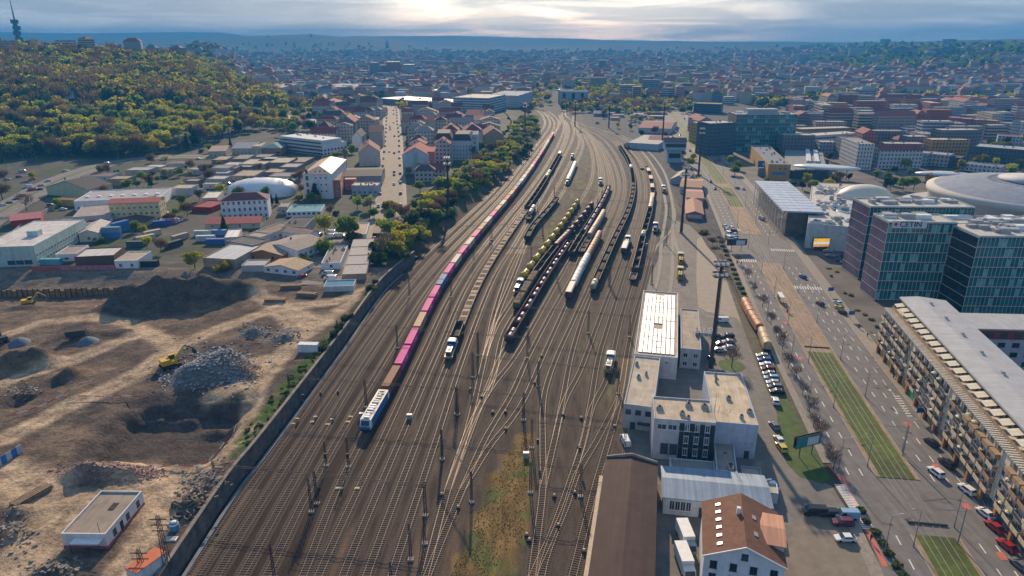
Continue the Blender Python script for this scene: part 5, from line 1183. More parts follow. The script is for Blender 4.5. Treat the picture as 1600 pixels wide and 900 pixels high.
    for i in range(4):
        b=MB(); b.box(-w/2-.1,0,0,w/2+.1,d*.23,.25+.02*i,mat('slate',(.33,.30,.295),noise=.25,scale=.8)); o=b.build('roof_step',t); o.location=(0,-d/2+d*.25*i,h-.3)
    tb('house','small white house with a pinkish roof by the garage row',"553,366 573,365 577,348 563,347",b=373,wc=WH,rc=(.42,.30,.24),win='F',ww=2,sp=4)
    tb('shelter','low blue topped market stall roof at the edge of the construction site',"505,447 553,447 551,437 507,437",h=2.4,wc=(.5,.5,.5),rc=(.05,.20,.34))
    tb('school','long white building with a teal roof and big windows behind the two tall trees',"449,330 500,330 502,320 450,320",b=338,wc=WH,rc=(.08,.26,.30),win='F',ww=1.8,wh=1.4,sp=2.6,st=9)
    tb('house','small beige cube house beside the teal roofed building','435,323 449,323 451,316 438,316',h=4.5,wc=(.42,.38,.34),rc=(.3,.26,.22),win='F')
    tb('shed','white canvas roofed shed near the red hut','317,309 338,309 344,299 322,299',h=4,wc=(.5,.48,.44),rc=(.58,.54,.46))
    tb('hut','dark red hut on the lawn left of the white mansion','306,321 322,326 331,315 318,310',h=3,wc=(.28,.03,.03),rc=(.24,.05,.045))
    # inflatable hall
    p=G(405,306,Z5); t=thing('inflatable_hall','white inflated sports dome behind the white mansion','sports dome',(p.x,p.y+8,Z5),.04); m=MB(); nU,nV=26,12; vs=[];Lx,Ly,Hz=22,16,10
    for i in range(nU+1):
        for j in range(nV+1):
            a=math.pi*i/nU; e=math.pi*j/nV; x=-Lx*math.cos(a); k=max(0,math.sin(a))**.55; vs.append((x,-Ly*k*math.cos(e),Hz*k*max(0,math.sin(e))**.8+.15*math.sin(i*2.4)))
    m.add(vs,[(i*(nV+1)+j,(i+1)*(nV+1)+j,(i+1)*(nV+1)+j+1,i*(nV+1)+j+1) for i in range(nU) for j in range(nV)],mat('dome_skin',(.62,.66,.70),rough=.4,noise=.08,n2=(.10,(.5,.5,.1)))); m.build('membrane',t,True)
    b=MB(); b.box(Lx*.72,-Ly*.7,0,Lx*.78,-Ly*.3,3,mat('mint_box')); b.build('air_lock',t)
    # containers and cabins
    CM=cont_proto(9,False); 
    def cc(px,py,rz,col,label,z=0): p=G(px,py,Z5); o=dup(CM,(p.x,p.y,Z5+z),rz,label,None,col); o['category']='container'; return o
    BL2=(.06,.20,.45)
    cc(176,371,.1,BL2,'blue site cabin, lower front one of the stack beside the white workshop'); cc(176,371,.1,(.16,.26,.38),'grey roofed blue site cabin on top of the stack beside the white workshop',2.8); cc(190,362,1.1,BL2,'bright blue cabin behind the stacked cabins'); cc(190,362,1.1,BL2,'bright blue cabin on top, behind the stacked cabins',2.8)
    cc(214,385,.05,(.06,.09,.12),'dark container with a beige cover, front one near the gravel lot'); cc(228,376,.9,(.5,.42,.32),'beige topped container in the double row'); cc(238,368,.9,(.45,.4,.34),'pale container at the back of the double row'); cc(272,385,1.1,(.05,.06,.07),'black container with a tan lid standing alone'); cc(282,374,1.1,(.40,.32,.24),'tan container behind the black one')
    cc(81,413,.03,(.10,.34,.45),'turquoise container behind the red panel fence'); cc(232,416,.05,(.02,.025,.03),'black container at the end of the red panel fence')
    cc(318,368,.05,(.4,.48,.46),'pale green container in the container cluster'); cc(341,367,.05,(.12,.24,.45),'light blue container in the container cluster'); cc(322,376,.1,(.5,.5,.52),'white container at the front of the container cluster'); cc(338,381,.05,(.05,.14,.42),'deep blue container at the front of the container cluster'); cc(254,352,.4,(.05,.10,.3),'small blue container beside the yellow office'); cc(265,349,.4,(.42,.22,.24),'pink container beside the yellow office')
    p=G(483,548,LZ); z=zsite(p.x,p.y); o=dup(CM,(p.x,p.y,z),-.05,'white site container with red edges on the earth beside the retaining wall',None,(.62,.63,.64)); o.scale=(.72,1,1); o['category']='container'
    p=G(232,893,LZ); z=zsite(p.x,p.y); o=dup(CM,(p.x,p.y,z),1.1,'white container with an orange red roof near the lattice mast',None,(.62,.62,.64)); o.scale=(.7,1.25,1); o['category']='container'
    b=MB(); b.box(-4.6,-1.3,2.76,4.6,1.3,2.9,mat('orange_roof',(.55,.16,.08),noise=.15)); b.build('roof_cover',o)
    drop(CM)
    # red panel fence and timber retaining wall
    a=G(50,424,LZ); c=G(181,422,LZ); d=c-a; n=15; t=thing('panel_fence','red and pink metal panel fence in front of the workshops','fence',(a.x,a.y,LZ+.2),math.atan2(d.y,d.x)); w=d.length/n
    for i in range(n): b=MB(); b.box(i*w+.05,-.06,0,(i+1)*w-.05,.06,2.1,mat('fence_red',(.38,.10,.10),noise=.2) if i<5 else mat('fence_pink',(.44,.16,.19),noise=.2)); b.build('panel',t)
    b=MB(); [b.box(i*w-.05,-.1,0,i*w+.05,.1,2.2,DARK) for i in range(n+1)]; b.build('posts',t)
    for x0,x1,py in ((-20,36,462),(36,112,461),(112,188,459)):
        a=G(x0,py,3); c=G(x1,py,3); d=c-a; t=tag(thing('sheet_wall','brown timber lagging wall holding the bank below the workshops','retaining wall',(a.x,a.y,1.4),math.atan2(d.y,d.x)),group='timber lagging wall sections')
        b=MB(); L=d.length; n=max(4,int(L/2))
        for i in range(n): b.box(i*L/n+.12,-.1,0,(i+1)*L/n-.12,.08,3.9+.5*math.sin(i*3.3),mat('lagging',(.26,.155,.07),noise=.45,scale=.8,n2=(.3,(.2,.2,4))))
        b.build('planks',t); b=MB(); [b.box(i*L/n-.1,-.25,0,i*L/n+.1,.1,4.3,DK) for i in range(n+1)]; b.build('soldier_beams',t)
    # the flat roofed site office
    p=G(150,850,LZ); t,w,d,h=tb('site_office','flat roofed white site office with a red base on the dusty lot','97,832 162,836 217,768 154,765',b=859,bi=1,wc=(.58,.57,.58),rc=(.27,.22,.18),z0=LZ+.0)
    b=MB(); b.box(-w/2-.04,-d/2-.04,0,w/2+.04,d/2+.04,.7,mat('plinth_red',(.36,.10,.12),noise=.25)); b.build('plinth',t); b=MB(); b.box(-.6,-1.1,0,.6,1.1,.12,DK); o=b.build('roof_hatch',t); o.location=(1,2,h-.37)
    for y in (-d*.3,d*.05,d*.34): ob('window',win_mesh(1.1,1.4,True),t,(w/2+.004,y,1.9),math.pi/2)
    b=MB(); b.box(-w*.22,-d/2-1.6,2.3,w*.42,-d/2-.02,2.5,WHT); b.box(-w*.22,-d/2-1.6,0,-w*.22+.1,-d/2-1.5,2.3,DK); b.box(w*.42-.1,-d/2-1.6,0,w*.42,-d/2-1.5,2.3,DK); b.build('porch',t); b=MB(); b.tube((w*.3,-d/2+1,h-.4),(w*.3,-d/2+1,h+2),.06,.04,DK); b.build('flue',t); b=MB(); b.box(-.5,-.06,0,.5,-.004,2.1,DK); o=b.build('door',t); o.location=(w/2+.0,-d*.12,.4); o.rotation_euler=(0,0,math.pi/2)
works()
def town():
    t,w,d,h=tb('apartment_house','white terraced apartment house with rows of dark balconies','444,217 490,227 513,221 466,209',b=245,wc=WH,rc=(.5,.48,.46),win='FR',ww=2.0,wh=1.5,sp=3.4,dark=True)
    b=MB(); b.box(-w/2+3,-d/2+3,h-.3,w/2-3,d/2-3,h+3,OBJ); o=b.build('penthouse',t); o.color=(.6,.6,.6,1); rooftop(t,w-8,d-8,h+3.3,8,3)
    b=MB()
    for r in range(4): b.box(-w/2+.5,-d/2-1.3,1.2+r*3.1,w/2-1,-d/2-.02,1.4+r*3.1,DARK); b.box(-w/2+.5,-d/2-1.35,1.4+r*3.1,w/2-1,-d/2-1.28,2.3+r*3.1,mat('dark_rail',(.06,.065,.075)))
    b.build('balconies',t)
    t,w,d,h=tb('mill','tall white mill with a sunlit tan hipped roof beside the orange brick wing','480,271 510,273 523,252 495,247',b=312,roof='hip',rise=3.6,wc=(.64,.64,.65),rc=(.50,.33,.24),rm=METR)
    for r in range(4):
        for i in range(3): ob('window',win_mesh(.8,.9,True),t,(-w*.05+i*w*.17,-d/2-.004,5+r*4.2))
        ob('window',win_mesh(1.6,2.6,True),t,(-w*.36,-d/2-.004,5+r*4.2))
    tb('brick_wing','orange brick wing with a grey flat roof attached to the tall white mill','512,282 531,281 538,266 520,266',b=308,wc=(.46,.135,.07),rc=(.2,.19,.19),win='FR',ww=1.2,sp=2.6)
    tb('brick_house','small orange brick house between the mill wing and the dark hall','538,280 555,280 556,275 539,275',b=297,wc=(.46,.135,.07),rc=(.5,.44,.36),win='F',sp=3,depth=8)
    tb('office','pale grey two storey office with a cream flat roof by the street','549,289 590,290 592,282 553,282',b=305,wc=(.44,.42,.46),rc=(.5,.44,.36),win='F',ww=1.6,un=3,depth=11)
    tb('hall','long dark roofed hall behind the grey office','537,275 592,276 592,263 530,262',h=7,roof='gx',rise=1.5,wc=(.25,.25,.28),rc=(.05,.045,.05),win='F',sp=4)
    p=G(540,262,Z5); t=thing('chimney_stack','slim red brick chimney beside the dark roofed hall','chimney',(p.x,p.y,Z5)); b=MB(); b.tube((0,0,0),(0,0,15),1.3,.8,mat('brick_red',(.25,.10,.07)),8); b.lathe([(.8,15),(1.0,15),(1.0,15.5),(.6,15.5)],mat('brick_red'),'z',8); b.build('shaft',t)
    S1=dict(roof='gy',rise=6)
    tb('town_house','tall beige gable house with a grey flue strip facing the yard beside the street','560,238 594,237 592,214 563,215',b=259,wc=(.55,.46,.40),rc=(.18,.06,.05),chim=3,win='R',sp=3,st=3.4,**S1)
    tb('town_house','narrow white gable house among the trees behind the beige gable house','551,214 564,214 572,206 560,205',b=231,wc=(.66,.66,.67),rc=BLK,roof='gy',rise=5)
    tb('town_house','big dark gable house with a red roof behind the trees left of the street','529,191 554,191 568,177 545,177',b=219,wc=(.20,.19,.20),rc=(.24,.055,.045),chim=2,win='F',sp=4,**S1)
    tb('town_house','dark fronted town house with a light flat roof left of the street','568,187 591,187 592,180 571,180',b=206,wc=(.18,.17,.17),rc=(.5,.46,.40),un=4,win='F',sp=3)
    tb('town_house','maroon roofed town house block farther up the street on its left side','565,175 598,176 600,164 570,162',b=183,roof='gx',rise=5,wc=(.42,.36,.32),rc=(.15,.045,.05),chim=3,win='R')
    tb('town_house','dark roofed corner house left of the street','577,207 597,207 600,197 580,197',h=14,roof='gx',rise=5,wc=(.4,.34,.3),rc=(.10,.05,.05),chim=3)
    t,w,d,h=tb('town_house','pale blue blank gable wall of the corner house right of the street','631,242 667,242 680,226 642,224',b=272,wc=(.44,.50,.56),rc=(.26,.045,.045),chim=3,roof='gy',rise=5.5)
    b=MB(); b.box(-1.6,-d/2-.05,1,1.6,-d/2-.003,h+1.5,mat('mint_strip',(.30,.42,.36))); b.build('painted_strip',t)
    tb('town_house','narrow pink red house beside the pale blue blank gable','668,237 678,237 682,226 671,226',b=270,wc=(.46,.16,.17),rc=(.26,.045,.045),win='F',sp=2.5,ww=1)
    tb('town_house','cream yellow five storey town house with a dark mansard roof','680,218 706,218 706,209 681,209',b=250,wc=(.60,.50,.30),rc=(.06,.06,.075),roof='man',rise=5,win='F',ww=1.1,nc=6,sp=3,st=3.3)
    tb('town_house','pale grey five storey town house with dormers next to the cream yellow one','708,219 735,220 737,210 709,209',b=251,wc=(.52,.53,.57),rc=(.05,.055,.07),roof='man',rise=5,win='F',ww=1.1,nc=6,sp=3,st=3.3)
    tb('town_house','narrow white house at the end of the pale grey town house','736,210 747,210 747,204 738,204',b=246,wc=(.58,.58,.60),rc=(.12,.16,.2),win='F',sp=3,st=3.6)
    tb('town_house','long maroon roofed house behind the cream yellow town house','688,207 721,206 720,196 700,196',h=15,roof='hip',rise=6,wc=(.4,.35,.3),rc=(.18,.045,.045),chim=3)
    tb('town_house','maroon roofed house behind the pale grey town house','723,206 756,205 750,196 726,196',h=15,roof='hip',rise=6,wc=(.42,.38,.36),rc=(.17,.05,.06),chim=3)
    tb('town_house','tan house with a plain gable and a maroon roof near the embankment','757,212 786,210 786,199 760,200',b=227,roof='gy',rise=6,wc=(.38,.28,.19),rc=(.15,.05,.05))
    tb('town_house','aqua town house with a red roof right of the street','656,192 692,191 690,184 657,184',b=205,wc=(.30,.50,.48),rc=(.24,.06,.06),roof='gx',rise=6,win='F',chim=2,sp=3,st=3.6)
    tb('town_house','cream town house with a dark roof next to the aqua one','627,190 655,191 655,183 629,183',b=208,wc=(.48,.44,.36),rc=(.06,.05,.06),roof='gx',rise=6,win='F',sp=3,st=3.6,chim=2)
    tb('town_house','cream house with a dark red hipped roof above the aqua house','657,177 687,177 682,168 662,168',b=185,wc=(.50,.45,.33),rc=(.19,.045,.05),roof='hip',rise=5,win='F',sp=4)
    tb('town_house','brown red roofed house beside the maroon cluster','700,183 722,184 724,176 704,176',h=12,roof='hip',rise=5,wc=(.4,.3,.3),rc=(.13,.05,.06),chim=2)
    tb('town_house','red roofed house in front of the blue striped office','728,179 752,181 750,173 732,172',h=12,roof='gx',rise=5,wc=(.45,.42,.42),rc=(.22,.05,.06),chim=2)
    tb('town_house','white sided house with a maroon roof nearest the blue striped office','740,188 758,188 757,181 741,181',b=200,roof='gx',rise=4,wc=(.6,.58,.62),rc=(.14,.045,.06),win='F',sp=3)
    tb('office','white and blue striped office with a pale top floor near the tracks','711,151 760,154 771,147 722,146',b=178,wc=(.50,.56,.62),rc=(.60,.54,.44),wm=FAC2,un=5)
    tb('hotel','pale grid fronted hotel slab right of the striped office','771,148 799,150 811,143 776,140',b=169,wc=(.40,.45,.52),rc=(.3,.32,.35),wm=FAC,un=3)
    tb('office','long grey office with vertical window strips beyond the old houses','510,133 602,138 606,133 514,128',b=152,wc=(.36,.38,.40),rc=(.3,.32,.34),wm=FAC3)
    tb('panel_block','white panel apartment block with red striped gable end at the foot of the wood','382,139 409,141 424,132 397,129',b=160,z0=10,wc=(.52,.46,.44),rc=(.42,.36,.33),wm=FAC)
    tb('panel_block','low block with a salmon roof at the edge of the wood','325,135 360,137 366,133 332,130',h=10,z0=12,wc=(.48,.45,.42),rc=(.45,.28,.2),wm=FAC)
    tb('office','wide pale office slab at the foot of the wooded spur','373,111 444,112 446,109 376,108',b=123,wc=(.35,.42,.5),rc=(.3,.34,.4),wm=FAC2)
    tb('station_hall','long hall with bright rooflight stripes beyond the street','606,152 682,162 697,156 624,147',h=9,wc=(.2,.22,.25),rc=(.45,.50,.56),rm=METR)
    tb('hall','black roofed hall in front of the long grey office','520,147 560,149 562,142 526,141',h=11,wc=(.10,.10,.11),rc=(.03,.035,.045),wm=FAC)
    tb('house','pink walled house with a red roof among trees, west of the old town','497,163 520,164 522,157 501,157',h=9,roof='hip',rise=4,wc=(.5,.33,.28),rc=(.25,.07,.07))
    tb('house','white roofed pavilion among trees, west of the old town','499,165 523,166 524,159 503,158',h=6,wc=(.5,.48,.42),rc=(.62,.6,.55))
    tb('villa','grey villa with dark red roof among trees','498,155 510,155 511,150 500,150',h=9,roof='hip',rise=4,wc=(.4,.38,.4),rc=(.15,.06,.07))
    tb('house','modern white house with a wide blue window under the trees','474,192 495,193 495,186 476,185',b=200,wc=(.55,.54,.52),rc=(.45,.43,.4),win='F',ww=3)
    tb('house','salmon roofed low house at the foot of the wood','421,189 446,190 450,183 428,181',h=6,roof='hip',rise=3,wc=(.5,.42,.36),rc=(.45,.25,.19))
    tb('cottage','long cream house with grey roof below the wood','366,231 394,233 397,225 370,223',h=5.5,roof='gx',rise=3,wc=CR,rc=(.22,.24,.3),win='F'); tb('cottage','cream two storey house at the end of the long cream one','394,228 406,229 407,222 396,222',h=8,wc=CR,rc=(.4,.3,.25),win='F'); tb('cottage','grey cream terrace left of the dark conifer','328,236 350,237 352,229 331,228',h=5,roof='gx',rise=2.5,wc=(.45,.42,.34),rc=(.4,.28,.22),win='F'); tb('cottage','teal roofed brick cottage beside the white apartment house','411,230 433,233 434,224 414,222',h=6,roof='hip',rise=3,wc=(.3,.2,.16),rc=(.10,.2,.22))
    cols=[TANR,GRYR,PALER,(.42,.36,.28),(.26,.22,.2),(.34,.33,.35),BRNR]
    for i,(x,y,w,d) in enumerate([(344,246,18,6),(376,244,20,7),(368,255,44,7),(396,251,34,8),(345,259,22,5),(347,267,18,6),(362,260,14,5),(383,269,30,9),(408,242,22,5),(420,247,26,6),(437,249,26,8),(461,248,30,8),(452,257,24,6),(430,254,18,5),(427,265,24,6),(438,271,28,6),(338,276,24,5),(330,284,20,5),(425,281,18,4),(452,279,18,4),(275,252,22,5),(305,262,18,4),(260,262,16,4),(240,258,22,4),(284,290,26,6),(300,280,18,4),(215,262,30,5),(150,271,36,6),(185,276,24,5)]):
        k=.35*d; tb('garage',('beige','grey','pale','sandy','brown grey','slate','brown')[i%7]+' roofed garage in the shed cluster below the wooded hill',f'{x-w/2-k},{y+d/2} {x+w/2-k},{y+d/2+w*.07} {x+w/2+k},{y-d/2+w*.05} {x-w/2+k},{y-d/2}',h=random.choice((3,3.4,4,5)),wc=random.choice([(.42,.36,.32),(.5,.48,.46),(.25,.2,.18)]),rc=cols[i%7],group='low garages below the wooded hill',win='F' if i%2 else None,sp=5)
town()
# ---------------------------------------------------------------- streets of the west side
def west_roads():
    z=LZ+.06; c=catmull(pts('601,396 604,384 607,360 609,320 611,280 612,240 613,215 612,190 612,172 606,160',LZ),4); n=norms(c); m=MB(); ribbon(m,c,-8.6,8.6,z,mat('street',(.20,.165,.14),noise=.2,scale=.4,n2=(.15,(.5,.08,1))),n); tag(m.build('street'),kind='structure')
    m=MB(); bar(m,c,-10.8,-8.0,LZ,z+.12,PAVE,n); bar(m,c,8.0,10.5,LZ,z+.12,PAVE,n); tag(m.build('pavement'),kind='structure')
    global STREET; STREET=(c,n)
    c=catmull(pts('-60,372 0,332 40,310 90,283 130,268 180,255 240,247 300,245 345,246 380,238',LZ),5); n=norms(c); m=MB(); ribbon(m,c,-11,11,LZ+.3,ASPL,n); ribbon(m,c,-.8,.8,LZ+.36,LAWN,n); tag(m.build('boulevard'),kind='structure')
    global BOUL; BOUL=(c,n)
    m=MB()
    for off in (-6,6):
        for i in range(0,len(c)-1,2):
            a,b=c[i],c[i+1]; d=(b-a).normalized(); k=n[i]; q=a+k*off; m.add([(q.x-k.x*.1,q.y-k.y*.1,LZ+.34),(q.x+k.x*.1,q.y+k.y*.1,LZ+.34),(q.x+k.x*.1+d.x*3,q.y+k.y*.1+d.y*3,LZ+.34),(q.x-k.x*.1+d.x*3,q.y-k.y*.1+d.y*3,LZ+.34)],[(0,1,2,3)],MARK)
    tag(m.build('road_markings'),kind='structure')
    sheet('alley',[(p.x,p.y) for p in pts('470,445 545,445 545,372 600,372 600,365 470,360 478,380 490,400 480,425',LZ)],LZ+.06,mat('alley',(.16,.145,.13),noise=.25,scale=.3))
    m=MB(); bar(m,catmull(pts('-30,405 0,385 40,352 70,334 100,318',LZ),4),-.15,.15,LZ,LZ+2.2,CONC); tag(m.build('boundary_wall'),'pale concrete boundary wall between the boulevard and the red shed','wall')
west_roads()
# ---------------------------------------------------------------- shopping centre, arena and the district behind them
def fb(label,FL,FR,b,dep,wc,rc=(.3,.28,.26),wm=None,roof='flat',rise=3,un=0,name='apartment_block',cat='building',group=None,h=None,win=None,z0=0,**k):
    q=[FL,FR,(FR[0],FR[1]-4),(FL[0],FL[1]-4)]
    t,w,d,h=bld(name,label,q,h,b,z0,roof,rise,wc,rc,wm,None,cat,win,group,1,dep,**k)
    if un: rooftop(t,w,d,h,un,len(label))
    return t,w,d,h
def mall():
    p=G(1262,372); 
    OCH=mat('ochre_panel',(.46,.27,.10),noise=.12,scale=.4)
    t,w,d,h=bld('shop_cube','ochre box building with a colourful sign over a blue banner at the shopping centre',[(1204,256.5),(1233,257),(1206,227),(1172,226)],b=281.5,wc=(.46,.27,.10),rc=(.16,.19,.23))
    m=MB(); 
    for i,c in enumerate(((.5,.02,.02),(.5,.25,.02),(.1,.35,.05),(.03,.12,.45))): m=MB(); m.lathe([(.01,-.08),(.75,-.08),(.75,.08),(.01,.08)],mat('logo%d'%i,c,noise=0),'y',12); o=m.build('sign_dot',t); o.location=(w*.02+i*1.45,-d/2-.1,h*.72)
    m=MB(); m.box(-w*.3,-d/2-.2,h*.36,w*.3,-d/2-.01,h*.5,mat('banner_blue',(.02,.22,.50),noise=.05)); m.build('banner',t); rooftop(t,w-1,d-2,h,16,4)
    t2,w,d,h=fb('small shop front with a blue and white billboard on its roof beside the ochre box',(1185,263),(1203,264),276,12,(.20,.24,.22),name='shop',cat='shop'); b=MB(); b.box(-5,-.2,h,5,.2,h+5,mat('bill_blue',(.03,.14,.50),noise=.05)); b.lathe([(.01,-.25),(1.1,-.25),(1.1,-.2),(.01,-.2)],WHT,'y',12,(-.5,0,h+2.4)); b.build('billboard',t2)
    t,w,d,h=bld('cinema_hall','dark slate hall with a sloping grey roof behind the ochre box',[(1234,264),(1284,271),(1262,237),(1205,229)],b=284,wc=(.045,.075,.085),rc=(.16,.175,.20),rm=METR); rooftop(t,w,d,h,9,6)
    b=MB(); b.ext([(-3,h+.6),(3,h+2.6),(3,h+3),(-3,h+1)],-2,2,GREY)
    for x in (w*.1,w*.3): b=MB(); b.box(x-1.8,-d*.1,h-.3,x+1.8,d/2-1,h+1.0,METR); o=b.build('roof_light',t); o.color=(.55,.57,.6,1)
    # elliptical canopies
    def disc(px,py,z,rx,ry,label,rz=0,tilt=0):
        q=G(px,py,z); t=thing('elliptical_canopy',label,'canopy',(q.x,q.y,z),rz); m=MB(); n=40; vs=[]
        for r,zz in ((1,0),(1.0,.6),(.6,1.5),(.01,1.9)):
            for k in range(n): a=2*math.pi*k/n; vs.append((rx*r*math.cos(a),ry*r*math.sin(a),zz))
        m.add(vs,[(r*n+k,r*n+(k+1)%n,(r+1)*n+(k+1)%n,(r+1)*n+k) for r in range(3) for k in range(n)]+[tuple(range(n-1,-1,-1))],mat('canopy_white',(.52,.57,.60),rough=.45,noise=.08)); m.build('canopy_shell',t,True)
        m=MB(); [m.tube((rx*.6*math.cos(k*math.pi/3),ry*.6*math.sin(k*math.pi/3),-z),(rx*.6*math.cos(k*math.pi/3),ry*.6*math.sin(k*math.pi/3),0.1),.35,.35,GREY,8) for k in range(6)]; m.build('columns',t)
    disc(1292,262,8.5,24,11,'long pale blue elliptical canopy behind the slate hall',-.35)
    disc(1474,272,5,20,9,'flat whitish elliptical canopy beside the arena',-.12)
    # ribbed blue roof over the entrance front
    t,w,d,h=bld('entrance_hall','glazed entrance hall under a big ribbed light blue roof plate',[(1233,331),(1270,330),(1232,287),(1195,285)],h=14,wc=(.16,.15,.13),rc=(.3,.4,.55),wm=mat('hall_glass',(.13,.11,.09),rough=.25,noise=.4,scale=.3))
    b=MB(); b.box(-w/2-3,-d/2-3.5,h+.05,w/2+4,d/2+2,h+.8,METR); o=b.build('roof_plate',t); o.color=(.34,.42,.55,1)
    b=MB(); [b.box(-w/2-3,-d/2-3.5+i*(d+5)/12,h+.8,w/2+4,-d/2-3.3+i*(d+5)/12,h+.95,WHT) for i in range(13)]; b.box(0,-d/2-3.4,h+.96,.3,d/2+1.9,h+1.0,WHT); b.build('roof_ribs',t)
    b=MB(); [b.tube((-w/2-2.4,-d/2+i*d/10,0),(-w/2-2.4,-d/2+i*d/10,h),.2,.2,WHT,6) for i in range(11)]; b.build('columns',t)
    t,w,d,h=bld('mall_roof','wide white shopping centre roof crowded with ventilation units',[(1296,352),(1352,356),(1400,300),(1246,288)],h=13,wc=(.50,.55,.57),rc=(.50,.48,.45),cat='shopping centre'); rr=random.Random(8)
    for i in range(70):
        b=MB(); u,v,z=rr.uniform(.6,3.2),rr.uniform(.6,1.6),rr.uniform(.6,2.2); k=rr.random()
        if k<.15: b.lathe([(v*.9,0),(v*.9,z),(.01,z+.2)],GREY,'z',12)
        elif k<.35: b.box(-u*1.6,-.35,.2,u*1.6,.35,.9,GREY); b.box(-.4,-u*1.4,.2,.4,u,.9,GREY)
        else: b.box(-u,-v,0,u,v,z,WHT if rr.random()<.5 else GREY); b.box(-u*.6,-v*.6,z,u*.6,v*.6,z+.15,DARK)
        o=b.build('roof_unit',t); o.location=(rr.uniform(-w/2+3,w/2-3),rr.uniform(-d/2+2,d/2-2),h-.37); o.rotation_euler=(0,0,rr.choice((0,.4,1.2)))
    q=G(1322,376); t=thing('glass_drum','curved pale glass corner of the shopping centre next to the violet office','shopping centre',(q.x+13,q.y+16,0)); m=MB(); m.lathe([(14,0),(14,12.6),(13.2,13.2),(.01,13.2)],mat('pale_glass',(.30,.42,.44),rough=.15,noise=.25,scale=.15),'z',40); m.build('drum',t)
    fb('big white box with a tan roof behind the roof full of ventilation units',(1290,296),(1378,299),318,24,(.42,.46,.55),(.48,.41,.33),name='mall_block',un=6)
    q=G(1357,318,10); t=thing('dome_roof','cream vaulted roof shell between the white box and the glass offices','dome roof',(q.x,q.y+6,0)); m=MB(); n=24; vs=[]
    for r in range(9):
        e=r*math.pi/2/8
        for k in range(n): a=2*math.pi*k/n; vs.append((16*math.cos(e)*math.cos(a),11*math.cos(e)*math.sin(a),12+8*math.sin(e)))
    m.add(vs,[(r*n+k,r*n+(k+1)%n,(r+1)*n+(k+1)%n,(r+1)*n+k) for r in range(8) for k in range(n)],mat('dome_cream',(.62,.58,.48),rough=.5,noise=.06)); m.build('shell',t,True); m=MB(); m.prism([(15.5*math.cos(k*.2618),10.5*math.sin(k*.2618)) for k in range(24)],0,12.1,mat('drum_wall',(.4,.42,.45))); m.build('drum',t)
    # arena
    t=thing('arena','huge round arena with a shallow grey dome at the right edge','arena',(268,350,0)); R0=47
    m=MB(); m.lathe([(R0,0),(R0,24),(R0+1.5,25),(R0+1.5,27),(R0-2,28)],mat('arena_wall',(.50,.47,.43),noise=.1),'z',80); m.build('ring_wall',t,True)
    m=MB(); m.lathe([(R0-2,27.9),(R0*.8,30.2),(R0*.5,32.2),(.01,33.4)],mat('arena_roof',(.24,.27,.33),rough=.8,noise=.12,scale=.05,spec=.15,n2=(.12,(.3,.3,1))),'z',80); m.build('dome',t,True)
    m=MB(); m.lathe([(17,32.9),(17,33.7),(.01,34.6)],mat('arena_cap',(.34,.37,.42),rough=.7),'z',48); m.build('cap',t,True)
    m=MB(); 
    for k in range(48): a=2*math.pi*k/48; m.tube(((R0-3)*math.cos(a),(R0-3)*math.sin(a),28.0),(18*math.cos(a),18*math.sin(a),33.0),.10,.10,GREY,4)
    m.build('roof_ribs',t); m=MB(); m.lathe([(R0+16,0),(R0+16,14),(R0+15,14.8),(R0+.5,14.8)],mat('arena_podium',(.44,.42,.41),noise=.15),'z',80); m.build('podium',t)
    for k in range(10): b=MB(); b.box(-2.5,-1,14.8,2.5,1,16.4,GREY); o=b.build('roof_unit',t); a=2.3+k*.13; o.location=((R0+8+3*math.sin(k*2))*math.cos(a),(R0+8+3*math.sin(k*2))*math.sin(a),0); o.rotation_euler=(0,0,a)
    # screen, kiosk, shelter
    q=G(1281,391); t=thing('led_screen','bright yellow advertising screen on a dark stand before the glass corner','screen',(q.x,q.y,0),.05); b=MB(); b.box(-4.3,-.5,1.6,4.3,.5,6.4,DARK); b.box(-3,-.4,0,3,.4,1.6,DARK); b.build('case',t); b=MB(); b.box(-4.1,-.55,4.6,4.1,-.51,6.3,mat('scr_yel',(.9,.5,.02),noise=.25,scale=1,emit=.55)); b.box(-4.1,-.55,3.3,4.1,-.51,4.6,mat('scr_wht',(.8,.7,.75),noise=.1,emit=.5)); b.box(-4.1,-.55,2.0,4.1,-.51,3.3,mat('scr_or',(.8,.35,.05),noise=.25,emit=.5)); b.build('screen_face',t)
mall()
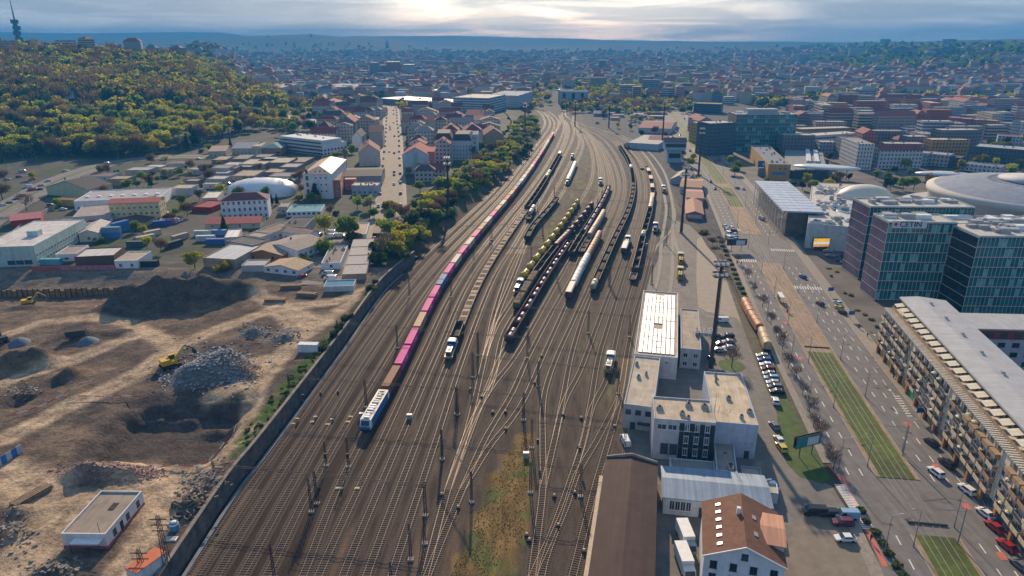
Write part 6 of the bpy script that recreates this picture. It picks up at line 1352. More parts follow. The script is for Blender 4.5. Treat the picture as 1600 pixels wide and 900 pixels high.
def right_district():
    fb('white apartment block with long dark balcony bands and an ochre slatted attic',(1265,215),(1330,206),229,18,(.58,.58,.60),(.5,.47,.42),FAC2,un=3)
    t,w,d,h=fb('stepped white balcony block right behind the teal glass tower',(1240,206),(1266,216),231,24,(.5,.5,.52),(.3,.28,.27),FAC2); 
    fb('ochre slatted attic block over the white balcony block',(1262,203),(1322,198),216,16,(.42,.24,.09),(.45,.42,.38),FAC3)
    fb('grey white block with tall window strips next to the balcony block',(1330,209),(1347,211),233,16,(.5,.5,.52),(.28,.08,.08),FAC3)
    fb('turquoise fronted block with a black top above the balcony block',(1247,175),(1266,174),191,18,(.14,.36,.42),(.06,.07,.08),FAC)
    fb('cream terrace of town houses with a dark mansard roof',(1286,184),(1322,182),196,14,(.46,.44,.38),(.20,.10,.11),FAC,'man',6)
    fb('mauve red town house left of the cream terrace',(1268,182),(1286,183),196,14,(.36,.24,.27),(.22,.1,.11),FAC,'gx',4)
    fb('tall orange apartment block with a pale stair strip',(1336,176),(1358,176),193,14,(.55,.30,.10),(.4,.3,.2),FAC)
    fb('orange banded apartment block behind the tall orange one',(1358,178),(1377,177),192,14,(.50,.26,.12),(.4,.3,.2),FAC2)
    for i in range(4): fb(('pale blue grey slab block, '+ORD[i]+' of the four in a row'),(1377+i*18,178+i*1.0),(1391+i*18,177+i*1.2),192+i*1.6,14,(.44,.49,.56),(.35,.36,.4),FAC,group='pale slab blocks in a row')
    fb('grey violet slab block below the wooded ridge',(1300,163),(1338,165),180,14,(.30,.30,.36),(.25,.22,.24),FAC,group=None)
    fb('pinkish block beside the grey violet slab',(1268,171),(1300,172),184,14,(.44,.34,.32),(.3,.2,.2),FAC)
    fb('red brown tower block standing above its neighbours',(1455,172),(1482,171),197,18,(.36,.12,.055),(.3,.12,.08),FAC,un=2)
    fb('pale pink lower block in front of the red brown tower',(1461,180),(1474,181),197,10,(.60,.47,.44),(.4,.3,.28),FAC)
    for i,(a,b,y,c) in enumerate([(1483,1500,183,(.40,.13,.14)),(1500,1518,185,(.36,.12,.16)),(1518,1533,187,(.38,.18,.15)),(1533,1553,188,(.50,.24,.07)),(1553,1574,192,(.38,.35,.30)),(1574,1605,194,(.34,.30,.28))]): fb(('crimson','plum red','dull red','orange','grey beige','grey brown')[i]+' apartment block in the row right of the red brown tower',(a,y-i*.5),(b,y+1),203+i,14,c,(.42,.36,.33),FAC)
    fb('long grey green office with ribbon windows before the orange blocks',(1367,206),(1412,208),222,20,(.28,.31,.30),(.18,.2,.2),FAC2,un=2)
    t,w,d,h=fb('stepped white terraced building with dark windows, right of the grey green office',(1410,206),(1486,204),216,22,(.52,.54,.58),(.45,.42,.38),FAC2,un=3); b=MB(); b.box(-w*.3,-d*.2,h-.4,w*.25,d/2,h+4,FAC2); o=b.build('upper_storey',t); o.color=(.52,.54,.58,1)
    fb('long orange town house row with a red tiled roof near the canopy',(1356,234),(1405,238),252,14,(.62,.27,.13),(.26,.06,.05),FAC,'gx',4)
    fb('orange town house with glazed dormers at the end of the orange row',(1405,238),(1431,240),255,14,(.60,.30,.20),(.20,.16,.20),FAC,'gx',4)
    fb('dark block with a white window grid',(1432,238),(1452,240),260,16,(.40,.42,.46),(.25,.26,.28),FAC3)
    fb('pinkish grey block with big square windows beside the white grid block',(1452,239),(1481,243),262,16,(.42,.36,.36),(.32,.3,.3),FAC,un=2)
    fb('black brick block between the grid blocks and the white low office',(1481,244),(1498,247),263,16,(.10,.08,.085),(.08,.08,.09),FAC)
    fb('long white two storey office with red window frames and a slate roof',(1498,254),(1562,262),273,18,(.58,.54,.54),(.10,.14,.18),FAC,name='low_office',un=2)
    fb('crimson and orange town house in front of the white framed block',(1465,218),(1487,219),229,12,(.36,.10,.10),(.3,.12,.1),FAC,'gx',3)
    fb('white framed block with big teal windows',(1487,218),(1524,222),234,16,(.52,.54,.56),(.4,.4,.4),FAC,un=4)
    fb('long dark teal block at the right edge above the arena',(1524,228),(1620,236),262,24,(.07,.09,.11),(.3,.33,.36),FAC,un=8)
    fb('low curved white office with red top line, upper right',(1560,212),(1598,214),228,16,(.46,.50,.54),(.28,.06,.08),FAC)
    fb('long sandy roofed shopping row',(1460,197),(1530,202),209,12,(.32,.12,.13),(.46,.33,.16),FAC)
    fb('gold brown apartment house along the wide road',(1108,195),(1120,192),224,26,(.50,.33,.06),(.4,.38,.36),FAC)
    fb('dark glass apartment house with ochre frames beside the gold brown one',(1120,194),(1141,190),240,20,(.07,.10,.13),(.42,.38,.36),FAC,un=4)
    fb('pink town house with a red roof along the wide road',(1092,186),(1100,184),206,16,(.5,.36,.34),(.28,.07,.07),FAC,'gy',4); fb('blue sided town house with a red roof along the wide road',(1099,190),(1107,188),213,18,(.30,.28,.38),(.26,.07,.07),FAC,'gy',4)
    fb('dark teal block at the head of the wide road',(1086,161),(1125,163),178,26,(.05,.10,.12),(.25,.2,.1),FAC2)
    fb('glass slab with three dark bands straddling the end of the tracks',(875,142),(917,143),163,16,(.30,.42,.50),(.3,.33,.36),None,name='slab_office')
    fb('dark base building under the glass slab at the end of the tracks',(884,161),(918,161),166.5,14,(.05,.08,.10),(.1,.1,.1),FAC2)
    t=[o for o in COL.objects if o.name.startswith('slab_office')][-1]; w,d,h=t['dims']
    for x in (-w*.32,-.0,w*.32): b=MB(); b.box(x-w*.055,-d/2-.3,4,x+w*.055,-d/2-.01,h-3,mat('dark_curtain')); b.build('glass_band',t)
    b=MB(); b.box(-w/2-1.6,-d/2,0,-w/2-.05,d/2,h+2,mat('gold_side',(.40,.26,.15))); b.build('end_wall',t)
    # car parks and low halls by the tracks
    rr=random.Random(12); cols=[(.5,.5,.52),(.45,.38,.34),(.3,.32,.36),(.42,.2,.18),(.5,.44,.36)]
    for i in range(34):
        px=rr.uniform(935,1050); py=rr.uniform(160,186); w=rr.uniform(8,22)
        fb(random.choice(('low pale','small red roofed','grey flat','whitish'))+' depot building among the trees right of the track throat',(px-w/2,py-2),(px+w/2,py-2),py+rr.uniform(1.5,3),rr.uniform(8,16),rr.choice(cols),rr.choice(cols),FAC if i%2 else None,name='depot_building',group='low depots right of the track throat')
right_district()
# ---------------------------------------------------------------- the city beyond
def GT(px,py):
    u=(px-800)/F; v=(py-450)/F; dy=CT-v*ST; dz=-(v*CT+ST); dx=u
    t=400.
    while t<30000:
        x,y,z=dx*t,dy*t,CH+dz*t; g=tz(x,y)
        if z<=g: return Vector((x,y,g)),t
        t+=max(5,t*.003,(z-g)/(.14-dz))
    return None,None
CITYC=[(.50,.46,.42),(.44,.40,.34),(.40,.33,.28),(.48,.48,.50),(.36,.36,.40),(.52,.44,.32),(.42,.24,.18),(.30,.32,.36),(.55,.54,.52)]
ROOFC=[(.34,.10,.07),(.28,.075,.06),(.38,.15,.09),(.16,.15,.16),(.34,.31,.29),(.10,.09,.10),(.40,.36,.32)]
CN=['cream','tan','brown','grey','slate','ochre','terracotta','dark','white']
def cityblock(m,x,y,z,w,d,h,a,hip):
    b=MB(); b.box(-w/2,-d/2,-3,w/2,d/2,h,m[0]); 
    if hip:
        i=d/2*.8; vs=[(-w/2-.4,-d/2-.4,h+.01),(w/2+.4,-d/2-.4,h+.01),(w/2+.4,d/2+.4,h+.01),(-w/2-.4,d/2+.4,h+.01),(-w/2+i,0,h+hip),(w/2-i,0,h+hip)]; b2=[(0,1,5,4),(1,2,5),(2,3,4,5),(3,0,4)]; return b,(vs,b2)
    return b,([(-w/2,-d/2,h+.02),(w/2,-d/2,h+.02),(w/2,d/2,h+.02),(-w/2,d/2,h+.02)],[(0,1,2,3)])
def city():
    rr=random.Random(21); n=0; used=[]; tries=0
    zones=[(0,430,82,92,12),(430,880,96,150,46),(880,1090,110,158,46),(1090,1600,112,168,64),(1200,1600,78,135,48),(560,830,128,150,22)]
    for x0,x1,y0,y1,cnt in zones:
        k=0; tr=0
        while k<cnt and tr<2000:
            tr+=1; px=rr.uniform(x0,x1); py=y0+(y1-y0)*rr.random()**.8; 
            p,t=GT(px,py)
            if p is None or t<900: continue
            s=t/F; wpx=rr.uniform(10,26); 
            w=min(max(wpx*s,14),75); d=rr.uniform(11,18)+t/900; h=rr.choice((9,12,15,18,22))+t/700*(1 if rr.random()<.6 else 2)
            if any(abs(px-a)<(wpx+b)*.55 and abs(py-c)<6 for a,b,c in used): continue
            if 840<px<960 and py>140 or (px<440 and py>100): continue
            if p.z>20 and rr.random()<.35: continue
            used.append((px,wpx,py)); ci=rr.randrange(9); ri=rr.randrange(7); hip=rr.choice((0,0,4,5)); a=rr.uniform(-.35,.35)
            b,(vs,fs)=cityblock((FAC if rr.random()<.6 else FAC2,),0,0,0,w,d,h,0,hip); t2=thing('city_building',f"{CN[ci]} building {'with a hipped roof ' if hip else ''}in the hazy city {'on the right hillside' if px>1150 and p.z>12 else ('beyond the tracks' if px<1100 else 'beyond the arena')}",'building',(p.x,p.y,p.z),a,None)
            t2['group']=t2['label'].replace(' building',' buildings',1); o=b.build('wall',t2); c=CITYC[ci]; v=rr.uniform(.8,1.15); o.color=(c[0]*v,c[1]*v,c[2]*v,1)
            r=MB(); r.add(vs,fs,TILE if hip else FLATR); o=r.build('roof',t2); o.color=(*ROOFC[ri if hip else 3+ri%4],1); k+=1
    # the mass of the far town: far more roofs than one could count
    b=MB(); WA=[mat('far_wall%d'%i,c,noise=.1) for i,c in enumerate(CITYC[:8])]; RO=[mat('far_roof%d'%i,c,noise=.1) for i,c in enumerate(ROOFC)]
    for i in range(5200):
        px=rr.uniform(-60,1660); py=(84 if 330<px<1250 else 76)+76*rr.random()**1.35
        if px<335 and py>88: continue
        if py>132 and 820<px<1090: continue
        p,t=GT(px,py)
        if p is None or t<1150 or t>9500: continue
        if fbm(np.array([p.x/400.]),np.array([p.y/400.]))[0]<-.08 and p.z>14: continue
        if p.z>45 and rr.random()<.75: continue
        s=1+t/5000; w=rr.uniform(9,26)*s; d=rr.uniform(9,14)*s; h=rr.uniform(6,17)*(1+t/9000); a=rr.uniform(-.5,.5); ca,sa=math.cos(a),math.sin(a)
        vs=[(p.x+ca*x-sa*y,p.y+sa*x+ca*y,p.z+z) for z in (-3,h) for x,y in ((-w/2,-d/2),(w/2,-d/2),(w/2,d/2),(-w/2,d/2))]
        b.add(vs,[(0,1,5,4),(1,2,6,5),(2,3,7,6),(3,0,4,7)],rr.choice(WA)); 
        if rr.random()<.78:
            k=d*.42; rd=[(p.x+ca*x,p.y+sa*x,p.z+h+k*.7) for x in (-w/2+k,w/2-k)]; b.add(vs[4:]+rd,[(0,1,5,4),(1,2,5),(2,3,4,5),(3,0,4)],rr.choice(RO[:3]+RO[:3]+RO))
        else: b.add(vs[4:],[(0,1,2,3)],rr.choice(RO[3:]))
    tag(b.build('far_town'),'thousands of small hazy roofs of the far city','town',kind='stuff')
    # landmarks
    def tower(px,pb,pt,w,label,name='high_rise',c=(.3,.32,.36),m=None):
        p,t=GT(px,pb); s=t/F; h=(pb-pt)*s; q=thing(name,label,'tower' if name!='high_rise' else 'building',(p.x,p.y,p.z)); b=MB(); b.box(-w*s/2,-w*s/3,-5,w*s/2,w*s/3,h,m or FAC3); o=b.build('wall',q); o.color=(*c,1); r=MB(); r.box(-w*s/2+.3,-w*s/3+.3,h+.01,w*s/2-.3,w*s/3-.3,h+2.5,GREY); r.build('roof',q); return q,s,h
    tower(616,122,99,20,'brown and red high rise in the middle of the hazy city',c=(.26,.14,.12)); tower(586,124,100,13,'teal high rise left of the brown one',c=(.16,.26,.30)); tower(600,123,104,9,'slim dark high rise between the teal and the brown ones',c=(.14,.18,.22)); tower(640,122,103,17,'pale blue high rise right of the brown one',c=(.34,.40,.46)); tower(568,123,112,12,'low dark office at the foot of the teal high rise',c=(.12,.16,.2)); tower(900,113,95,8,'pale high rise above the track throat',c=(.42,.42,.45)); tower(940,112,96,10,'dark high rise right of the pale one',c=(.12,.14,.18)); tower(993,100,86,4,'slim red topped tower in the far city',c=(.4,.14,.14)); tower(1253,106,86,18,'wide pale teal panel tower below the right hill',c=(.28,.40,.44)); tower(1266,106,90,8,'second pale teal panel tower beside the wide one',c=(.30,.42,.46)); tower(692,156,143,26,'cream office with a tall flue in front of the hills',c=(.44,.40,.36))
    tower(1483,66,62,16,'dark block on the ridge of the right hill',c=(.12,.14,.16)); tower(1383,67,62,12,'dark tower block on the crest of the right hill',c=(.12,.14,.16))
    for px,pt,pb,label in ((702,125,157,'white factory chimney in front of the tree belt'),(1237,105,124,'dark chimney on the left foot of the right hill'),(1032,76,93,'thin dark chimney in the far city')):
        p,t=GT(px,pb); s=t/F; q=thing('chimney_stack',label,'chimney',tuple(p)); b=MB(); b.tube((0,0,-3),(0,0,(pb-pt)*s),1.1*s,.7*s,WHT if 'white' in label else DARK,10); b.build('shaft',q)
    # monument block on the wooded spur, tv tower, lookout masts, churches
    p,t=GT(330,79); q=thing('monument','square stone monument on the wooded spur','monument',(p.x,p.y,tz(p.x,p.y))); b=MB(); s=t/F; b.box(-5*s,-3*s,-4,5*s,3*s,7*s,mat('dark_stone',(.10,.10,.11))); b.box(-2*s,-2*s,7*s,2*s,2*s,9*s,mat('dark_stone')); b.build('block',q)
    D=2000; x=(38-800)/F*(D*CT+60*ST); z0=tz(x,D); s=D/F; q=thing('tv_tower','dark three legged television tower with stacked pods on the left skyline','television tower',(x,D,z0)); DKT=mat('tower_grey',(.05,.055,.07),noise=.1)
    H0=215-z0
    for dx,dy in ((-5,-4),(5,-4),(0,6)): b=MB(); b.tube((dx*.7,dy*.7,-5),(dx*.56,dy*.56,H0*.56),2.9,2.5,DKT,10); b.build('shaft',q)
    for i,k in enumerate((.20,.31,.40,.51)): b=MB(); b.box(-8 if i%2 else -6,-6,H0*k,6 if i%2 else 8,6,H0*k+10,DKT); b.build('pod',q)
    b=MB(); b.tube((0,0,H0*.5),(0,0,H0*.75),2.2,1.5,DKT,8); b.tube((0,0,H0*.75),(0,0,H0),1.2,.5,DKT,6); b.build('antenna',q)
    for px,py,h,label in ((486,56,5.5,'lookout tower on the far central hill'),(419,57,4,'small tower on the left shoulder of the far hill'),(605,73,12,'twin spired cathedral silhouette on the far ridge'),(477,81,7,'twin spired church in the hazy old town'),(168,72,9,'slim church spire behind the wooded hill'),(91,72,9,'pale church tower behind the wooded hill'),(108,71,8,'second church tower behind the wooded hill')):
        p,t=GT(px,py+1.5); 
        if p is None: continue
        s=t/F; q=thing('church' if 'ch' in label.split() or 'church' in label or 'cathedral' in label else 'lookout_tower',label,'church' if ('church' in label or 'cathedral' in label) else 'tower',tuple(p)); b=MB(); w=.9*s
        for dx in ((-1.4*s,1.4*s) if 'twin' in label else (0,)): b.box(dx-w,-w,-5,dx+w,w,h*s*.55,mat('dark_stone')); b.add([(dx-w,-w,h*s*.55),(dx+w,-w,h*s*.55),(dx+w,w,h*s*.55),(dx-w,w,h*s*.55),(dx,0,h*s)],[(0,1,4),(1,2,4),(2,3,4),(3,0,4)],mat('dark_stone'))
        b.box(-w*1.2,w,-5,w*1.2,w*5,h*s*.35,mat('dark_stone')); b.build('spire',q)
    # low houses on the wooded hill
    for i,(px,py) in enumerate([(62,118),(75,108),(128,128),(105,139),(153,152),(100,142),(118,135),(140,122),(30,128),(160,118),(112,165),(80,163),(132,157),(190,131),(15,140),(55,150)]):
        p,t=GT(px,py); fbq=thing('garden_house',('white','red roofed','blue roofed','cream')[i%4]+' little house among the trees of the wooded hill','house',(p.x,p.y,p.z+1.5),rr.uniform(-.5,.5),'little houses on the wooded hill'); shell(fbq,rr.uniform(7,11),6,rr.uniform(5,8),'gx',2.5,(.55,.52,.5),[(.5,.48,.46),(.3,.07,.05),(.12,.2,.36),(.42,.36,.3)][i%4])
city()
# ---------------------------------------------------------------- trees
def leafmat(n,c,r=.3):
    if n in MATS: return MATS[n]
    m=mat(n,c,rough=.7,noise=.35,scale=.5,rnd=r,spec=.2); t=m.node_tree; N=t.nodes; L=t.links; b=N['Principled BSDF']; tr=N.new('ShaderNodeBsdfTranslucent'); mx=N.new('ShaderNodeMixShader'); mx.inputs[0].default_value=.58
    L.new(b.inputs['Base Color'].links[0].from_socket,tr.inputs['Color']); L.new(b.outputs[0],mx.inputs[1]); L.new(tr.outputs[0],mx.inputs[2]); L.new(mx.outputs[0],N['Material Output'].inputs['Surface']); return m
LM=dict(spring=leafmat('leaf_spring',(.42,.42,.03)),green=leafmat('leaf_green',(.19,.29,.036)),dark=leafmat('leaf_dark',(.04,.075,.028)),brown=leafmat('twig_brown',(.12,.082,.046)),gold=leafmat('leaf_gold',(.40,.34,.03)),pale=leafmat('leaf_pale',(.26,.27,.15)),bush=leafmat('leaf_bush',(.10,.14,.025)),bare=leafmat('twig_grey',(.075,.06,.05)))
BARK=mat('bark',(.06,.048,.038),noise=.3,scale=2)
def crown_mesh(kind,n,seed,leaf):
    """many small leaf clumps through the volume of an uneven crown, unit height 1 from the ground"""
    g=np.random.default_rng(seed); lobes=[]
    if kind=='poplar': lobes=[((0,0,.2+.13*i),(.12-.012*abs(i-2),.12-.012*abs(i-2),.13)) for i in range(6)]
    elif kind=='conifer': lobes=[((0,0,.18+.1*i),(.23*(1-i/8.3),.23*(1-i/8.3),.075)) for i in range(8)]
    elif kind=='bush': lobes=[((g.uniform(-.4,.4),g.uniform(-.4,.4),g.uniform(.3,.6)),(g.uniform(.25,.42),)*2+(g.uniform(.22,.38),)) for i in range(6)]
    else:
        lobes=[((0,0,.62),(.27,.27,.27))]
        for i in range(9): a=g.uniform(0,6.28); r=g.uniform(.14,.31); lobes.append(((r*math.cos(a),r*math.sin(a),g.uniform(.38,.82)),(g.uniform(.12,.21),)*2+(g.uniform(.1,.18),)))
    wts=np.array([l[1][0]*l[1][2] for l in lobes]); pick=g.choice(len(lobes),n,p=wts/wts.sum()); c=np.array([l[0] for l in lobes])[pick]; r=np.array([l[1] for l in lobes])[pick]
    d=g.normal(size=(n,3)); d/=np.linalg.norm(d,axis=1)[:,None]; rad=g.uniform(.55,1.05,(n,1)); p=c+d*r*rad
    if kind in('brown','bare'): up=d*.6+np.array((0,0,.9))
    else: up=d+g.normal(size=(n,3))*.55
    up/=np.linalg.norm(up,axis=1)[:,None]; t=np.cross(up,g.normal(size=(n,3))); t/=np.linalg.norm(t,axis=1)[:,None]; b=np.cross(up,t); s=leaf*g.uniform(.6,1.5,(n,1))
    if kind in('brown','bare'): v=np.stack([p-t*s*.10,p+t*s*.10,p+up*s*1.7],1); f=np.arange(3*n).reshape(-1,3)
    else: v=np.stack([p-t*s-b*s*.3,p+t*s*.2-b*s,p+t*s+b*s*.3,p-t*s*.2+b*s],1); f=np.arange(4*n).reshape(-1,4)
    return v.reshape(-1,3),f
def trunk(b,kind,seed):
    g=random.Random(seed)
    if kind in('bush',): b.tube((0,0,-.05),(0,0,.5),.03,.01,BARK,5); b.tube((0,0,0),(.25,.1,.5),.02,.008,BARK,4); b.tube((0,0,0),(-.2,-.15,.5),.02,.008,BARK,4); return
    top={'poplar':.8,'conifer':.9}.get(kind,.6); b.tube((0,0,-.06),(0,0,.34),.024,.017,BARK,6); b.tube((0,0,.34),(.01,0,top),.017,.006,BARK,5)
    if kind not in('poplar','conifer'):
        for i in range(7): a=i*.9+g.random(); z=.28+.05*i; r=g.uniform(.14,.28); b.tube((0,0,z),(r*math.cos(a),r*math.sin(a),z+g.uniform(.12,.25)),.010,.003,BARK,4)
KIND={'spring':('spring_tree','broad','spring',1150,0.031),'green':('leafy_tree','broad','green',1200,0.031),'gold':('budding_tree','broad','gold',1050,0.029),'pale':('blossom_tree','broad','pale',950,0.028),'dark':('ivy_tree','broad','dark',1150,0.034),'brown':('bare_tree','brown','brown',900,.10),'bare':('leafless_tree','bare','bare',330,.10),'poplar':('poplar_tree','poplar','spring',520,.036),'conifer':('conifer_tree','conifer','dark',620,.04),'bush':('bush','bush','bush',420,.10),'goldbush':('budding_bush','bush','gold',420,.10)}
TP={}
def tree_proto(k,v):
    if (k,v) in TP: return TP[(k,v)]
    nm,sh,lm,n,leaf=KIND[k]; vs,fs=crown_mesh(sh,n,hash_(k)+v,leaf); me=bpy.data.meshes.new('crown'); me.from_pydata(vs.tolist(),[],fs.tolist()); me.materials.append(LM[lm]); me.update(); b=MB(); trunk(b,sh,v); tm=b.mesh('trunk'); TP[(k,v)]=(nm,me,tm); return TP[(k,v)]
def hash_(s): return sum(ord(c)*(i+3) for i,c in enumerate(s))
TR_=random.Random(4)
def tree(k,x,y,z,h,label,group=None,wide=1.):
    nm,me,tm=tree_proto(k,TR_.randrange(3)); o=thing(nm,label,'bush' if 'bush' in k else 'tree',(x,y,z),TR_.uniform(0,6.28),group); w=h*wide*TR_.uniform(.9,1.15); o.scale=(w,w,h); ob('trunk',tm,o); ob('crown',me,o); return o
KN={'spring':'yellow green','green':'leafy green','gold':'golden brown','pale':'pale blossoming','dark':'dark green','brown':'brown twiggy','bare':'leafless grey','poplar':'tall narrow poplar','conifer':'dark conifer','bush':'green','goldbush':'golden'}
def tpx(k,px,py,h,label,z=None,wide=1.,group=None):
    p=G(px,py,0 if z is None else z); tree(k,p.x,p.y,p.z,h,label,group,wide)
FP=[(o.location.x,o.location.y,o.rotation_euler.z,o['dims'][0]/2,o['dims'][1]/2) for o in COL.objects if 'dims' in o]
def clear(x,y,m=2.):
    for a,b,r,w,d in FP:
        dx,dy=x-a,y-b
        if abs(dx)+abs(dy)<200 and abs(dx*math.cos(r)+dy*math.sin(r))<w+m and abs(-dx*math.sin(r)+dy*math.cos(r))<d+m: return False
    return True
def infill():
    rr=random.Random(77); n=0
    for i in range(900):
        if n>62: break
        px,py=rr.choice(((rr.uniform(622,775),rr.uniform(172,262)),(rr.uniform(505,598),rr.uniform(165,236)),(rr.uniform(622,700),rr.uniform(190,300))))
        if 596<px<626: continue
        p=G(px,py,LZ); w,d,h=rr.uniform(12,24),rr.uniform(10,14),rr.choice((9,12,14,16))
        if py>262 : h=rr.choice((4,6,8))
        if p.x>wallx(p.y)-42 or not all(clear(p.x+a*w*.5,p.y+b*d*.6,2.5) for a in(-1,0,1) for b in(-1,0,1)): continue
        if abs(p.x-np.interp(p.y,[c.y for c in STREET[0]],[c.x for c in STREET[0]]))<w*.5+12: continue
        r=rr.choice(((.20,.05,.05),(.16,.05,.06),(.24,.07,.06),(.09,.07,.08),(.3,.26,.24))); c=rr.choice(((.5,.44,.34),(.44,.40,.36),(.52,.50,.48),(.40,.30,.25),(.46,.42,.44)))
        cn='grey' if r[0]>.28 else ('dark' if r[0]<.1 else 'maroon'); t=thing('town_house',f'{cn} roofed house filling the blocks of the old town','building',(p.x,p.y,LZ),rr.uniform(-.12,.12),f'{cn} roofed infill houses of the old town'); shell(t,w,d,h,rr.choice(('gx','hip','gx','gy')),rr.uniform(3,5),c,r,FAC); rooftop(t,w*.7,d*.3,h+3.2,rr.choice((1,2)),i,True); FP.append((p.x,p.y,t.rotation_euler.z,w/2,d/2)); n+=1
infill()
def infill_east():
    rr=random.Random(5); n=0; P=[((.50,.26,.09),'orange'),((.36,.11,.11),'crimson'),((.46,.47,.50),'pale grey'),((.54,.53,.52),'white'),((.46,.40,.30),'sandy'),((.30,.32,.37),'slate blue'),((.42,.30,.27),'rosy brown'),((.18,.17,.18),'dark')]
    for i in range(2600):
        if n>120: break
        px,py=rr.uniform(1235,1640),rr.uniform(163,262); 
        if py>205+(1640-px)*.25: continue
        p=G(px,py,0); w,d,h=rr.uniform(18,44),rr.uniform(12,16),rr.choice((9,12,15,18,21)); a=rr.choice((.05,-.08,1.45,.0))
        ww,dd=(w,d) if a<1 else (d,w)
        if not all(clear(p.x+u*ww*.5,p.y+v*dd*.55,3) for u in(-1,0,1) for v in(-1,0,1)): continue
        if (p.x-268)**2+(p.y-350)**2<80**2 or p.y<400: continue
        c,cn=rr.choice(P); hip=rr.random()<.3; t=thing('apartment_block',f'{cn} {"tile roofed" if hip else "flat roofed"} block in the dense district behind the arena','building',(p.x,p.y,0),a,f'{cn} {"tile roofed" if hip else "flat roofed"} infill blocks'); shell(t,w,d,h,rr.choice(('gx','hip')) if hip else 'flat',4,c,rr.choice(((.22,.06,.06),(.3,.1,.08))) if hip else rr.choice(((.4,.38,.36),(.25,.25,.26),(.45,.4,.33))),rr.choice((FAC,FAC,FAC2,FAC3)),None if hip else FLATR)
        if not hip: rooftop(t,w,d,h,2,i)
        FP.append((p.x,p.y,a,w/2,d/2)); n+=1
infill_east()
def TRX(y): c=sorted((q.y,q.x) for q in TR['26']); return np.interp(y,[a for a,b in c],[b for a,b in c])
def ZE(x,y): return LZ*min(1,max(0,(float(wallx(y))-x)/9))-.5 if y>325 else LZ-.6
def woods():
    rr=random.Random(9)
    # the hillside wood: nearest trees one by one
    n=0; pos=[]
    rows=[(y,3.2+ (250-y)*.0) for y in range(252,150,-6)]
    for py in np.arange(254,150,-7.5):
        for px in np.arange(-8,452,12.5):
            x=px+rr.uniform(-6,6); y=py+rr.uniform(-4,4); lim=254-.0*x if x<200 else 254-(x-200)*.14
            if x>300: lim=min(lim,232-(x-300)*.20)
            if y>lim or (x>395 and y<182 and y<150+(452-x)*.6): continue
            if 130<x<250 and 132<y<150: continue
            if 30<x<150 and 104<y<166 and rr.random()<.45: continue
            p,t=GT(x,y)
            if p is None: continue
            if p.y<560 and y<240: pass
            q=rr.random(); m=fbm(np.array([p.x/60]),np.array([p.y/60]))[0]
            k='spring' if q<.42+m else('gold' if q<.56+m else('brown' if q<.72 else('green' if q<.87 else('conifer' if q<.92 else('pale' if q<.95 else 'dark')))))
            if x>400 and y<205 and q<.3: k='poplar'
            if n<285: tree(k,p.x,p.y,max(p.z,LZ),rr.uniform(13,20)*(1.4 if k=='poplar' else 1),f'{KN[k]} tree of the hillside wood above the boulevard',f'{KN[k]} trees of the hillside wood'); n+=1
            else: pos.append((k,p,rr.uniform(12,18)))
    # all the other wooded ground, as one mass
    far=[(k,p,h) for k,p,h in pos]
    def scatter(cnt,x0,x1,y0,y1,h0,h1,kinds,tmax=99999,cond=None):
        for i in range(cnt):
            px=rr.uniform(x0,x1); py=rr.uniform(y0,y1); p,t=GT(px,py)
            if p is None or t>tmax or (cond and not cond(px,py,p)): continue
            far.append((rr.choice(kinds),p,rr.uniform(h0,h1)*(1+t/9000)))
    W=('spring','gold','spring','green','dark','gold','brown')
    scatter(260,335,455,86,128,10,14,('green','spring','gold','dark'),4500); scatter(2600,-20,440,76,165,11,17,W,1900,lambda a,b,p:p.z>12)
    scatter(420,240,375,70,108,11,15,('green','dark','gold'),3200,lambda a,b,p:p.z>14 and p.y>1700)
    scatter(1500,1190,1620,100,166,10,15,('green','dark','dark','gold','spring'),4200)
    scatter(700,1250,1620,68,104,12,16,('green','dark'),5200)
    scatter(520,1180,1620,152,168,11,15,('dark','green','dark','gold'),1800)
    scatter(650,430,1000,112,142,10,15,('green','dark','gold','brown'),2600); scatter(420,440,860,140,172,9,14,('green','brown','gold','dark'),1400,lambda a,b,p:not(598<a<622))
    scatter(500,900,1200,124,150,10,14,('gold','spring','green'),2200); scatter(260,880,1080,148,178,9,13,('dark','green','brown','gold'),1400); scatter(9000,330,1300,82,152,10,15,('green','dark','gold','spring','green'),6000,lambda a,b,p:not(820<a<960 and b>138) and not(596<a<624 and b>140) and fbm(np.array([p.x/260.]),np.array([p.y/150.]))[0]>.09); scatter(900,0,1620,70,110,12,18,('dark','green'),5200,lambda a,b,p:p.z>25)
    V={}; acc={}
    for k in W+('poplar','conifer','pale'):
        nm,sh,lm,n,leaf=KIND[k]; V[k]=[(crown_mesh(sh,60 if sh!='brown' else 90,hash_(k)+50+v,leaf*(3.3 if sh!='brown' else 2.4)),lm) for v in range(4)]
    for k,p,h in far:
        (vs,fs),lm=rr.choice(V[k]); a=rr.uniform(0,6.28); ca,sa=math.cos(a)*h*1.1,math.sin(a)*h*1.1
        A=np.empty_like(vs); A[:,0]=vs[:,0]*ca-vs[:,1]*sa+p.x; A[:,1]=vs[:,0]*sa+vs[:,1]*ca+p.y; A[:,2]=vs[:,2]*h+p.z-.15*h; L=acc.setdefault((lm,fs.shape[1]),[[],[],0]); L[0].append(A); L[1].append(fs+L[2]); L[2]+=len(A)
    for (lm,q),(va,fa,_) in acc.items():
        me=bpy.data.meshes.new('far_woods'); me.from_pydata(np.concatenate(va).tolist(),[],np.concatenate(fa).tolist()); me.materials.append(LM[lm]); me.update(); tag(ob('far_woods',me),'far wooded hills and tree belts that read as one mass','woods',kind='stuff')
    gp=[(p.x,p.y) for p in pts('702,900 727,850 747,800 772,745 797,700 815,676 827,672 828,700 824,760 820,830 811,900')]
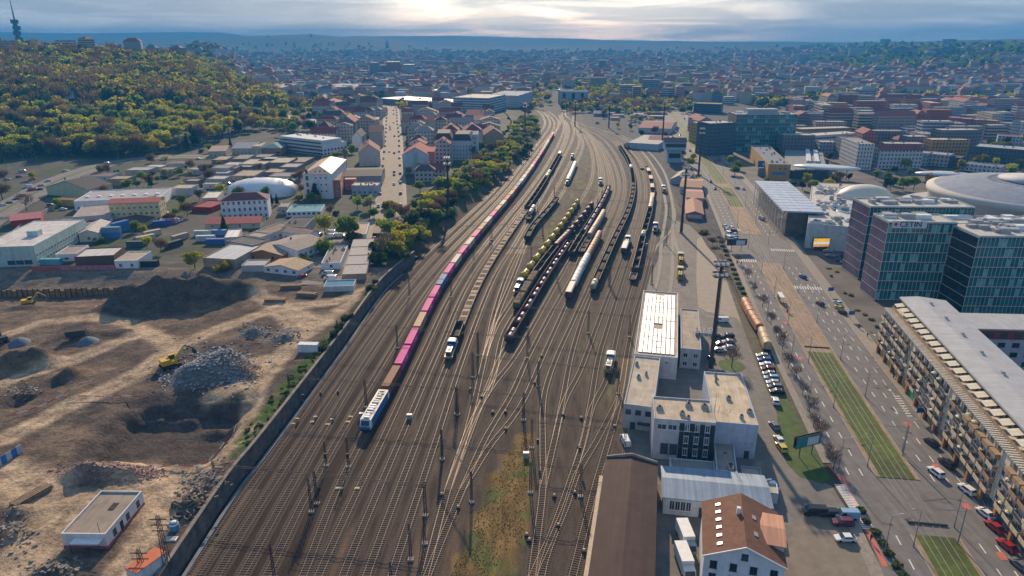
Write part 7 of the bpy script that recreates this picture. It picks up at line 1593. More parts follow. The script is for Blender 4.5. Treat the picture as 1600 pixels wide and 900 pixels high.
    def inp(x,y):
        r=False
        for (a,b),(c,d) in zip(gp,gp[1:]+gp[:1]):
            if (b>y)!=(d>y) and x<(c-a)*(y-b)/(d-b)+a: r=not r
        return r
    for lm,n in (('gold',500),('bush',700),('brown',1300)):
        b=MB()
        for i in range(n*3):
            x=rr.uniform(-14,6); y=rr.uniform(105,172)
            if not inp(x,y) or fbm(np.array([x/5.+len(lm)*9]),np.array([y/5.]))[0]<-.03: continue
            h=rr.uniform(.06,.22); a=rr.uniform(0,6.28)
            for k in range(3): e=a+k*2.1; b.add([(x+.12*math.cos(e),y+.12*math.sin(e),0),(x-.12*math.cos(e),y-.12*math.sin(e),0),(x+.3*math.sin(e)*h,y-.3*math.cos(e)*h,h)],[(0,1,2)],LM[lm])
        tag(b.build('dry_grass'),'tufts of dry and green grass on the island between the ladders','grass',kind='stuff')
    # embankment between the town and the tracks
    emb=[(598,412),(612,398),(625,405),(600,396),(640,385),(625,380),(610,372),(652,372),(638,368),(625,360),(612,352),(660,360),(672,350),(650,350),(636,345),(622,338),(685,340),(668,338),(654,332),(690,330),(676,324),(700,322),(712,318),(690,314),(704,308),(720,306),(734,302),(716,296),(730,292),(745,292),(722,284),(738,282),(752,284),(762,278),(744,272),(758,268),(772,270),(765,258),(780,262),(750,262),(776,252),(790,254),(785,244),(800,246),(795,236),(808,238),(760,248),(815,230),(806,226),(825,222),(818,214),(832,210),(826,200),(842,196),(838,190),(820,190),(800,205),(790,215),(780,228),(770,236),(812,205),(830,182)]
    for i,(x,y) in enumerate(emb):
        k=rr.choice(('spring','green','bush','goldbush','green','spring','brown','pale') if y<330 else ('spring','goldbush','green','bush','brown','spring')); tpx(k,x-4,y,rr.uniform(5,8) if 'bush' in k else rr.uniform(7,11),f'{KN[k]} {"bush" if "bush" in k else "tree"} on the embankment between the town and the tracks',ZE(*G(x-4,y,LZ)[:2]),1.15,f'{KN[k]} growth on the embankment')
    for i in range(215):
        y=rr.uniform(300,900); x=float(wallx(y))-3-abs(rr.gauss(0,1))*(14 if y>420 else 22); k=rr.choice(('spring','green','green','bush','goldbush','spring','pale','dark'))
        if clear(x,y,1): tree(k,x,y,ZE(x,y),rr.uniform(4,7) if 'bush' in k else rr.uniform(6,11),f'{KN[k]} {"bush" if "bush" in k else "tree"} on the embankment between the town and the tracks',f'{KN[k]} growth on the embankment',1.2)
    for i in range(210):
        px,py=(rr.uniform(0,780),rr.uniform(225,400)) if i<120 else (rr.uniform(140,500),rr.uniform(238,335)); p=G(px,py,LZ); k=rr.choice(('spring','green','brown','gold','bush','green','brown'))
        if p.x<wallx(p.y)-8 and p.y>296 and clear(p.x,p.y,3) and abs(px-608)>16 and not any((p.x-q.x)**2+(p.y-q.y)**2<240 for q in BOUL[0]): tree(k,p.x,p.y,LZ,rr.uniform(2.5,4) if 'bush' in k else rr.uniform(5,9),f'{KN[k]} {"bush" if "bush" in k else "tree"} between the works yards and town houses',f'{KN[k]} growth between the yards')
    # single trees
    for k,x,y,h,l,w in [('spring',508,368,12,'tall bright tree left of two in front of the teal roofed building',1),('green',545,372,13.5,'broad bright green tree beside the small pinkish house',1.15),('conifer',351,362,9,'dark pointed conifer in front of the long red roof',1),('conifer',493,312,11,'broad dark pine in front of the tall white mill',1.5),('green',585,340,7,'small green tree by the street end',1),('bare',602,404,13,'slim leafless tree at the end of the street',.8),('gold',622,396,13,'slim budding tree right of the leafless street tree',.7),('spring',305,420,8.5,'ragged yellow green tree at the edge of the earth heap',1.4),('goldbush',348,423,5,'small yellow bush beside the light grey blue shed',1.2),('brown',293,338,8,'brown leafless tree on the lawn by the red hut',1.1),('green',275,338,6,'round bright green tree behind the yellow office',1),('bush',262,345,4,'low bush behind the yellow office',1.2),('conifer',425,320,7,'dark column shaped shrub left of two beside the white mansion',.8),('conifer',433,320,7,'dark column shaped shrub right of two beside the white mansion',.8),('goldbush',468,313,4.5,'yellow bush near the white mill',1),('conifer',565,303,8,'slim dark conifer before the grey office',.7),('conifer',577,304,8,'second slim dark conifer before the grey office',.7),('gold',198,295,7,'golden budding tree in the garden behind the white warehouse',1.2),('green',215,295,6,'green tree beside the golden one behind the white warehouse',1.2),('conifer',236,292,9,'dark conifer in the garden behind the white warehouse',.9),('brown',160,275,8,'leafless tree near the pale green house',1),('bare',42,330,11,'leafless tree beside the boulevard wall',.9),('brown',4,312,10,'brown tree at the left edge by the boulevard',1.3),('bush',5,298,4,'scrub at the left edge by the boulevard',1.6),('brown',252,395,7,'bare tree in front of the black container',1),('bush',120,378,3,'dark bush beside the white gabled workshop',1.3),('bush',155,380,3,'bushy growth between the cabins and the workshop',1.5),('brown',330,285,9,'brown leafless tree between the garages',1),('brown',380,300,9,'brown tree behind the inflated dome',1.2),('dark',455,300,9,'dark tree behind the inflated dome, next to the mill',1.2),('brown',470,285,9,'brown leafless tree left of the tall white mill',1),('brown',300,268,9,'tall leafless tree in the shed cluster',.9),('brown',318,275,9,'second tall leafless tree in the shed cluster',.9),('conifer',361,234,12,'slim dark conifer before the long cream house',.8),('green',550,240,10,'dark green tree left of the beige gable house',1.1),('spring',525,250,8,'yellow green tree behind the tall white mill',1.2),('green',540,246,8,'green tree beside the red brick chimney',1),('bare',735,250,12,'leafless willow in front of the pale grey town house',1),('pale',748,252,9,'pale willow beside the leafless one',1.2),('green',752,238,12,'round green tree right of the white narrow house',1.1),('gold',782,236,11,'golden tree in front of the tan gable house',1)]:
        tpx(k,x,y,h,l,LZ,w)
    for i in range(105):
        px=rr.uniform(425,562); py=rr.uniform(176,214); k=rr.choice(('green','dark','brown','spring','poplar','green'))
        if px>520 and py>195: continue
        p,t=GT(px,py)
        if not clear(p.x,p.y): continue
        tree(k,p.x,p.y,max(p.z,LZ),rr.uniform(9,14),f'{KN[k]} tree in the gardens west of the old town',f'{KN[k]} trees in the western gardens')
    for i in range(260):
        px,py=rr.uniform(1180,1620),rr.uniform(168,300); p=G(px,py,0); k=rr.choice(('green','dark','spring','gold','brown','dark','bush'))
        if p.y<395 and p.x>175 or (p.x-268)**2+(p.y-350)**2<68**2 or not clear(p.x,p.y,3): continue
        if p.x<np.interp(p.y,[q.y for q in AX],[q.x for q in AX])+24: continue
        tree(k,p.x,p.y,0,rr.uniform(2.5,4) if k=='bush' else rr.uniform(6,11),f'{KN[k]} {"bush" if k=="bush" else "tree"} between the blocks right of the wide road',f'{KN[k]} growth right of the wide road')
    for i in range(110):
        px,py=rr.uniform(930,1070),rr.uniform(158,262); p=G(px,py,0); k=rr.choice(('green','dark','brown','gold','bush','spring'))
        yl=185+(px-930)*.42
        if py>yl+22 or not clear(p.x,p.y,3) or p.x>np.interp(p.y,[q.y for q in AX],[q.x for q in AX])-21 or min((p.x-q.x)**2+(p.y-q.y)**2 for q in TR['26'])<14**2 or p.x<TRX(p.y)+16: continue
        tree(k,p.x,p.y,0,rr.uniform(2.5,4) if k=='bush' else rr.uniform(6,10),f'{KN[k]} {"bush" if k=="bush" else "tree"} beside the outer tracks near the signal tower',f'{KN[k]} growth beside the outer tracks')
    # right side
    for k,x,y,h,l,w in [('spring',1079,262,9,'bright yellow green tree by the wide road near the signal tower',1),('gold',1083,252,8,'golden tree behind the bright one near the signal tower',1),('brown',1066,246,7,'brown tree beside the signal tower',1.1),('brown',1090,280,4,'brown bush at the foot of the flood mast by the pink roofs',1.6),('green',1140,258,9,'round green tree, left of three by the teal tower',1.2),('green',1152,266,9,'round green tree, middle of three by the teal tower',1.2),('green',1148,274,9,'round green tree, front one of three by the teal tower',1.2),('bare',1143,574,8,'leafless tree on the round lawn by the car park',1),('gold',1345,238,15,'tall golden tree in front of the orange town house row',.8),('gold',1320,233,9,'golden tree in front of the balcony block',1),('brown',1113,383,4,'brown shrub beside the billboard on the verge',1.5),('goldbush',1100,365,3,'yellow green shrub beside the siding',1.5)]:
        tpx(k,x,y,h,l,0,w)
    for i in range(9): tpx('green',1209+i*4.3,324+i*5.2,4.0,f'small round street tree, {ORD[i]} in the row before the glazed entrance hall',0,1.1,'street trees before the entrance hall')
    for i in range(16):
        t=i/15; x=1132+(1300-1132)*t**.8+rr.uniform(-3,3); y=385+(735-385)*t+rr.uniform(-4,4); tpx('bare',x,y,rr.uniform(4,6),f'leafless shrub on the verge between the siding and the road',0,1.0,'leafless verge shrubs')
    for i in range(26):
        t=i/25; x=1117+(1196-1117)*t; y=372+(560-372)*t**1.05; tpx('bush',x+6,y,1.1,'low green scrub along the siding',0,1.8,'low scrub along the siding')
    for i,(x,y) in enumerate([(1308,425),(1300,432),(1320,458),(1330,462),(1352,492),(1362,500),(1340,485),(1372,512),(1295,420)]): tpx('bush' if i%2 else 'goldbush',x,y,.8,'low planting in the beds before the glass offices',0,2.2,'low planting before the glass offices')
    for i in range(70): y=rr.uniform(142,215); x=float(wallx(y))-rr.uniform(.8,5); tree('bush',x,y,zsite(x,y)-.1,rr.uniform(.3,.9),'green weeds on top of the retaining wall','weeds on the retaining wall',1.5)
    for i in range(26): y=rr.uniform(200,275); tree('dark' if i%3 else 'bush',float(wallx(y))-rr.uniform(.2,2.5),y,LZ-.6,rr.uniform(1.2,3.2),'dark scrub hanging over the retaining wall','scrub over the retaining wall',1.3)
    for i in range(8): p=G(1262+i*9,800+i*17,0); tree('bush',p.x+12,p.y,0,1.3,'low hedge plant at the edge of the court','hedge plants at the court edge',1.4)
woods()
# ---------------------------------------------------------------- masts, portals, lamps
for x,y,t,l in [(1110,577,412,'tall dark flood mast beside the car park, the nearest of all'),(1064,364,262,'tall dark flood mast beside the pink roofed houses'),(1091,273,201,'tall dark flood mast on the edge of the wide road'),(1034,228,160,'tall flood mast before the maroon hall'),(701,338,247,'tall flood mast standing in the embankment bushes'),(820,225,162,'tall flood mast at the upper end of the embankment'),(898,197,158,'far flood mast in the throat of the yard'),(951,200,160,'far flood mast right of the track throat')]:
    flood_mast(x,y,hbase(x,y,t),l)
def portals():
    for i,(p,b) in enumerate([([(529,536),(625,540),(747,556)],7.6),([(455,628),(569,642),(713,647)],7.8),([(340,770),(487,800),(665,806)],7.6),([(691,718),(737,785)],7.2),([(715,648),(818,657)],7.6),([(841,604),(966,616)],7.8),([(831,700),(975,715)],7.6),([(829,770),(907,776)],7.4),([(824,512),(919,521),(983,527)],7.8),([(739,590),(841,603)],7.6),([(640,464),(706,462),(812,466)],7.8),([(747,555),(824,560)],7.4),([(871,440),(951,446)],7.8),([(953,446),(1018,444)],7.8),([(907,375),(1041,383)],7.8),([(848,367),(890,368)],7.6),([(740,409),(830,414)],7.6),([(933,332),(1044,338)],7.6),([(690,378),(770,378),(848,372)],7.8),([(866,312),(940,318)],7.6)]):
        gantry(p,b,f'dark steel catenary portal across the tracks, number {i+1} counted among the portals from the near left' if 0 else ['catenary portal just beyond the first pink containers','catenary portal right behind the blue electric locomotive','nearest wide catenary portal across the left tracks','short portal over the switches beside the grass island','portal across the switches right of the second wide portal','portal in front of the pale grey shunting locomotive','portal over the switches by the lavender storehouse','short portal over the double tracks near the brown shed','portal crossing before the coil train and the skylight roof','portal over the switch ladder left of the grey locomotive','portal above the middle of the pink container train','short portal linking two wide ones near the coil train','portal above the white covered wagons','portal over the tracks beside the black wagon train','portal above the beige covered wagons','short portal above the yellow silo wagons','portal over the black wagon end','portal over the far maroon wagons','portal over the container train beside the embankment','portal over the silo wagons at the far end'][i],'catenary portals across the tracks' )
portals()
def small_rail():
    # single masts, signals, yellow markers, switch lanterns
    for i,(x,y,t) in enumerate([(487,800,735),(691,718,668),(664,850,807),(642,875,810),(611,905,878),(510,728,690),(545,730,685),(429,905,850),(818,657,604),(1003,390,350),(766,380,345),(840,330,300),(905,330,298)]):
        p=G(x,y); h=min(hbase(x,y,t),9); t_=thing('catenary_mast','lattice catenary mast standing alone between the tracks','mast',(p.x,p.y,0),0,'single catenary masts'); m=MB()
        for dx,dy in ((-.25,-.2),(.25,-.2),(.25,.2),(-.25,.2)): m.tube((dx,dy,0),(dx*.5,dy*.5,h),.06,.05,POST,4)
        k=0
        while k*.8<h-.8: 
            for dy in (-.19,.19): m.tube((-.24 if k%2 else .24,dy,k*.8),(.22 if k%2 else -.22,dy,k*.8+.8),.035,.035,POST,4)
            k+=1
        m.build('mast',t_); m=MB(); m.box(-.6,-.5,0,.6,.5,.4,CONC); m.build('footing',t_); m=MB(); m.tube((0,0,h-.6),(2.2,0,h-.3),.04,.04,GALV,4); m.tube((0,0,h-1.8),(2.2,0,h-.9),.04,.04,GALV,4); m.build('bracket',t_)
    for i,(x,y) in enumerate([(476,640),(503,636),(530,634),(510,735),(545,735),(840,712),(905,725)]):
        p=G(x,y); t=thing('railway_signal','black headed railway signal on a thin post between the tracks','signal',(p.x,p.y,0),0,'railway signals'); m=MB(); m.tube((0,0,0),(0,0,4.4),.08,.07,GALV,6); m.build('post',t); m=MB(); m.box(-.3,-.2,3.4,.3,.1,4.9,DARK); m.build('signal_head',t)
    me=None
    for i,(x,y) in enumerate([(464,655),(458,663),(493,652),(488,660),(519,656),(512,664),(548,652),(544,660),(528,764),(558,764),(533,764)]):
        p=G(x,y); m=MB(); m.box(-.55,-.35,.1,.55,.35,.28,YEL); m.box(-.4,-.2,.28,.4,.2,.33,mat('pale_panel',(.5,.45,.5))); o=m.build('track_magnet'); o.location=(p.x,p.y,0); tag(o,'small yellow box between the rails','track box','yellow boxes between the rails')
    for i,(x,y) in enumerate([(827,846),(872,823),(912,863),(866,777),(898,772),(690,775),(716,795),(823,838),(905,700),(880,650),(908,655),(790,645),(790,672),(835,600),(960,668),(735,610),(752,622),(770,646),(846,558)]):
        p=G(x,y); t=thing('switch_lantern','small pale switch stand beside the rails','switch stand',(p.x,p.y,0),0,'switch stands'); m=MB(); m.box(-.5,-.3,.05,.5,.3,.45,DK); m.build('motor_box',t); m=MB(); m.box(-.22,-.2,.45,.22,.2,.95,mat('cream_lamp',(.6,.45,.28))); m.build('lantern',t)
    for i,(x,y) in enumerate([(640,655),(566,653),(822,715),(1009,385)]):
        p=G(x,y); m=MB(); m.box(-.7,-.4,0,.7,.4,1.5,GREY); m.box(-.75,-.45,1.5,.75,.45,1.6,WHT); o=m.build('relay_cabinet'); o.location=(p.x,p.y,0); tag(o,'small grey relay cabinet beside the tracks','cabinet','relay cabinets')
    # lattice masts at the lower left
    for x,y,t,l in ((262,885,805,'dark lattice mast behind the site container at the lower left'),(224,897,858,'short lattice mast in front of the orange topped container')):
        p=G(x,y,LZ); h=hbase(x,y,t,LZ); t_=thing('lattice_mast',l,'mast',(p.x,p.y,LZ)); m=MB()
        for dx,dy in ((-.6,-.5),(.6,-.5),(.6,.5),(-.6,.5)): m.tube((dx,dy,-1),(dx*.35,dy*.35,h),.09,.07,POST,4)
        for k in range(int(h/1.1)): 
            for dy in (-.4,.4): m.tube((-.5 if k%2 else .5,dy,k*1.1),(.45 if k%2 else -.45,dy*.9,k*1.1+1.1),.05,.05,POST,4)
        m.build('frame',t_)
        for k in range(3): b=MB(); b.box(-1.6,-.1,h-1-k*1.3,1.6,.1,h-.85-k*1.3,POST); b.build('cross_arm',t_)
small_rail()
def lamps():
    for i,y in enumerate((118,146,176,204,236,268,300,340,384,430,480,540,610)):
        for off,sd,zz in ((-6.6,-1,.1),(4.6,1,.1)):
            k=min(range(len(AX)),key=lambda q:abs(AX[q].y-y-(7 if sd>0 else 0))); q=AX[k]+AN[k]*off; px,py=PJ((q.x,q.y,0)); lamp(px,py,9,sd,'grey street lamp beside the tram line of the wide road','street lamps along the tram line',.1)
    for i,(x,y) in enumerate([(1382,862),(1310,735),(1262,640),(1236,560),(1198,500),(1178,455)]): lamp(x,y,9,1,f'grey street lamp on the verge side of the road, {ORD[i]} from the near end','verge side street lamps')
    for i,(x,y) in enumerate([(1496,850),(1410,712)]): 
        p=G(x,y); t=thing('tram_pole',f'tram wire pole with a long bracket, {ORD[i]} from the near end','tram pole',(p.x,p.y,.1)); m=MB(); m.tube((0,0,0),(0,0,9),.16,.12,GALV,8); m.build('pole',t); m=MB(); m.tube((0,0,8.2),(-6,0,8.6),.07,.06,GALV,5); m.tube((0,0,9),(-4,0,8.5),.04,.04,GALV,4); m.build('bracket',t)
    for i,(x,y) in enumerate([(40,262),(60,262),(118,262),(185,248),(240,243),(262,245),(300,240),(10,266)]): lamp(x,y,10,-1,'grey street lamp along the boulevard below the wood','boulevard street lamps',LZ)
    # signs, billboards, shelter
    for i,(x,y,w) in enumerate([(1438,655,1.6),(1521,763,1.5),(1329,500,1.2),(1297,462,1.2),(1545,760,1.2)]):
        p=G(x,y); t=thing('road_sign','blue road sign on the pavement by the balcony block' if i!=2 else 'blue road sign before the glass offices','road sign',(p.x,p.y,.1),.1,'blue road signs'); m=MB(); m.tube((0,0,0),(0,0,3.2),.05,.05,GALV,5); m.build('post',t); m=MB(); m.box(-w,-.06,2,w,.06,3.6,mat('sign_blue2',(.02,.13,.38),noise=.03)); m.build('sign_board',t)
    def billboard(x,y,rz,label,cs,w=5,h=3.2):
        p=G(x,y); t=thing('billboard',label,'billboard',(p.x,p.y,0),rz); m=MB(); [m.tube((s*w*.5,0,0),(s*w*.5,0,3.2),.12,.12,POST,6) for s in (-1,1)]; m.build('posts',t)
        for s in (-1,1):
            q=MB(); q.box(-w,s*.35-.08,3.0,w,s*.35+.08,3.0+h,POST); q.box(-w+.15,s*.43-.01 if s>0 else -.45,3.15,w-.15,s*.45 if s>0 else -.43,2.85+h,cs[0]); q.box(-w*.1,(s*.455-.004) if s>0 else -.462,3.3,w*.8,(s*.462) if s>0 else -.455,2.4+h,cs[1]); q.build('panel',t)
    B1=mat('poster_white',(.55,.62,.66),noise=.1); B2=mat('poster_dark',(.05,.05,.09),noise=.5,scale=1); B3=mat('poster_teal',(.05,.22,.22),noise=.3)
    billboard(1150,392,.05,'billboard with one white and one dark poster above the siding',(B2,B1)); billboard(1258,712,.35,'teal billboard on the grass wedge by the road',(B3,B1),4)
    k=min(range(len(AX)),key=lambda q:abs(AX[q].y-262)); q=AX[k]+AN[k]*-4.9; t=thing('tram_shelter','white roofed tram stop shelter on the platform','shelter',(q.x,q.y,.14),math.radians(80)); m=MB(); m.box(-3.2,-.9,2.5,3.2,.9,2.68,WHT); m.build('roof',t); m=MB(); [m.tube((x,y,0),(x,y,2.5),.05,.05,POST,5) for x in (-3,0,3) for y in (-.7,.7)]; m.build('posts',t); m=MB(); m.box(-3,.68,.3,3,.72,2.3,GL2); m.build('glass_wall',t); m=MB(); m.box(-2,.2,.4,2,.6,.48,TAN); m.build('bench',t)
    p=G(1230,488); t=thing('ticket_post','red information post behind the tram shelter','post',(p.x,p.y,.14)); m=MB(); m.box(-.3,-.2,0,.3,.2,2.4,mat('post_red',(.45,.03,.03))); m.build('pillar',t); m=MB(); m.box(-.22,-.23,1.2,.22,-.2,2.1,WHT); m.build('panel',t)
lamps()
# ---------------------------------------------------------------- vehicles
def vehicles():
    RD=100.0; rr=random.Random(31)
    for x,y,c,k,l in [(1455,694,'black','car','black car on the right carriageway, farthest of the near queue'),(1479,727,'black','suv_car','black estate car with white lights behind the first black car'),(1462,741,'white','suv_car','white estate car abreast of the black one'),(1510,768,'white','suv_car','white car in the kerb lane by the blue road sign'),(1539,805,'white','car','white saloon just in front of the red car'),(1553,826,'red','car','red car right behind the white saloon'),(1573,856,'red','car','dark red car, second of the two red ones'),(1593,886,'grey','car','dark grey car at the lower right corner'),(1281,476,'maroon','car','dark red car driving by the tram shelter'),(1309,475,'white','car','white car parked before the office planting beds'),(1311,483,'yellow','car','yellow taxi behind the white parked car'),(1316,490,'black','car','black car behind the yellow taxi'),(1254,434,'blue','car','dark blue car alone on the right carriageway'),(1190,343,'silver','van','white van at the tram stop kerb'),(1152,295,'blue','car','blue car on the right carriageway beside the tram lawn'),(1145,277,'black','car','black car on the right carriageway near the three round trees')]: car(x,y,RD,c,l,k)
    for i,(x,y) in enumerate([(1133,355),(1136,361),(1139,367),(1137,371),(1144,358),(1147,363),(1149,368),(1147,373),(1140,374),(1150,375)]): car(x,y,-80,('white','silver','white','white','white','maroon','white','silver','white','lightblue')[i],'car waiting in the block of traffic at the zebra crossing',('car','suv_car','van')[i%3],'cars waiting at the zebra crossing')
    for i in range(34):
        t=rr.random(); k=rr.randrange(len(AX)); 
        if AX[k].y<470 or AX[k].y>1000: continue
        off=rr.choice((-12,-9,7,11)); q=AX[k]+AN[k]*off; carw(q.x,q.y,.06,78 if off>0 else -102,rr.choice(('white','black','silver','blue','red','grey')),'small car on the far part of the wide road',rr.choice(('car','suv_car')),'cars on the far wide road')
    for i in range(9): car(1192+i*2.7,558+i*7.0,172,('silver','blue','white','maroon','grey','lightblue','silver','grey','black')[i],f'{("silver","blue","white","maroon","grey","light blue","pale silver","dark grey","black")[i]} car in the side on row by the hedge, {ORD[i]} from the far end','suv_car' if i%2 else 'car')
    for x,y,a,c,k,l in [(1211,629,80,'white','suv_car','white car parked alone below the side on row'),(1210,668,95,'grey','car','grey car beside the grass wedge'),(1217,690,92,'white','car','white car in the verge row beside the grass wedge'),(1221,702,92,'yellow','suv_car','yellow and white car behind it at the grass wedge'),(1206,760,100,'white','car','white car next to the guard hut'),(1320,844,178,'white','car','white saloon on the sunlit court'),(1316,819,176,'maroon','suv_car','maroon estate car at the hedge of the court'),(1322,809,176,'lightblue','van','light blue van at the hedge of the court'),(1272,803,176,'black','van','black van at the far left of the court hedge'),(1294,805,176,'black','suv_car','black car between the black van and the blue van'),(1127,503,175,'white','van','white van alone in the car park'),(1120,528,-5,'black','suv_car','black car in the shade behind the flood mast'),(1137,527,176,'black','suv_car','black car in the car park, upper of three'),(1138,536,176,'grey','car','grey car in the car park, middle of three'),(1138,545,176,'silver','car','silver car in the car park, lower of three'),(1128,540,-4,'maroon','car','maroon car in the car park beside the mast'),(1111,562,90,'black','car','black car at the foot of the nearest flood mast'),(1125,549,-4,'silver','car','silver car beside the maroon one in the car park'),(977,692,95,'white','van','white van in the yard of the lavender storehouse')]: car(x,y,a,c,l,k)
    # box trucks between the brown shed and the white house
    for i,(x,y) in enumerate([(1071,850),(1069,888)]):
        p=G(x,y); t=thing('box_truck',('white box truck with a blue cab, the farther of two beside the brown shed','white box truck, the nearer of two beside the brown shed')[i],'truck',(p.x,p.y,.05),R(-88)); b=MB(); b.box(-4,-1.25,1.0,2.0,1.25,3.5,WHT); b.build('cargo_box',t); b=MB(); b.ext([(2.1,.5),(4.0,.5),(4.05,1.3),(3.6,2.5),(2.1,2.6)],-1.15,1.15,mat('cab_blue',(.28,.42,.5),rough=.4) if i==0 else WHT,'y'); 
        b=MB(); pr=[(2.1,.5),(4.0,.5),(4.05,1.3),(3.6,2.5),(2.1,2.6)]; n=5; vs=[(x_,-1.15,z_) for x_,z_ in pr]+[(x_,1.15,z_) for x_,z_ in pr]; b.add(vs,[(k,(k+1)%n,n+(k+1)%n,n+k) for k in range(n)]+[tuple(range(n-1,-1,-1)),tuple(range(n,2*n))],mat('cab_blue',(.28,.42,.5),rough=.4) if i==0 else WHT); b.build('cab',t)
        b=MB(); b.add([(4.06,-1,1.4),(4.06,1,1.4),(3.66,.95,2.42),(3.66,-.95,2.42)],[(0,1,2,3)],GLS); o=ob('windscreen',b.mesh('windscreen'),t); o.modifiers.new('s','SOLIDIFY').thickness=.04
        b=MB(); b.box(-4,-1,.6,3.9,1,1.0,DK); b.build('chassis',t); w=MB(); w.lathe([(0,-.15),(.48,-.15),(.48,.15),(0,.15)],TYRE,'y',12); me=w.mesh('wheel')
        for x_ in (-2.8,2.9):
            for s in (-1,1): ob('wheel',me,t,(x_,s*1.05,.48))
    # street in the old town
    c,n=STREET
    for i in range(44):
        s=(i//2)/22.; j=int(s*(len(c)-14))+6; off=-6.6 if i%2 else 6.6; q=c[j]+n[j]*off+Vector((0,rr.uniform(-1,1),0)); col=rr.choice(('white','silver','black','grey','red','blue','white','silver')); d=(c[j+1]-c[j]); carw(q.x,q.y,LZ+.08,math.degrees(math.atan2(d.y,d.x))+(180 if i%2 else 0),col,f'{col} car parked along the {"west" if i%2 else "east"} kerb of the old town street',rr.choice(('car','suv_car')),f'{col} cars along the {"west" if i%2 else "east"} kerb')
    for i in range(14): 
        j=rr.randrange(18,len(c)-6); off=rr.choice((-2.2,2.2)); q=c[j]+n[j]*off; d=(c[j+1]-c[j]); carw(q.x,q.y,LZ+.08,math.degrees(math.atan2(d.y,d.x))+(180 if off<0 else 0),rr.choice(('white','blue','black','silver')),'car driving in the old town street','car','cars driving in the old town street')
    for x,y,a,cl,k,l in [(12,281,15,'silver','car','silver car on the boulevard at the left edge'),(30,277,15,'black','car','black car on the boulevard behind the silver one'),(36,269,15,'lightblue','van','light blue van on the boulevard at the far left'),(51,281,-160,'orange','suv_car','orange car on the boulevard'),(75,284,-158,'white','suv_car','white estate car on the boulevard near the orange one'),(64,291,-155,'silver','car','silver car on the boulevard behind the white estate'),(62,297,-155,'black','car','black car on the boulevard beside the red truck'),(44,293,-152,'white','van','white van on the boulevard ahead of the red one'),(50,298,-152,'red','van','red van on the boulevard'),(34,307,-150,'red','suv_car','red car on the boulevard at the wall'),(26,312,-150,'blue','car','blue car on the boulevard behind the red one'),(14,318,-148,'grey','car','dark car on the boulevard near the left edge'),(4,322,-148,'white','car','white car on the boulevard at the left edge'),(103,268,18,'white','suv_car','white car alone on the boulevard beside the lamp'),(168,256,10,'white','suv_car','white car on the boulevard below the wood'),(256,250,5,'white','van','white van on the boulevard near the sheds'),(310,249,4,'white','car','white car on the boulevard near the leafless trees'),
        (99,328,5,'white','car','white car in the lot left of the mauve shed'),(80,322,5,'maroon','suv_car','maroon car in the lot beside the ochre shed'),(88,317,5,'blue','car','blue car behind the maroon one by the ochre shed'),(145,341,5,'white','car','white car between the stores and the mauve shed'),(104,361,15,'blue','car','dark blue car in front of the long white store'),(125,360,15,'silver','suv_car','silver car in front of the long white store'),(260,334,10,'blue','car','blue car behind the yellow office'),(259,342,0,'cream','van','cream van behind the yellow office'),(279,347,70,'white','van','white van on the lane right of the yellow office'),(478,424,60,'white','van','white van beside the tan roofed house'),(473,433,60,'red','car','red car beside the tan roofed house'),(487,388,50,'silver','suv_car','silver car in the alley beside the long workshop'),(490,376,50,'white','van','white van at the end of the long workshop'),(500,368,80,'green','suv_car','green car under the tall bright tree'),(515,371,175,'white','van','white minibus under the tall bright tree'),(516,365,175,'white','van','white minibus behind the other minibus'),(512,430,178,'silver','van','silver van behind the red lettered van'),(516,437,178,'white','van','white van with a red side stripe at the site edge'),(531,370,2,'white','van','white trailer like van beside the minibuses'),(387,287,-5,'orange','van','orange van before the brown sheds'),(357,288,-5,'silver','car','silver car left of the orange van'),(300,303,40,'white','van','white van near the canvas roofed shed'),(315,300,40,'white','van','second white van near the canvas roofed shed')]:
        car(x,y,a,cl,l,k,z=LZ+.1)
    for i in range(40):
        px=rr.uniform(955,1040); py=rr.uniform(184,205)
        if py>188+(px-955)*.25: continue
        car(px,py,rr.choice((0,90)),rr.choice(('white','silver','black','blue','red')),'small parked car in the lot beside the outer tracks','car','cars in the lot beside the outer tracks')
    for i,(x,y) in enumerate([(1293,394),(1297,401),(1310,404),(1318,402),(1320,411),(1312,408)]): car(x,y,-8,('silver','lightblue','blue','black','silver','grey')[i],f'{("silver","light blue","blue","black","pale silver","grey")[i]} car on the lane before the violet office side','car')
    car(1240,299,95,'blue','blue car beside the ochre box','car'); 
vehicles()
for t in CARS.values(): drop(t)
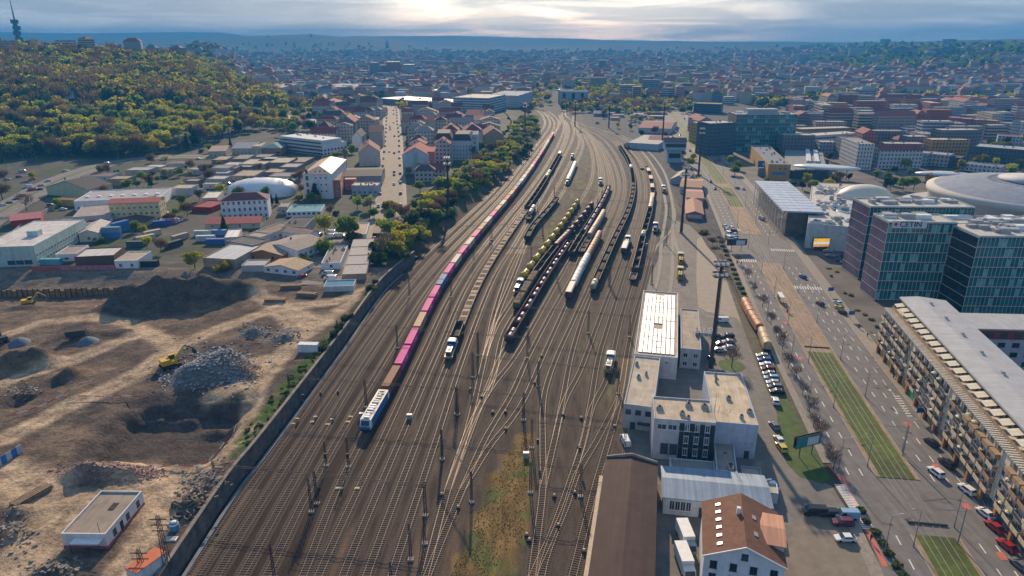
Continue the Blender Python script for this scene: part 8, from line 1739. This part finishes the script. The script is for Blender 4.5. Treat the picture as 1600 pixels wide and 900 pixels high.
# ---------------------------------------------------------------- the construction site: diggers, heaps, tyres
def site_things():
    def digger(px,py,rz,label,sc=1.,dark=False):
        p=G(px,py,LZ); z=zsite(p.x,p.y); t=thing('excavator',label,'excavator',(p.x,p.y,z),rz); t.scale=(sc,)*3; YM=DARK if dark else YEL
        for s in (-1,1):
            b=MB(); b.box(-2.2,s*1.3-.3,.15,2.2,s*1.3+.3,.85,DK); b.lathe([(.01,s*1.3-.3),(.45,s*1.3-.3),(.45,s*1.3+.3),(.01,s*1.3+.3)],DK,'y',12,(2.1,0,.5)); b.lathe([(.01,s*1.3-.3),(.45,s*1.3-.3),(.45,s*1.3+.3),(.01,s*1.3+.3)],DK,'y',12,(-2.1,0,.5)); b.build('crawler_track',t)
        b=MB(); b.box(-2.3,-1.35,1.1,1.6,1.35,1.9,YM); b.box(-2.4,-1.3,1.9,-.2,1.3,2.5,YM); b.lathe([(.6,.85),(.6,1.1)],DK,'z',12); b.build('upper_body',t)
        b=MB(); b.box(.0,.35,1.9,1.5,1.3,3.0,GLS); b.box(-.02,.33,3.0,1.52,1.32,3.1,YM); b.build('cab',t)
        b=MB(); b.tube((1.4,-.1,1.9),(4.2,-.1,5.0),.32,.25,YM,6); b.tube((4.2,-.1,5.0),(6.6,-.1,3.4),.24,.16,DARK,6); b.tube((2.0,-.1,2.2),(3.6,-.1,3.6),.1,.1,GREY,5); b.build('boom',t)
        b=MB(); b.add([(6.2,-.7,3.5),(7.0,-.7,3.0),(6.8,-.7,2.2),(6.1,-.7,2.1),(6.2,.5,3.5),(7.0,.5,3.0),(6.8,.5,2.2),(6.1,.5,2.1)],[(0,1,5,4),(1,2,6,5),(2,3,7,6),(3,0,4,7),(0,3,2,1),(4,5,6,7)],DK); b.build('bucket',t)
    digger(267,573,.75,'yellow excavator with a raised dark boom at the rubble heap',1.15); digger(43,469,.4,'yellow and blue excavator below the timber lagging wall',.9); digger(5,534,2.4,'dark excavator at the left edge beside the blue grey pile',.9,True)
    rr=random.Random(2); TM=MB(); TM.lathe([(.42,-.18),(.75,-.2),(.85,0),(.75,.2),(.42,.18),(.42,-.18)],mat('old_tyre',(.10,.085,.07),noise=.3),'z',14); tm=TM.mesh('tyre')
    for i in range(38):
        px=298+rr.gauss(0,9); py=792+rr.gauss(0,9); px=px+(792-py)*.45; p=G(px,py,LZ); o=ob('tyre_scrap',tm,None,(p.x,p.y,zsite(p.x,p.y)+.15+rr.random()*.3)); o.rotation_euler=(rr.uniform(-.6,.6),rr.uniform(-.6,.6),0); s=rr.uniform(.8,1.4); o.scale=(s,s,s); tag(o,'worn tyre lying in the tyre heap by the retaining wall','tyre','tyres of the heap')
    # rubble lumps as loose stuff
    def rubble(spots,m,label,n,s0,s1):
        b=MB()
        for i in range(n):
            px,py,sx,sy=rr.choice(spots); p=G(px+rr.gauss(0,sx),py+rr.gauss(0,sy),LZ); z=zsite(p.x,p.y); s=rr.uniform(s0,s1); T=Matrix.Translation((p.x,p.y,z+s*.2))@Matrix.Rotation(rr.uniform(0,6),4,'Z')@Matrix.Rotation(rr.uniform(-.6,.6),4,'X'); b.box(-s,-s*rr.uniform(.4,.9),-s*.4,s,s*rr.uniform(.4,.9),s*.4,m,T=T)
        tag(b.build('rubble'),label,'rubble',kind='stuff')
    rubble([(335,565,30,14),(300,590,25,10),(365,585,12,8)],mat('rubble_blue',(.24,.245,.265),noise=.4),'blue grey broken concrete on the big rubble heap',1500,.12,.5)
    rubble([(150,738,32,7),(210,738,20,6)],mat('rubble_red',(.30,.185,.155),noise=.45),'reddish brick rubble of the long low heap',1200,.1,.35)
    rubble([(85,893,30,8),(330,745,12,12),(300,770,10,14),(25,830,14,14),(445,525,14,6),(400,515,14,6),(30,612,16,6)],mat('rubble_mix',(.21,.18,.155),noise=.5),'mixed rubble and scrap in the site corners',900,.1,.45)
    b=MB()
    for i in range(260): px=383+rr.gauss(0,13); py=582+rr.gauss(0,6); p=G(px,py,LZ); z=zsite(p.x,p.y)+rr.random()*.5; a=rr.uniform(0,6); L=rr.uniform(.7,2.2); d=Vector((math.cos(a)*L,math.sin(a)*L,rr.uniform(-.4,.5))); b.tube(p+Vector((0,0,z-p.z)),p+Vector((0,0,z-p.z))+d,.07,.07,LOGM,4)
    tag(b.build('scrap_wood'),'pile of broken timber beside the rubble heap','wood pile',kind='stuff')
    for px,py,n,l in ((50,780,4,'stack of brown pallets beside the scrap at the left edge'),(480,462,5,'stack of long planks at the back of the site'),(455,450,5,'second stack of long planks at the back of the site'),(430,470,4,'dark stack of beams on the earth track')):
        p=G(px,py,LZ); z=zsite(p.x,p.y); t=thing('timber_stack',l,'timber stack',(p.x,p.y,z),rr.uniform(-.2,.2)+(1.3 if n==4 and px<100 else 0)); b=MB()
        for k in range(n):
            for j in range(4): b.box(-4+rr.uniform(-.3,.3),-1.2+j*.62,.1+k*.3,4+rr.uniform(-.3,.3),-.75+j*.62,.32+k*.3,mat('plank',(.25,.17,.11),noise=.4))
        b.build('planks',t)
    for px,py,l in ((30,535,'blue grey gravel pile at the left edge'),(138,536,'small blue grey gravel pile by the dark tank')):
        p=G(px,py,LZ); z=zsite(p.x,p.y); b=MB(); b.lathe([(3.6,-.3),(2.4,.7),(1.0,1.5),(.01,1.8)],mat('gravel_blue',(.10,.14,.19),noise=.3,scale=1.5,det=8,bump=.4),'z',20); o=b.build('gravel_pile',None,True); o.location=(p.x,p.y,z); tag(o,l,'gravel pile')
    p=G(121,530,LZ); b=MB(); b.box(-3,-1.3,0,3,1.3,1.7,DARK); b.box(-3.1,-1.4,1.7,3.1,1.4,1.9,DK); o=b.build('skip'); o.location=(p.x,p.y,zsite(p.x,p.y)); o.rotation_euler=(0,0,.35); tag(o,'dark skip between the gravel piles','skip')
    # red and white barrier tape
    def tape(s,label):
        c=catmull(pts(s,LZ),2.); t=thing('barrier_tape',label,'barrier',(0,0,0)); m=MB(); RT=mat('tape_red',(.5,.10,.08),noise=.2); zs=[zsite(p.x,p.y)+.9 for p in c]
        for i in range(len(c)-1):
            a,b=c[i],c[i+1]; m.add([(a.x,a.y,zs[i]-.12),(b.x,b.y,zs[i+1]-.12),(b.x,b.y,zs[i+1]+.12),(a.x,a.y,zs[i]+.12)],[(0,1,2,3)],RT if i%2 else WHT)
        o=ob('tape',m.mesh('tape'),t); o.modifiers.new('s','SOLIDIFY').thickness=.03; m=MB()
        for i in range(0,len(c),3): m.tube((c[i].x,c[i].y,zs[i]-1.2),(c[i].x,c[i].y,zs[i]+.2),.04,.04,RT,5)
        m.build('stakes',t)
    tape('110,624 150,623 190,622 222,620','straight red and white barrier tape above the big pit'); tape('368,660 350,690 325,715 302,733 280,731 240,731','red barrier tape curving round the corner of the big pit'); tape('148,595 130,603 100,620 60,640 10,655','red barrier tape along the light haul road'); tape('166,468 152,480 148,487','short red tape fence at the foot of the dark mound')
    p=G(274,862,LZ); 
    for px,py,l,c in ((273,827,'blue and white water tank by the retaining wall','b'),(268,843,'white sheet of scrap metal by the retaining wall','w')):
        p=G(px,py,LZ); z=zsite(p.x,p.y); b=MB(); 
        if c=='b': b.lathe([(.01,0),(.9,0),(.9,1.6),(.7,1.9),(.01,2.0)],mat('tank_blue',(.06,.22,.42),rough=.4),'z',14); b.lathe([(.92,1.3),(.92,1.6),(.5,1.98),(.3,2.1),(.01,2.1)],WHT,'z',14); o=b.build('water_tank')
        else: b.box(-1.2,-.6,0,1.2,.6,.25,WHT); b.box(-1.1,-.5,.25,.9,.5,.3,GREY); o=b.build('scrap_sheet')
        o.location=(p.x,p.y,z+.1); tag(o,l,'tank' if c=='b' else 'scrap metal')
    a=G(-5,732,LZ); c=G(36,706,LZ); d=c-a; t=thing('hoarding','blue and white site hoarding at the left edge','fence',(a.x,a.y,LZ),math.atan2(d.y,d.x)); n=5
    for i in range(n): b=MB(); b.box(d.length*i/n+.05,-.06,0,d.length*(i+1)/n-.05,.06,2.2,BLU if i%2 else mat('hoard_pale',(.42,.47,.52))); b.build('panel',t)
    # people, far and small
    b=MB(); 
    def person(px,py,cl,label,z=.15):
        p=G(px,py,z); me=PM if PM else None; o=ob('person',me,None,(p.x,p.y,z),rr.uniform(0,6)); o.color=(*cl,1); tag(o,label,'person')
    prof=[(.09,0),(.10,.08),(.085,.45),(.13,.80),(.20,.95),(.19,1.15),(.24,1.40),(.20,1.50),(.07,1.54),(.07,1.58),(.115,1.66),(.115,1.74),(.07,1.82),(.01,1.84)]
    m=MB(); m.lathe(prof,mat('clothing',objcol=True,noise=.1),'z',10)
    for s in (-1,1): m.tube((0,s*.24,1.42),(.05,s*.33,1.1),.06,.05,mat('clothing'),6); m.tube((.05,s*.33,1.1),(.12,s*.30,.85),.05,.035,mat('clothing'),6); m.tube((.02,s*.1,.85),(.05*s,s*.11,.02),.1,.06,mat('clothing'),6)
    PM=m.mesh('person')
    for x,y,c,l in [(1342,513,(.03,.03,.04),'dark clothed person walking on the pavement before the planting beds'),(1355,527,(.04,.04,.06),'dark clothed person walking towards the balcony block'),(1396,590,(.03,.03,.03),'person standing on the pavement by the shop pillars'),(1158,414,(.05,.15,.35),'person in a blue top waiting at the near zebra crossing'),(1152,412,(.03,.03,.03),'dark clothed person at the near zebra crossing'),(1360,845,(.02,.02,.02),'dark clothed person on the pavement beside the court hedge')]: person(x,y,c,l)
    rect_=None
site_things()
# ---------------------------------------------------------------- the air
def haze():
    b=MB(); b.box(-9500,-30,-3,9500,9750,228,None); o=b.build('haze'); tag(o,kind='stuff')
    m=bpy.data.materials.new('haze'); m.use_nodes=True; t=m.node_tree; N=t.nodes; N.clear(); out=N.new('ShaderNodeOutputMaterial'); v=N.new('ShaderNodeVolumePrincipled')
    v.inputs['Color'].default_value=(.06,.37,.84,1); v.inputs['Density'].default_value=.00019; v.inputs['Anisotropy'].default_value=.0
    t.links.new(v.outputs[0],out.inputs['Volume']); m.volume_intersection_method='FAST' if hasattr(m,'volume_intersection_method') else 0
    m.cycles.homogeneous_volume=True if hasattr(m.cycles,'homogeneous_volume') else False
    o.data.materials.clear(); o.data.materials.append(m)
haze()
